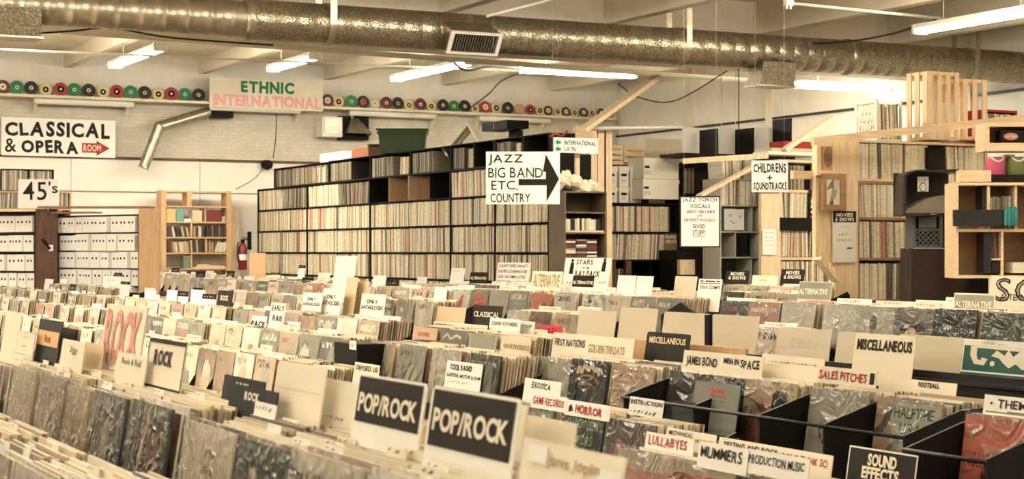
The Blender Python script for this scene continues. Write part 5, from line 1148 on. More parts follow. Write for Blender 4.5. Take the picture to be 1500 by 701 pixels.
def bins(c, Ys, ztop, m, rowname, high=False, parts_every=1):
    """one bin unit over the boundaries Ys (descending)"""
    zb_ = ztop - LP * COST - .004; Wd = Ys[0] - Ys[-1]
    t = thing('record_bin', rowname, 'bin', (c, Ys[0] + .006, zb_), FACEX)
    f = -.20 if high else -.075
    b = MB(); b.box(0, f, -.014, Wd + .012, .318, -.002, m); b.build('bottom_board', t)
    b = MB(); b.box(0, .306, 0, Wd + .012, .318, .25 if high is not None else .06, m); b.build('back_panel', t)
    if high:
        b = MB(); b.tube([(0, f - .006, .212), (Wd + .012, f - .006, .212)], .006, BLKMET, 8); b.build('front_rod', t)
        b = MB(); b.box(0, f, 0, Wd + .012, f + .006, .05, m); b.build('front_lip', t)
        poly = [(f, -.002), (f, .218), (.02, .285), (.302, .298), (.302, -.002)]
    else:
        b = MB(); b.box(0, f, 0, Wd + .012, f + .008, .06, m); b.build('front_lip', t)
        poly = [(f, -.002), (f, .07), (-.03, .14), (.302, .27), (.302, -.002)] if high is not None else [(f, -.002), (f, .03), (.30, .05), (.30, -.002)]
    for k, y in enumerate(Ys):
        x = Ys[0] - y + .001
        b = MB(); b.prismx(poly, x, x + .009, m); b.build('partition', t)
    return t
NSTACK = 0
def row(key, c, h, Ys, rowname, binlabel, m, fill=(11, 15), specials={}, clear=False, extra=0, depth=.19, tabs=None, binY=None, high=False, cards=.5, seed=0, skip=(), dz=.012, colours=None, group=None, short=()):
    global NSTACK
    rr = random.Random(seed * 13 + 5); ztop = EYE - h
    unit = 4
    i = 0; nb = 0
    while i < len(Ys) - 1:
        j = min(i + unit, len(Ys) - 1)
        if len(Ys) - 1 - j == 1: j += 1
        if not binY: bins(c, Ys[i:j + 1], ztop, m, '%s, %s unit from far end' % (binlabel, ordw(nb)), high)
        nb += 1; i = j
    for yy, hi_, lab_ in binY or (): bins(c, yy, ztop, m, lab_, hi_)
    for k in range(len(Ys) - 1):
        ya, yb = Ys[k], Ys[k + 1]
        if k in skip: continue
        NSTACK += 1
        z = ztop + rr.uniform(-dz, dz * .4); yl = ya - .013 - max(0, (ya - yb - .013 - LP - .012)) * rr.uniform(0, .6)
        lab = 'LP fronting %s stack from far end, %s' % (ordw(k), rowname)
        sp = specials.get(k)
        if sp: cover_obj(c, yl, z, sp[0], special=(sp[1], sp[2]), clear=clear)
        else:
            cn, cc, _ = rr.choices(CPAL, [p[2] for p in CPAL])[0]
            g_ = rr.uniform(.85, 1.15); cc = tuple(min(1, v * g_) for v in cc); cover_obj(c, yl, z, cn + ' ' + lab, colour=cc, clear=clear)
        n = rr.randint(*fill); pitch = depth / max(n, 12); off = .008
        for q_ in range(n):
            cx = c + off + pitch * (q_ + 1) * rr.uniform(.97, 1.02); zz = z + rr.uniform(-.012, .004) + .0004 * q_; yo = yl + rr.uniform(-.007, .005)
            if q_ < extra:
                cn, cc, _ = rr.choices(CPAL, [p[2] for p in CPAL])[0]
                cover_obj(cx, yo, zz, '%s sleeve, %s behind front of %s stack, %s' % (cn, ordw(q_), ordw(k), rowname), colour=cc)
            else:
                ec = rr.choices(EPAL, EWT)[0]; g_ = rr.uniform(.85, 1.1); ec = tuple(min(1, v * g_) for v in ec)
                M = Matrix.Translation((cx - LP * SINT, yo, zz - LP * COST)) @ Matrix.Rotation(FACEX, 4, 'Z') @ Matrix.Rotation(-TILT, 4, 'X')
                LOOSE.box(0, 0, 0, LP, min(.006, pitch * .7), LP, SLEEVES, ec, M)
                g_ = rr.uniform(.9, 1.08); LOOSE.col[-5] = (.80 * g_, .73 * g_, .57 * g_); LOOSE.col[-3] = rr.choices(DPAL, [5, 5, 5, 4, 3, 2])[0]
        if rr.random() < cards:
            nn = tabs or (2 if rr.random() < .3 else 1)
            for e in range(nn):
                dc = c + depth * (.12 + .7 * (e + rr.random()) / nn); up = (rr.uniform(.014, .034) * (1 + .4 * e)) if not tabs else rr.uniform(.005, .012); wdt = rr.choice([.13, .2, .3, .3]) if not tabs else rr.uniform(.05, .10)
                im = rr.choice([K, K, KG, RD, K]); bm = rr.choice([PAPER, WHITE, WHITE, PAPER])
                divider(dc + up * SINT, yl - rr.uniform(0, LP - wdt), wdt, z + .002, z + .002 + up, .15, bm, [('S', .12, .25, rr.uniform(.6, .9), .75, im, int(wdt * 30))],
                        '%s tab in %s stack from far end, %s' % (ordw(e), ordw(k), rowname), seed=k)
def ypx(c, *px): return [onX(p, 369, c).y for p in px]
def auto(c, pa, pb, pitch=.342):
    a, b_ = onX(pa, 369, c).y, onX(pb, 369, c).y; n = max(1, round((a - b_) / pitch)); return [a - (a - b_) * k / n for k in range(n + 1)]
CREAM, CHAR, TANI, RUST, PKG = (.72, .63, .45), (.05, .047, .038), (.5, .38, .22), (.55, .16, .10), (.36, .38, .28)
i_ = lambda *c: ink(c, True)
# ---- nearest table
row('R0', .6, .35, [3.07 + .342 * k for k in range(7, -3, -1)], 'nearest row by the camera', 'black bin of the nearest row', BLKMET, clear='soft', cards=1, seed=1, fill=(11, 13), extra=1, depth=.125, tabs=4, high=None)
fig = lambda col: [('P', [(.35, .05), (.38, .45), (.48, .62), (.62, .60), (.70, .4), (.72, .05)], col), ('E', .54, .68, .11, .13, col)]
R1S = {
 1: ('tan LP with red brush letters at the far part of the big cover row', (.46, .37, .24), [('S', .2, .35, .8, .6, i_(.42, .14, .09), 5)]),
 2: ('brown LP with a pale curled figure in the big cover row', (.30, .22, .13), [('C', [(.3, .3), (.5, .7), (.7, .8)], i_(.55, .44, .28), .10), ('C', [(.5, .2), (.65, .45), (.55, .6)], i_(.62, .5, .33), .12), ('P', [(0, 0), (1, 0), (1, .18), (0, .25)], i_(.10, .07, .04))]),
 3: ('tan cream LP with a printed text block and orange lower corner', (.45, .36, .22), [('S', .2, .72, .8, .76, KG, 9), ('S', .2, .64, .8, .68, KG, 9), ('S', .2, .56, .8, .60, KG, 9), ('P', [(.05, .0), (.95, 0), (.95, .14)], i_(.50, .24, .10)), ('P', [(.25, .05), (.40, .42), (.75, .12)], i_(.20, .13, .07))]),
 4: ('dark grey LP with a pale seated figure, just before the cream city cover', (.085, .085, .07), fig(i_(.42, .38, .28)) + [('E', .45, .92, .14, .05, i_(.24, .22, .16)), ('S', .1, .12, .6, .2, i_(.5, .44, .32), 6)]),
 5: ('charcoal LP with a thin fair figure beside the cream city cover', (.075, .07, .055), [('C', [(.32, .35), (.40, .75), (.46, .85)], i_(.58, .46, .30), .07), ('E', .47, .86, .05, .07, i_(.5, .36, .22)), ('E', .68, .62, .16, .2, i_(.17, .11, .08)), ('S', .45, .93, .95, .97, i_(.6, .54, .4), 8)]),
 6: ('cream LP with red lettering over a brown city drawing', (.72, .63, .46), [('S', .48, .80, .72, .87, i_(.45, .12, .08), 3), ('S', .45, .70, .70, .76, i_(.45, .12, .08), 4), ('S', .40, .60, .78, .66, i_(.45, .12, .08), 7), ('P', [(.32, .10), (.32, .30), (.42, .32), (.45, .42), (.47, .32), (.62, .33), (.66, .40), (.68, .33), (.90, .31), (.92, .1)], i_(.24, .16, .10)), ('P', [(0, .18), (.2, .10), (.3, .0), (0, 0)], i_(.34, .25, .15)), ('S', .34, .14, .88, .27, i_(.12, .08, .05), 12)]),
 7: ('dark green LP with thick cream script and a red stroke', (.075, .085, .06), [('C', [(.12, .25), (.28, .58), (.36, .80), (.30, .84), (.22, .66)], i_(.80, .72, .54), .055), ('C', [(.42, .25), (.44, .60), (.56, .3), (.66, .56), (.70, .25)], i_(.80, .72, .54), .05), ('C', [(.80, .5), (.84, .25), (.94, .25)], i_(.80, .72, .54), .05), ('C', [(.16, .60), (.30, .80)], i_(.50, .07, .05), .07)]),
 8: ('cream LP headed by spaced capitals over a dark picture', (.74, .66, .49), [('T', 'THE J. GEILS BAND', .06, .84, .94, .90, i_(.06, .05, .04), .02, 0, .35), ('P', [(.06, .0), (.94, .0), (.94, .66), (.06, .66)], i_(.05, .045, .035)), ('E', .5, .3, .2, .22, i_(.3, .25, .17))]),
}
R1Y = ypx(1.0, -25, 20, 60, 90, 137, 188, 271, 349, 424) + [2.44, 2.09, 1.75, 1.41]
row('R1', 1.0, .325, R1Y, 'big cover row', 'black bin of the big cover row', BLKMET, clear='soft', cards=1, seed=2, fill=(15, 18), extra=2, depth=.20, tabs=3, specials=R1S)
# ---- left half of the stepped table
ROWG = {}
R2Y = auto(3.0, -45, 262, .42) ; R2Y2 = auto(3.0, 268, 475)
R3Y = auto(3.4, -40, 152, .55) ; R3Yb = auto(3.4, 156, 301); R3Y2 = auto(3.4, 309, 503)
R4Y = auto(3.8, -20, 163, .60) ; R4Yb = auto(3.8, 168, 333); R4Y2 = auto(3.8, 343, 557)
row('R2', 3.0, .55, R2Y, 'low tier by rock card', 'brown bin of the low tier by rock card', BLKMET, seed=3)
row('R2b', 3.0, .55, R2Y2, 'low tier beyond the pop rock cards', 'brown bin of the low tier beyond the pop rock cards', BLKMET, seed=4)
row('R3', 3.4, .46, R3Y, 'middle tier far half', 'bin of the middle tier behind the pink lettered card', BLKMET, seed=5)
row('R3a', 3.4, .46, R3Yb, 'middle tier above the rock card', 'bin of the middle tier above the rock card', BLKMET, seed=15)
row('R3b', 3.4, .46, R3Y2, 'middle tier by the early card', 'bin of the middle tier by the early card', BLKMET, seed=6)
row('R4', 3.8, .39, R4Y, 'upper tier far half', 'bin of the upper tier behind the pink lettered card', BLKMET, seed=7)
row('R4a', 3.8, .39, R4Yb, 'upper tier above the rock card', 'bin of the upper tier above the rock card', BLKMET, seed=17)
row('R4b', 3.8, .39, R4Y2, 'upper tier by the early card', 'bin of the upper tier by the early card', BLKMET, seed=8)
# ---- middle of the stepped table
R3C = ypx(3.4, 541, 584, 629, 686, 738)
S_ = lambda x0, z0, x1, z1, m_, n: ('S', x0, z0, x1, z1, m_, n)
row('R3c', 3.4, .45, R3C, 'middle tier before the cool radio card', 'black bin around the cool radio card', BLKMET, seed=9, specials={
    0: ('cream LP with a large grey arch, first before the cool radio card', (.66, .56, .38), [('E', .55, .25, .32, .45, i_(.36, .33, .24)), ('E', .55, .2, .2, .35, i_(.5, .46, .34), -.002)]),
    1: ('pale grey green LP, second before the cool radio card', (.42, .42, .32), [('E', .6, .4, .25, .3, i_(.54, .52, .4)), S_(.1, .82, .6, .9, KG, 6)]),
    2: ('silvery LP wrapped in crinkled plastic by the cool radio card', (.66, .62, .5), []),
    3: ('black LP with a pale picture edge right of the cool radio card', (.04, .038, .03), [('P', [(.05, .1), (.8, .1), (.8, .9), (.05, .9)], i_(.20, .19, .15)), ('S', .88, .1, .95, .9, i_(.6, .42, .2), 1)])}, clear=True, cards=0)
R4C = ypx(3.8, 603, 646, 687, 727, 790)
row('R4c', 3.8, .40, R4C, 'upper tier by the cool covers card', 'black bin behind the cool covers card', BLKMET, seed=10, cards=0, specials={
    0: ('tan LP with a dark square picture under a red title, upper tier', (.58, .40, .25), [('T', 'RHYTHMIC', .25, .84, .72, .92, i_(.42, .12, .07), .02, .3), ('P', [(.28, .36), (.72, .36), (.74, .72), (.30, .72)], i_(.11, .10, .08)), ('C', [(.34, .45), (.5, .6), (.68, .52)], i_(.4, .36, .27), .06)]),
    1: ('LP with a dark script band above a torn white picture', (.70, .62, .46), [('P', [(0, .78), (1, .78), (1, 1), (0, 1)], i_(.12, .12, .09)), ('C', [(.1, .86), (.25, .93), (.4, .85), (.6, .92), (.8, .88)], i_(.5, .46, .34), .045), ('P', [(0, .45), (.2, .52), (.5, .48), (1, .56), (1, .76), (0, .76)], i_(.85, .8, .64)), ('P', [(0, .44), (.4, .40), (1, .54), (1, .57), (.5, .5), (.2, .54)], i_(.3, .22, .13))]),
    2: ('grey photo portrait LP with a dark mouth and nose', (.42, .40, .31), [('P', [(.05, .75), (.95, .75), (.95, 1), (.05, 1)], i_(.27, .26, .2)), ('E', .45, .52, .26, .10, i_(.10, .095, .075)), ('E', .45, .42, .2, .06, i_(.5, .46, .36), -.002), ('E', .45, .36, .22, .05, i_(.16, .15, .12), -.0022), ('P', [(.2, .28), (.7, .28), (.5, .05), (.35, .05)], i_(.28, .27, .2))]),
    3: ('cream environments LP with two grey heads and a red lip', (.76, .67, .49), [('T', 'environments', .12, .80, .98, .90, i_(.46, .24, .09), .0, 0), ('P', [(.16, .0), (.18, .30), (.25, .46), (.34, .52), (.42, .42), (.44, .22), (.38, .08), (.38, 0)], i_(.17, .165, .13)), ('P', [(.72, .0), (.70, .28), (.78, .45), (.9, .50), (.98, .4), (.98, 0)], i_(.17, .165, .13)), ('P', [(.20, .16), (.38, .18), (.38, .02), (.22, .04)], i_(.55, .10, .07), -.0015)])}, clear=False)
# ---- black partitioned bins (first nations to halftime)
BY_ = ypx(3.6, 787, 836, 897, 979, 1084 - 62, 1084, 1183, 1280, 1400)
BS = {
 0: ('grey LP under heavily crinkled plastic behind the first nations card', (.50, .48, .37), [('P', [(.1, .3), (.5, .45), (.3, .9), (.1, .8)], i_(.3, .29, .22))]),
 1: ('black LP with an arched cream title and two heads in a cream window', (.055, .055, .045), [('C', [(.2, .80), (.25, .90), (.32, .82), (.40, .93), (.5, .86), (.58, .94), (.68, .86), (.74, .90), (.80, .80)], i_(.80, .68, .38), .07), ('C', [(.18, .70), (.35, .78), (.5, .79), (.65, .78), (.82, .70)], i_(.42, .22, .08), .03), ('C', [(.26, .62), (.4, .68), (.6, .68), (.74, .62)], i_(.42, .22, .08), .022), ('P', [(.14, .02), (.16, .30), (.26, .40), (.64, .40), (.74, .30), (.78, .02)], i_(.74, .60, .34)), ('E', .32, .14, .11, .14, i_(.10, .07, .05), -.0016), ('E', .56, .22, .13, .18, i_(.14, .09, .06), -.0016), ('E', .57, .22, .07, .10, i_(.32, .2, .12), -.002), ('P', [(.05, .05), (.12, .05), (.12, .25), (.05, .25)], i_(.5, .3, .17))]),
 2: ('pinkish LP with red text lines above a brown photo', (.60, .44, .29), [S_(.06, .90, .80, .94, i_(.34, .12, .07), 10), S_(.14, .82, .80, .87, i_(.34, .12, .07), 9), S_(.06, .75, .6, .79, i_(.25, .13, .08), 9), S_(.06, .69, .65, .73, i_(.25, .13, .08), 9), S_(.06, .63, .6, .67, i_(.25, .13, .08), 9), S_(.06, .57, .55, .61, i_(.25, .13, .08), 9), S_(.06, .51, .5, .55, i_(.25, .13, .08), 9), ('P', [(.0, .0), (.7, 0), (.72, .42), (.0, .46)], i_(.25, .15, .09)), ('C', [(.95, .9), (.84, .62), (.9, .3), (.86, .05)], i_(.66, .44, .3), .10), ('P', [(.62, .36), (.85, .62), (.92, .5), (.7, .32)], i_(.82, .74, .56))]),
 3: ('black LP seen through creased plastic, next to the brown text cover', (.06, .058, .048), [('E', .5, .45, .2, .3, i_(.12, .11, .09))]),
 4: ('dark LP with a pale lettered strip along its top edge', (.10, .10, .08), [('P', [(.02, .86), (.98, .86), (.98, .99), (.02, .99)], i_(.04, .038, .03)), ('T', '(TUNING STUDIO)', .06, .885, .82, .955, i_(.62, .56, .42), .0, .2)]),
 5: ('tan LP of a bending woman in pink beside a black frying pan', (.60, .48, .30), [('P', [(.60, .42), (.55, .82), (.62, .90), (.80, .90), (.86, .80), (.82, .46)], i_(.07, .06, .05)), ('S', .6, .68, .80, .76, i_(.3, .26, .2), 6), ('P', [(.70, .15), (.76, .15), (.74, .42), (.68, .42)], i_(.10, .08, .06)), ('P', [(.10, .12), (.12, .40), (.28, .62), (.40, .78), (.50, .70), (.42, .45), (.48, .20), (.36, .06)], i_(.58, .22, .17)), ('E', .48, .80, .09, .10, i_(.72, .5, .34)), ('P', [(.18, .10), (.30, .36), (.36, .26), (.34, .08)], i_(.20, .08, .07), -.0015), ('P', [(.5, .30), (.7, .62), (.74, .4), (.6, .12)], i_(.76, .70, .54))] + [S_(.03, .45 - .05 * k, .2, .48 - .05 * k, i_(.2, .15, .09), 4) for k in range(8)]),
 6: ('silver grey LP with thin dark script under glinting plastic', (.40, .385, .30), [('C', [(.28, .46), (.22, .56), (.30, .60), (.34, .50), (.30, .42), (.42, .50), (.46, .44), (.52, .50), (.58, .44), (.70, .54), (.78, .46)], i_(.07, .06, .05), .018), ('C', [(.40, .26), (.34, .36), (.42, .38), (.40, .24), (.48, .32), (.54, .27), (.62, .34), (.70, .28)], i_(.07, .06, .05), .018), ('P', [(.0, .0), (1, 0), (1, .22), (0, .24)], i_(.30, .28, .22))]),
 7: ('LP with a pale green panel reading halftime over a stadium crowd', (.42, .29, .19), [('P', [(.28, .56), (.24, .90), (.34, .97), (.98, .97), (.98, .60), (.86, .50), (.40, .48)], i_(.44, .46, .33)), ('T', 'HALFTIME', .29, .81, .90, .925, i_(.07, .08, .05), .0, .0, .06), ('T', 'U.S.A.', .40, .645, .76, .765, i_(.07, .08, .05), .0, .0, .06), ('C', [(.02, .62), (.14, .70), (.24, .92)], i_(.13, .11, .08), .09)] + [('E', .06 + .09 * (k % 11), .10 + .075 * (k // 11) + .02 * (k % 3), .035, .03, i_(*[(.45, .15, .12), (.55, .40, .24), (.30, .16, .09), (.62, .5, .34)][k % 4]), -.001) for k in range(36)]),
}
row('B', 3.6, .455, BY_, 'black partitioned row', 'black bin with a front rod', BLKMET, specials=BS, clear=True, high=True, binY=((BY_[:4], False, 'black bin of the crinkled and arched title covers'), ([BY_[3]] + BY_[5:], True, 'black bin with tall partitions and a front rod')), cards=0, seed=11, fill=(15, 18), extra=2)
# ---- low row under it (games, horror)
AY = ypx(3.0, 747, 821, 889, 965) 
row('A', 3.0, .56, AY, 'horror row', 'black bin under the horror card', BLKMET, clear=True, cards=0, seed=12, extra=3, specials={
    0: ('grey green LP under plastic below the game records card', (.30, .31, .22), [('E', .5, .4, .5, .5, i_(.38, .39, .28))]),
    1: ('black LP with green halloween horrors letters', (.035, .045, .028), [('T', 'HALLOWEEN', .12, .80, .88, .92, i_(.30, .38, .16), .0, .25), ('T', 'HORRORS', .14, .62, .78, .74, i_(.30, .38, .16), .0, .25), ('E', .86, .46, .03, .03, i_(.85, .8, .65))]),
    2: ('dark picture LP with pale and pink figures after the horror stack', (.14, .12, .09), [('E', .28, .5, .14, .3, i_(.30, .13, .11)), ('E', .6, .5, .16, .18, i_(.42, .44, .34)), ('E', .8, .6, .1, .2, i_(.16, .2, .12))])})
A0Y = ypx(2.6, 903, 980, 1075, 1180)
row('A0', 2.6, .575, A0Y, 'lullabies row', 'black bin under the lullabies card', BLKMET, clear=True, cards=0, seed=13, extra=2, specials={
    0: ('coral LP with a pale top band under the lullabies card', (.66, .30, .20), [('P', [(0, .84), (1, .84), (1, 1), (0, 1)], i_(.74, .62, .44)), ('S', .3, .62, .6, .72, i_(.12, .08, .06), 4)]),
    1: ('cream and red LP under the mummers card', (.72, .60, .42), [('P', [(0, .78), (1, .78), (1, .9), (0, .9)], i_(.5, .14, .09))])})
row('A1', 3.3, .438, ypx(3.3, 1411, 1530), 'red cover end bin', 'black end bin of the recorded music cover', BLKMET, clear=True, cards=0, seed=14, extra=2, high=True, specials={
    0: ('coral red recorded music LP with a small green dot', (.62, .19, .12), [('E', .10, .82, .025, .04, i_(.30, .42, .12)), ('E', .10, .82, .014, .022, i_(.6, .62, .3), -.002), ('T', 'RECORDED', .10, .54, .52, .60, i_(.10, .03, .03), .02, 0), ('T', 'MUSIC', .28, .44, .56, .50, i_(.10, .03, .03), .02, 0), ('S', .16, .64, .44, .68, i_(.10, .03, .03), 5), ('S', .56, .78, .64, .84, i_(.76, .5, .36), 3), ('S', .28, .80, .36, .86, i_(.76, .5, .36), 3)])})
# ---- far side table (alternative row)
R7a = auto(5.9, 268, 500); R7b = auto(5.9, 506, 655); R7c = ypx(5.9, 664, 690, 718, 747, 777, 812) + auto(5.9, 820, 1002)[0:]
R7d = auto(5.9, 1056, 1138)
R7e = ypx(5.9, 1140, 1207, 1255, 1308, 1368, 1436, 1520)
row('R7a', 5.9, .30, R7a, 'long far row', 'bin of the long far row, pine bookcase end', BLKMET, seed=21)
row('R7b', 5.9, .30, R7b, 'far row behind the only anthologies cards', 'bin behind the only anthologies cards', BLKMET, seed=22)
R7c = sorted(set(round(y, 3) for y in R7c), reverse=True); R7c = [y for k, y in enumerate(R7c) if k == 0 or R7c[k - 1] - y > .12]
row('R7c', 5.9, .285, R7c, 'alternative row', 'bin of the alternative row', BLKMET, seed=23, clear=True, specials={
    0: ('white LP with a red parallelogram, first of the alternative row', (.80, .73, .57), [('P', [(.15, .25), (.62, .62), (.62, .92), (.15, .52)], i_(.55, .12, .08)), ('E', .55, .15, .12, .2, i_(.2, .16, .12))]),
    1: ('LP with a red painted head on grey in the alternative row', (.24, .22, .17), [('E', .5, .42, .42, .5, i_(.46, .11, .08)), ('E', .4, .35, .2, .3, i_(.12, .10, .08), -.002), ('P', [(.6, .6), (.9, .9), (.98, .6)], i_(.5, .16, .1))]),
    2: ('grey LP with white plastic glare rays in the alternative row', (.42, .40, .31), [('P', [(.05, .1), (.6, .5), (.9, .9), (.3, .2)], i_(.62, .58, .46))]),  # plastic glare painted into the cover as a paler shape
    4: ('red and cream LP under plastic in the alternative row', (.50, .17, .11), [('P', [(.1, .1), (.5, .8), (.7, .3)], i_(.68, .5, .36)), ('E', .7, .6, .12, .2, i_(.30, .1, .07))])})
row('R7d', 5.9, .285, R7d, 'alternative row past the soul card', 'bin past the soul card', BLKMET, seed=24, clear=True)
row('R7e', 5.9, .285, R7e, 'alternative row before the pine rack', 'bin before the pine rack', BLKMET, seed=25, clear=True, extra=1, specials={
    0: ('silver white LP under crumpled plastic below the grey alternative card', (.74, .68, .54), []), 1: ('white LP with faint lines, shiny plastic, below the pine rack', (.72, .68, .55), [('C', [(.3, .5), (.45, .7), (.6, .5), (.5, .3)], i_(.5, .46, .36), .02)]),
    2: ('pale grey LP with a small dark singer figure', (.60, .56, .44), [('E', .46, .68, .10, .16, i_(.16, .15, .12)), ('P', [(.36, .2), (.4, .55), (.52, .55), (.6, .2)], i_(.48, .44, .34)), ('S', .1, .86, .4, .92, KG, 5)]),
    3: ('dark LP with white bird like shape and pink head', (.22, .20, .16), [('P', [(.15, .62), (.35, .78), (.5, .70), (.72, .78), (.85, .62), (.55, .60)], i_(.05, .045, .04)), ('E', .5, .5, .16, .18, i_(.66, .46, .34)), ('P', [(.2, .1), (.4, .4), (.6, .4), (.8, .1)], i_(.70, .64, .5))]),
    4: ('charcoal LP with a spaced cream word across it', (.06, .06, .05), [('T', 'VOLUTIONS', .14, .62, .90, .70, i_(.55, .5, .38), .0, 0, .25), ('P', [(.0, .0), (1, .0), (1, .2), (0, .3)], i_(.3, .29, .23))]),
    5: ('dark green LP with a thick cream curl at the photo edge', (.08, .10, .07), [('S', .2, .62, .95, .74, i_(.2, .36, .25), 9), ('C', [(.62, .22), (.48, .22), (.40, .32), (.46, .44), (.58, .42)], i_(.8, .72, .55), .07)])})
R6a = auto(5.45, 300, 520); R6b = auto(5.45, 528, 640); R6c = auto(5.45, 742, 850); R6d = auto(5.45, 1058, 1142)
row('R6a', 5.45, .395, R6a, 'lower far row by the rock tab', 'bin of the lower far row by the rock tab', BLKMET, seed=26)
row('R6b', 5.45, .37, R6b, 'lower far row with plastic', 'bin of the lower far row behind the tan blank card', BLKMET, seed=27, clear=True)
row('R6c', 5.45, .40, R6c, 'lower far row before the blank cards', 'bin before the blank grey cards', BLKMET, seed=28, clear=True)
row('R6d', 5.45, .40, R6d, 'lower far row between blank cards', 'bin between the blank grey cards', BLKMET, seed=29, clear=True)
# ---- tables further back
R8a = auto(7.2, 370, 640); R8b = auto(7.2, 648, 1000)
row('R8a', 7.3, .33, R8a, 'back row by record wall', 'bin on the back table below the record wall', BLKMET, seed=31)
row('R8b', 7.3, .31, R8b, 'back row by taupe bookcase', 'bin on the back table below the taupe bookcase', BLKMET, seed=32)
R9 = auto(8.4, 1058, 1176); row('R9', 8.4, .33, R9, 'movies row', 'bin of the movies row', BLKMET, seed=33, clear=True)
R10 = auto(8.75, 1045, 1185); row('R10', 8.85, .29, R10, 'back movies row', 'bin of the back movies row', BLKMET, seed=34)
R11 = auto(7.0, 205, 330); row('R11', 7.0, .31, R11, 'row by pine bookcase', 'bin before the pine bookcase', BLKMET, seed=35)
R12 = auto(4.4, 72, 168, .6); row('R12', 4.4, .36, R12, 'row by white boxes', 'bin before the white boxes', BLKMET, seed=36)
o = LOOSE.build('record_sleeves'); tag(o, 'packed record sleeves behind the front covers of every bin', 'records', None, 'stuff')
o = PACK.build('shelf_records'); tag(o, 'packed record spines on the far shelves of the store', 'records', None, 'stuff')

# ---- tables carrying the bins
def table(label, tiers, Y0, Y1, m):
    """tiers: (c, h)"""
    tiers = sorted(tiers); xa = tiers[0][0] - .22; xb_ = tiers[-1][0] + .34
    t = thing('display_table', label, 'table', (xa, Y0, 0), FACEX); Wd = Y0 - Y1
    for i, (c, h) in enumerate(tiers):
        z = EYE - h - LP * COST - .019; nxt = tiers[i + 1][0] - .21 if i + 1 < len(tiers) else xb_
        b = MB(); b.box(0, (c - .215) - xa, z - .02, Wd, nxt - xa, z, m); b.build('tier_board', t)
        b = MB(); b.box(0.01, (c - .21) - xa, .08, Wd - .01, (c - .195) - xa, z - .021, m); b.build('riser_panel', t)
    for x in (0, Wd - .02): b = MB(); b.box(x, .02, .08, x + .02, xb_ - xa - .02, EYE - max(h for _, h in tiers) - LP * COST - .041, m); b.build('end_panel', t)
    b = MB(); b.box(.05, .06, 0, Wd - .05, xb_ - xa - .06, .08, BLACK); b.build('plinth', t)
TB = wood('table_wood', (.40, .27, .15), stretch=(.8, 6, 6))
table('brown stepped table under the nearest two rows of records', [(.6, .35), (1.0, .325)], 5.6, 1.3, TB)
table('brown stepped table carrying the three rock tiers', [(3.0, .55), (3.4, .46), (3.8, .39)], 17.5, 8.72, TB)
table('stepped table under the cool radio card', [(3.4, .45), (3.8, .40)], 8.66, 6.95, TB)
table('dark table under the black partitioned bins', [(3.6, .455)], 6.88, 3.9, BROWNWOOD)
table('low table under the horror row', [(3.0, .56)], 5.95, 4.85, BROWNWOOD)
table('low table under the lullabies row', [(2.6, .575)], 4.78, 3.4, BROWNWOOD)
table('end table under the recorded music cover', [(3.3, .438)], 3.74, 3.3, BROWNWOOD)
table('long stepped table of the alternative row, far half', [(5.45, .395), (5.9, .30)], 17.8, 9.9, TB)
table('long stepped table of the alternative row, near half', [(5.45, .40), (5.9, .285)], 9.85, 6.0, TB)
table('back table below the long record wall', [(7.3, .33)], 19.6, 12.0, TB)
table('back table of the movies row', [(8.4, .33), (8.85, .29)], 12.7, 11.35, TB)
table('back table before the pine bookcase', [(7.0, .31)], 26.0, 21.5, TB)
table('back table before the white boxes', [(4.4, .36)], onX(70, 369, 4.4).y, onX(170, 369, 4.4).y, TB)
# ------------------------------------------------------------------ signs and cards in the bins
def card(label, box, X, base, items, hide=.15, name='divider_card', cat='divider card', tilt=TILT, **kw):
    return sign(name, label, cat, box, 'X', X, base, items, extra=hide, tilt=-tilt, th=kw.pop('th', .003), **kw)
CW = IV
poprock = lambda: [('T', 'POP/ROCK', .07, .42, .93, .72, CW, .02, 0, .02)]
card('first black pop rock card on white, beside the blank cream cards', (513, 553, 611, 652), 1.13, WHITE, poprock(), header=[(.27, .96, KG, .03)], round_=.012, hide=.12)
card('second black pop rock card on white, nearest the blurred name card', (619, 573, 746, 690), 1.11, WHITE, poprock(), header=[(.22, .955, KG, .03)], round_=.012, hide=.10)
card('blank cream backing card behind the second pop rock card', (700, 588, 757, 700), 1.30, PAPER, [], hide=.05)
card('blurred cream card with a singers name, lowest in the middle', (757, 655, 905, 735), 1.09, PAPER, [('P', [(.08, .58), (.28, .58), (.28, .92), (.08, .92)], WHITE), ('T', 'Janis Joplin', .29, .50, .80, .80, mat('faded_brown_ink', (.36, .24, .13), .6), .0, .4), ('P', [(.78, .30), (.99, .30), (.99, .72), (.78, .72)], WHITE)], hide=.05)
card('wide blank cream card behind the singers name card', (752, 612, 832, 700), 1.36, PAPER, [], hide=.05)
card('blank cream card beside the first pop rock card', (397, 532, 467, 612), 1.17, PAPER, [('P', [(0, .50), (1, .50), (1, .515), (0, .515)], TANCARD)], round_=.012)
card('lower blank cream card between the first blank card and the pop rock card', (468, 557, 520, 620), 1.2, PAPER, [('S', .15, .08, .7, .16, KG, 7)], round_=.008)
card('cream rock card with slab letters in a dark frame', (210, 497, 263, 570), 1.14, PAPER, [('T', 'ROCK', .20, .46, .70, .78, K, .03, .05)], header=[(.91, 1.0, KG, 0)], border=(.006, KG), hide=.12)
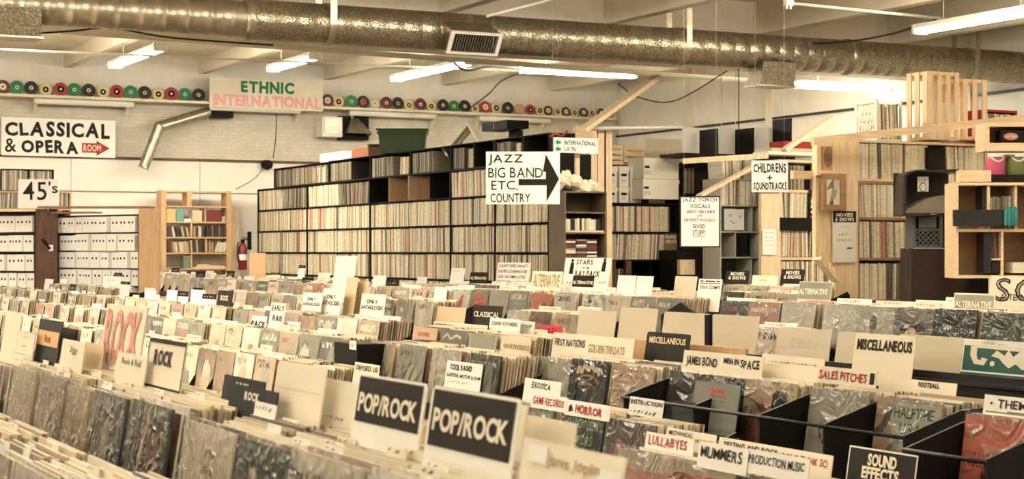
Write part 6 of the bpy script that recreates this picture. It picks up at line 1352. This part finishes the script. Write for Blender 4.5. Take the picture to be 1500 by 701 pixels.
# large card with pink drips
PD = mat('pink_brick_print', (.60, .28, .20), .6, var=.35, scale=60)
card('tall cream card painted with stretched pink brick letters', (143, 446, 200, 546), 1.18, PAPER, [('T', 'ROCK', .05, .12, .95, .93, PD, .03, .12, .01)], th=.005)
card('cream card with small rock and roll lettering behind the rock card', (166, 518, 209, 562), 1.12, PAPER, [('T', 'Rock & Roll', .22, .62, .85, .84, KG, .0, .3)], hide=.1)
card('cream card with small brown soft rock letters at the aisle edge', (22, 485, 47, 520), 1.12, PAPER, [('S', .3, .70, .68, .80, KG, 3), ('S', .3, .34, .65, .44, KG, 3)], border=(.004, TANCARD))
card('black card with an orange rectangle and dark lettering', (50, 468, 83, 526), 1.14, BLACK, [('P', [(.06, .34), (.95, .34), (.95, .72), (.06, .72)], mat('orange_sheet', (.72, .40, .17), .6)), ('T', 'Rod', .38, .42, .62, .62, K, .02, .2)], hide=.1)
card('cream card with a small squiggle before the pink lettered card', (86, 498, 118, 541), 1.1, PAPER, [('T', 'Ziggy', .42, .52, .75, .80, KG, .0, .5)], hide=.1)
card('blank tan card beside the squiggle card', (118, 502, 146, 541), 1.15, TANCARD, [], hide=.1)
card('tall blank cream card at the outer end of the big cover row', (2, 456, 24, 508), 1.17, PAPER, [])
card('dark grey blank card behind the squiggle card', (82, 480, 110, 506), 1.2, KG, [], hide=.1)
for (x0, y0, x1, y1, X, lab) in ((324, 553, 383, 588, 1.17, 'rear black rock tab before the blank cream card'), (334, 567, 402, 602, 1.14, 'front black rock tab before the blank cream card')):
    card(lab, (x0, y0, x1, y1), X, BLACK, [('T', 'ROCK', .35, .42, .66, .78, CW, .03, .1)], hide=.06)
card('white strip with typed name under the front rock tab', (372, 590, 402, 606), 1.135, WHITE, [('S', .1, .3, .9, .7, KG, 5)], hide=.04)
# rock tiers
card('small black rock card standing in the upper tier', (317, 425, 338, 449), 3.9, K, [('T', 'ROCK', .22, .38, .75, .70, CW, .03, .1)], hide=.1)
card('white early rhythm and blues card, hand lettered', (393, 443, 414, 476), 3.5, WHITE, [('T', 'EARLY', .10, .62, .95, .90, K, .0, .4), ('T', 'R&B', .25, .18, .90, .45, K, .0, .4)], hide=.1)
card('cream card with heavy black letters before the early card', (366, 462, 388, 482), 3.5, WHITE, [('T', 'PACE', .05, .15, .95, .65, K, .03, .3)], hide=.1)
for (x0, x1, y0, y1, X, n_) in ((440, 468, 428, 462, 3.95, 'first'), (468, 496, 422, 465, 3.98, 'second'), (525, 560, 430, 470, 3.98, 'third')):
    card('%s cream only anthologies card of the upper tier' % n_, (x0, y0, x1, y1), X, WHITE, [('T', 'ONLY', .25, .64, .70, .80, KG, .0, .4), ('T', 'ANTHOLOGIES', .05, .42, .95, .58, KG, .0, .4), ('S', .1, .12, .6, .2, KG, 4)], hide=.1)
card('tall tan blank card leaning behind the third anthologies card', (500, 405, 516, 465), 4.05, TANCARD, [], hide=.1)
card('second tan blank card behind the third anthologies card', (516, 411, 534, 460), 4.1, TANCARD, [], hide=.1)
card('tallest white card by the tan blank cards', (484, 374, 514, 436), 4.6 + .9, WHITE, [], hide=.1)
rk = random.Random(9)
k = 0
for (x0, y0, w_, h_, X, blk) in ((210, 425, 16, 20, 3.95, 0), (240, 424, 15, 34, 3.92, 0), (258, 426, 17, 14, 3.95, 1), (278, 424, 20, 20, 3.95, 0), (295, 430, 21, 14, 3.92, 1), (281, 421, 15, 12, 5.6, 1), (50, 411, 10, 16, 4.5, 1), (64, 408, 12, 14, 4.5, 0), (86, 408, 10, 16, 4.5, 0), (100, 416, 10, 18, 3.95, 1), (150, 404, 26, 14, 4.5, 0), (166, 399, 12, 12, 4.55, 1), (176, 412, 14, 8, 4.5, 1), (210, 421, 15, 16, 5.05, 0), (285, 397, 14, 18, 6.0, 1), (300, 396, 11, 18, 6.05, 0), (330, 396, 12, 18, 6.0, 1), (356, 404, 14, 14, 6.0, 0), (388, 410, 14, 20, 6.0, 1), (441, 406, 17, 16, 6.0, 1), (441, 422, 17, 12, 5.95, 0), (464, 399, 17, 18, 6.1, 0), (545, 403, 19, 16, 6.0, 0), (563, 409, 20, 18, 6.0, 1), (588, 417, 26, 18, 5.9, 0), (634, 420, 18, 24, 5.6, 0), (660, 392, 20, 10, 7.4, 0), (396, 399, 14, 6, 7.4, 1), (437, 388, 10, 8, 7.4, 1), (610, 405, 14, 12, 7.4, 0), (904, 403, 26, 16, 6.05, 0), (931, 404, 24, 18, 6.05, 0), (500, 392, 16, 14, 7.4, 0), (250, 392, 12, 12, 7.1, 1)):
    if blk: card('small black headed tab card, ' + ordw(k) + ' of the far tabs', (x0, y0, x0 + w_, y0 + h_), X, WHITE, [('S', .15, .6, .85, .78, CW, 4)], header=[(.45, 1.0, KG, 0)], hide=.1)
    else: card('small cream tab card, ' + ordw(k) + ' of the far tabs', (x0, y0, x0 + w_, y0 + h_), X, WHITE, [('S', .2, .5, .8, .62, KG, 4)], hide=.1)
    k += 1
# middle
card('black classical card above the cool covers card', (690, 447, 733, 474), 4.35, K, [('T', 'CLASSICAL', .06, .36, .93, .66, CW, .01, 0, .03)], hide=.1)
card('cream cool covers card hand lettered in black', (715, 466, 760, 490), 4.0, WHITE, [('T', 'COOL COVERS', .08, .55, .90, .80, K, .0, .35)], hide=.1)
card('blank tan card leaning before the gold record cover', (638, 449, 679, 476), 4.3, TANCARD, [], hide=.08)
card('cream strip with red and brown names under the tan blank card', (634, 473, 712, 487), 3.98, PAPER, [('T', 'INSTRUMENTALS', .03, .45, .40, .85, RD, .0, .4), ('T', 'MISCELLANEOUS', .46, .3, .95, .7, ink((.30, .2, .06)), .0, .4)], hide=.06)
card('white card with small typing beside the cool covers card', (757, 470, 782, 484), 4.05, WHITE, [('S', .1, .3, .9, .7, KG, 8)], hide=.05)
card('cream environments tab card above the environments cover', (754, 481, 800, 496), 4.05, PAPER, [('T', 'ENVIRONMENTS', .08, .2, .95, .75, ink((.22, .22, .15)), .0, .35)], hide=.06)
card('red paper tab behind the environments tab', (791, 476, 822, 492), 4.15, ink((.52, .05, .06)), [('S', .2, .2, .8, .8, ink((.3, .02, .03)), 4)], hide=.05)
card('cool radio card with suspense written below', (650, 530, 702, 570), 3.362, WHITE, [('T', 'COOL RADIO', .12, .66, .72, .90, K, .02, .4), ('T', 'SUSPENSE, MOTOR & HAM', .05, .40, .98, .56, K, .0, .4), ('S', .1, .2, .7, .28, ink((.5, .3, .2)), 9)], hide=0)
card('cream comedy tab beside the grey arch cover', (557, 503, 597, 516), 3.5, PAPER, [('T', 'COMEDIES', .06, .2, .94, .8, KG, .0, .5)], hide=.05)
card('cream tab with capital letters above the first pop rock card', (518, 532, 554, 548), 3.1, PAPER, [('T', 'DEFORD, LEI', .1, .25, .95, .8, KG, .0, .4)], hide=.05)
card('white first nations and golden throats strip', (808, 491, 926, 520), 3.78, PAPER, [('T', 'FIRST NATIONS', .03, .30, .42, .72, KG, .0, .4), ('T', 'GOLDEN THROATS', .47, .12, .90, .58, ink((.28, .22, .08)), .0, .4)], hide=.06)
card('black miscellaneous card with a rounded top', (943, 487, 1006, 530), 3.86, K, [('T', 'MISCELLANEOUS', .08, .62, .92, .84, mat('gold_ink', (.80, .64, .38), .5), .02, 0, .03)], round_=.012, hide=.1)
card('cream strip of spy film and space letters', (999, 517, 1115, 545), 3.64, PAPER, [('T', 'JAMES BOND', .05, .12, .45, .74, K, .01, .4), ('T', 'MEN IN', .53, .45, .72, .80, K, .02, .4), ('T', 'SPACE', .74, .30, .97, .80, K, .01, .4)], hide=.06)
card('cream strip of tiny names beside the spy film strip', (1113, 521, 1204, 553), 3.7, PAPER, [('S', .12, .62, .9, .72, KG, 16)], hide=.06)
card('cream sales pitches strip in red hand lettering', (1195, 539, 1282, 564), 3.595, PAPER, [('T', 'SALES PITCHES', .05, .22, .85, .80, RD, .01, .35), ('P', [(.90, .2), (.97, .2), (.97, .85), (.90, .85)], K)], hide=0)
card('white miscellaneous card with black stencil letters', (1244, 489, 1332, 572), 3.9, PAPER, [('T', 'MISCELLANEOUS', .05, .70, .96, .90, K, .03, 0, .05)], hide=.1)
card('cream football strip on top of the halftime stack', (1330, 558, 1400, 572), 3.80, PAPER, [('T', 'FOOTBALL', .22, .25, .66, .8, KG, .02, .1)], hide=.05)
card('white themes card at the photo edge above the red cover', (1440, 581, 1522, 606), 3.45, WHITE, [('T', 'THEMES', .26, .25, .98, .80, K, .0, .15), ('E', .14, .52, .02, .07, K)], hide=.08)
card('black sound effects card with a white border', (1238, 659, 1338, 720), 2.82, K, [('T', 'SOUND', .30, .58, .72, .88, CW, .03, 0, .02), ('T', 'EFFECTS', .23, .26, .77, .56, CW, .03, 0, .02)], border=(.004, WHITE), round_=.006, hide=.02)
card('white mummers card in front of the mechanical strip', (1020, 651, 1092, 690), 2.585, WHITE, [('T', 'MUMMERS', .06, .40, .90, .86, K, .0, .25)], hide=0)
card('white production music card beside the sound effects card', (1092, 664, 1182, 700), 2.59, WHITE, [('T', 'PRODUCTION MUSIC', .03, .42, .94, .82, K, .0, .25)], hide=0)
card('cream mechanical instruments strip behind the mummers card', (975, 631, 1047, 650), 2.74, PAPER, [('T', 'MECHANICAL', .06, .45, .55, .85, KG, .0, .35), ('T', 'INSTRUMENTS', .62, .2, .96, .5, KG, .0, .35)], hide=.06, round_=.006)
card('cream lullabies strip in red hand lettering', (944, 637, 1014, 661), 2.68, WHITE, [('T', 'LULLABYES', .08, .22, .88, .84, RD, .0, .3)], hide=.06)
card('cream strip in black and red letters behind the production music card', (1050, 653, 1216, 685), 2.7, PAPER, [('T', 'TESTING AND ROCK', .05, .56, .55, .85, K, .01, .3), ('T', 'I DONT THINK SO', .56, .42, .97, .78, RD, .0, .3)], hide=.05)
card('white horror card with red letters and a black ghost shape', (826, 589, 892, 612), 2.99, WHITE, [('T', 'HORROR', .25, .18, .83, .78, RD, .02, .4), ('P', [(.10, .25), (.10, .55), (.14, .75), (.18, .55), (.20, .25), (.17, .35), (.14, .25)], K)], hide=0)
card('white game records card in red hand lettering', (777, 578, 828, 600), 2.99, WHITE, [('T', 'GAME RECORDS', .06, .25, .94, .80, RD, .0, .35)], hide=0)
card('white exotica card before the crinkled plastic cover', (766, 556, 819, 582), 3.13, WHITE, [('T', 'EXOTICA', .22, .45, .74, .85, KG, .0, .4)], hide=.08)
card('white instruction card touching the black bin', (920, 583, 969, 610), 3.03, WHITE, [('T', 'INSTRUCTION', .04, .60, .98, .88, K, .01, .3), ('S', .05, .12, .85, .32, KG, 7)], hide=0)
card('silver LP with red letters leaning in the black corner bin', (1014, 560, 1080, 600), 3.47, ink((.16, .16, .13), True), [('T', 'BEEG', .36, .50, .70, .80, ink((.42, .09, .07)), .02, .3), ('S', .35, .30, .72, .36, KG, 6)], name='record_album', cat='record', hide=.12)
card('black LP with a pale disc and white word in the corner bin', (980, 588, 1022, 648), 3.44, ink((.02, .02, .018), True), [('S', .35, .72, .75, .78, KG, 5), ('E', .50, .42, .16, .12, KG), ('E', .28, .22, .12, .1, i_(.6, .56, .44)), ('P', [(.82, .66), (.94, .66), (.94, .74), (.82, .74)], WHITE), ('S', .25, .02, .95, .12, WHITE, 8)], name='record_album', cat='record', hide=.1)
# board with the blank cards behind the partitioned row
zt = EYE - .385
b = MB(); ya, yb = onX(833, 490, 3.97).y, onX(1092, 515, 3.97).y; b.box(3.97, yb, zt - .30, 3.985, ya, zt, PLY); tag(b.build('wooden_board'), 'brown plywood back board below the blank grey cards', 'board')
b = MB(); yc = onX(1520, 560, 3.97).y; b.box(3.972, yc, zt - .33, 3.984, yb - .005, zt - .02, BLKMET); b.box(3.95, yc, zt - .055, 3.971, yb - .005, zt - .045, BLKMET); tag(b.build('metal_back_rail'), 'black metal rail continuing the plywood board to the photo edge', 'rail')
nm = ['first', 'second', 'third', 'fourth', 'fifth', 'sixth', 'seventh']
for k, (x0, y0, x1, y1) in enumerate(((844, 454, 898, 497), (904, 450, 958, 496), (967, 457, 1033, 508), (1037, 461, 1106, 514), (1135, 480, 1213, 527), (1222, 487, 1308, 535), (1311, 491, 1405, 545))):
    card('%s of the blank grey cards along the plywood board, from the taupe bookcase side' % nm[k], (x0, y0, x1, y1), 4.12, GREYCARD, [('T', 'SEULB', .25, .42, .75, .68, mat('ghost_ink', (.66, .60, .46), .6), .01, 0)] if k == 4 else [], hide=.12, round_=.012)
b = MB(); ya = onX(1032, 480, 4.0).y; b.box(4.0, ya - .03, EYE - .45, 4.02, ya, EYE - .26, BLACK); tag(b.build('black_upright'), 'slim black upright between the third and fourth blank grey cards', 'upright')
GF = ink((.015, .075, .06), True); GW = ink((.80, .73, .57))
t_ = card('dark green sign with fat cream graffiti letters at the photo edge', (1407, 506, 1530, 549), 4.08, GF, [('P', [(.10, .93), (.10, .60), (.16, .30), (.28, .28), (.32, .50), (.24, .55), (.24, .46), (.20, .46), (.18, .62), (.18, .93)], GW), ('E', .38, .36, .03, .09, GW), ('P', [(.36, .62), (.42, .82), (.52, .66), (.56, .88), (.62, .64), (.72, .9), (.82, .6), (.84, .3), (.74, .22), (.66, .4), (.58, .24), (.50, .42), (.46, .55)], GW), ('P', [(.14, .88), (.99, .80), (.99, .97), (.14, .97)], GW), ('P', [(.86, .2), (.99, .2), (.99, .75), (.9, .7)], GW)], border=(.006, WHITE), hide=.1)
card('white price strip on top of the graffiti sign', (1410, 498, 1500, 508), 4.2, WHITE, [('S', .33, .3, .55, .8, K, 6), ('S', .6, .2, .75, .5, KG, 5)], hide=.05)
# black roof shaped bin ends in the alternative row
b = MB(); ya, yb = onX(996, 450, 5.84).y, onX(1056, 450, 5.84).y; ym = (ya + yb) / 2
z1, z0 = onX(1026, 442, 5.84).z, onX(1026, 462, 5.84).z
b.prism([(0, z0 - .35), (0, z0), ((ya - ym), z1), ((ya - yb), z0), ((ya - yb), z0 - .35)], 0, .02, BLACK); o = b.build('peaked_board', None, (5.70, ya, 0)); o.rotation_euler = (0, 0, FACEX); tag(o, 'black peaked board between two bins below the soul card', 'board')
# alternative row signs
card('cream card with brown outlined alternative letters', (777, 397, 821, 424), 6.15, PAPER, [('T', 'ALTERNATIVE', .06, .12, .94, .86, ink((.34, .24, .13)), .0, .15, .02)], hide=.1)
card('white rat pack card with two small suited figures', (823, 377, 890, 421), 6.4, WHITE, [('T', 'STARS', .26, .76, .62, .95, K, .0, .4), ('T', 'OF THE', .40, .62, .56, .70, K, .0, .4), ('T', 'RAT PACK', .26, .36, .80, .58, K, .0, .4), ('P', [(.12, .45), (.13, .8), (.17, .88), (.21, .8), (.21, .45)], KG), ('E', .17, .91, .03, .05, KG), ('P', [(.82, .55), (.83, .85), (.87, .92), (.91, .85), (.90, .55)], KG), ('E', .87, .94, .03, .05, KG), ('S', .1, .1, .3, .2, KG, 3), ('S', .75, .16, .95, .22, KG, 4)], hide=.1)
card('black alternative card before the rat pack card', (837, 403, 868, 426), 6.1, WHITE, [('T', 'ALTERNATIVE', .03, .44, .97, .66, CW, .01, 0, .02)], header=[(.26, 1.0, KG, 0)], hide=.1)
card('small black alternative card left of the backstock notice', (687, 398, 713, 416), 7.4, KG, [('T', 'ALTERNATIVE', .06, .38, .94, .62, CW, .01, 0, .02)], hide=.12)
card('white backstock notice in thin hand lettering', (725, 384, 773, 418), 7.5, WHITE, [('T', "CAN'T FIND WHAT", .06, .78, .92, .93, KG, -.006, .4), ('T', "YOU'RE LOOKING FOR?", .04, .54, .94, .69, KG, -.006, .4), ('T', 'ASK AN EMPLOYEE', .06, .31, .90, .46, KG, -.006, .4), ('T', 'ABOUT OUR BACKSTOCK', .03, .07, .98, .22, KG, -.006, .4)], hide=.14)
card('grey fading alternative card below the pine board', (1168, 412, 1216, 441), 6.1, WHITE, [('T', 'ALTERNATIVE', .03, .34, .90, .64, CW, .02, 0, .02)], header=[(.10, .97, mat('fading_grey', (.20, .185, .14), .35, var=.3, scale=3, coat=.5), .01)], hide=.1)
card('grey alternative card beside the large outlined sign', (1395, 429, 1455, 456), 6.08, PAPER, [('T', 'ALTERNATIVE', .05, .22, .95, .56, CW, .02, 0, .02)], header=[(.08, .90, mat('fading_grey', (.20, .185, .14)), .02)], hide=.1)
SOs = card('large cream sign with outlined letters and small alternative lettering', (1446, 404, 1530, 458), 6.4, PAPER, [('T', 'SO', .10, .30, .95, .95, KG, .0, 0, .12), ('T', 'SO', .12, .33, .94, .92, PAPER, -.035, 0, .2), ('T', 'ALTERNATIVE', .20, .33, 1.0, .52, K, -.01, .3)], hide=.1)
card('white soul comps card with a small cassette drawing', (1021, 408, 1055, 433), 6.1, WHITE, [('T', 'SOUL COMPS', .10, .40, .95, .62, K, .0, .4), ('P', [(.05, .72), (.95, .72), (.95, .76), (.05, .76)], K), ('P', [(.3, .82), (.72, .82), (.72, .9), (.3, .9)], KG), ('P', [(.08, .82), (.2, .82), (.2, .9), (.08, .9)], K), ('P', [(.78, .82), (.9, .82), (.9, .9), (.78, .9)], K)], hide=.1)
card('grey plastic card under crinkled film beside the soul card', (986, 404, 1018, 432), 6.2, GREYCARD, [], hide=.1)
card('first black movies and shows card, near the pale pigeonholes', (1062, 396, 1096, 411), 9.0, K, [('T', 'MOVIES', .22, .52, .80, .86, CW, .02, 0, .03), ('T', '& SHOWS', .15, .12, .88, .46, CW, .02, 0, .03)], hide=.22, border=(.004, BLACK))
card('second black movies and shows card, below the record rack', (1143, 394, 1177, 410), 9.0, K, [('T', 'MOVIES', .22, .52, .80, .86, CW, .02, 0, .03), ('T', '& SHOWS', .15, .12, .88, .46, CW, .02, 0, .03)], hide=.22, border=(.004, BLACK))
card('low cream card with a small drawing between the movies cards', (1101, 403, 1138, 416), 9.0, PAPER, [('S', .3, .3, .6, .6, KG, 5)], hide=.15)
card('small white tab behind the grey alternative card by the edge', (1384, 435, 1402, 450), 6.15, WHITE, [('T', 'SO', .2, .35, .6, .7, KG, .0, .2)], hide=.1)
card('small tan tab in front of the dark brown cabinet', (1360, 440, 1386, 452), 6.1, TANCARD, [], hide=.1)
card('low cream strip below the big pine rack', (1282, 440, 1311, 452), 6.1, PAPER, [('S', .1, .3, .8, .7, KG, 7)], hide=.1)
# black end board with stickers in the middle tier
b = MB(); ya, yb = onX(503, 500, 3.3).y, onX(537, 500, 3.3).y
b.box(0, 0, 0, ya - yb, .5, .30, BLACK); o = b.build('black_end_box', None, (3.25, ya, EYE - .45 - .31)); o.rotation_euler = (0, 0, FACEX); tag(o, 'black open box between the early card tier and the comedy tab', 'box')
t = thing('white_label', 'white label with printed lines on the black open box', 'label', onX(512, 511, 3.245), FACEX)
b = MB(); b.box(0, -.001, 0, .09, .001, .045, WHITE); b.strokes(.01, .01, .08, .035, -.002, KG, 6, rnd); b.build('paper', t)
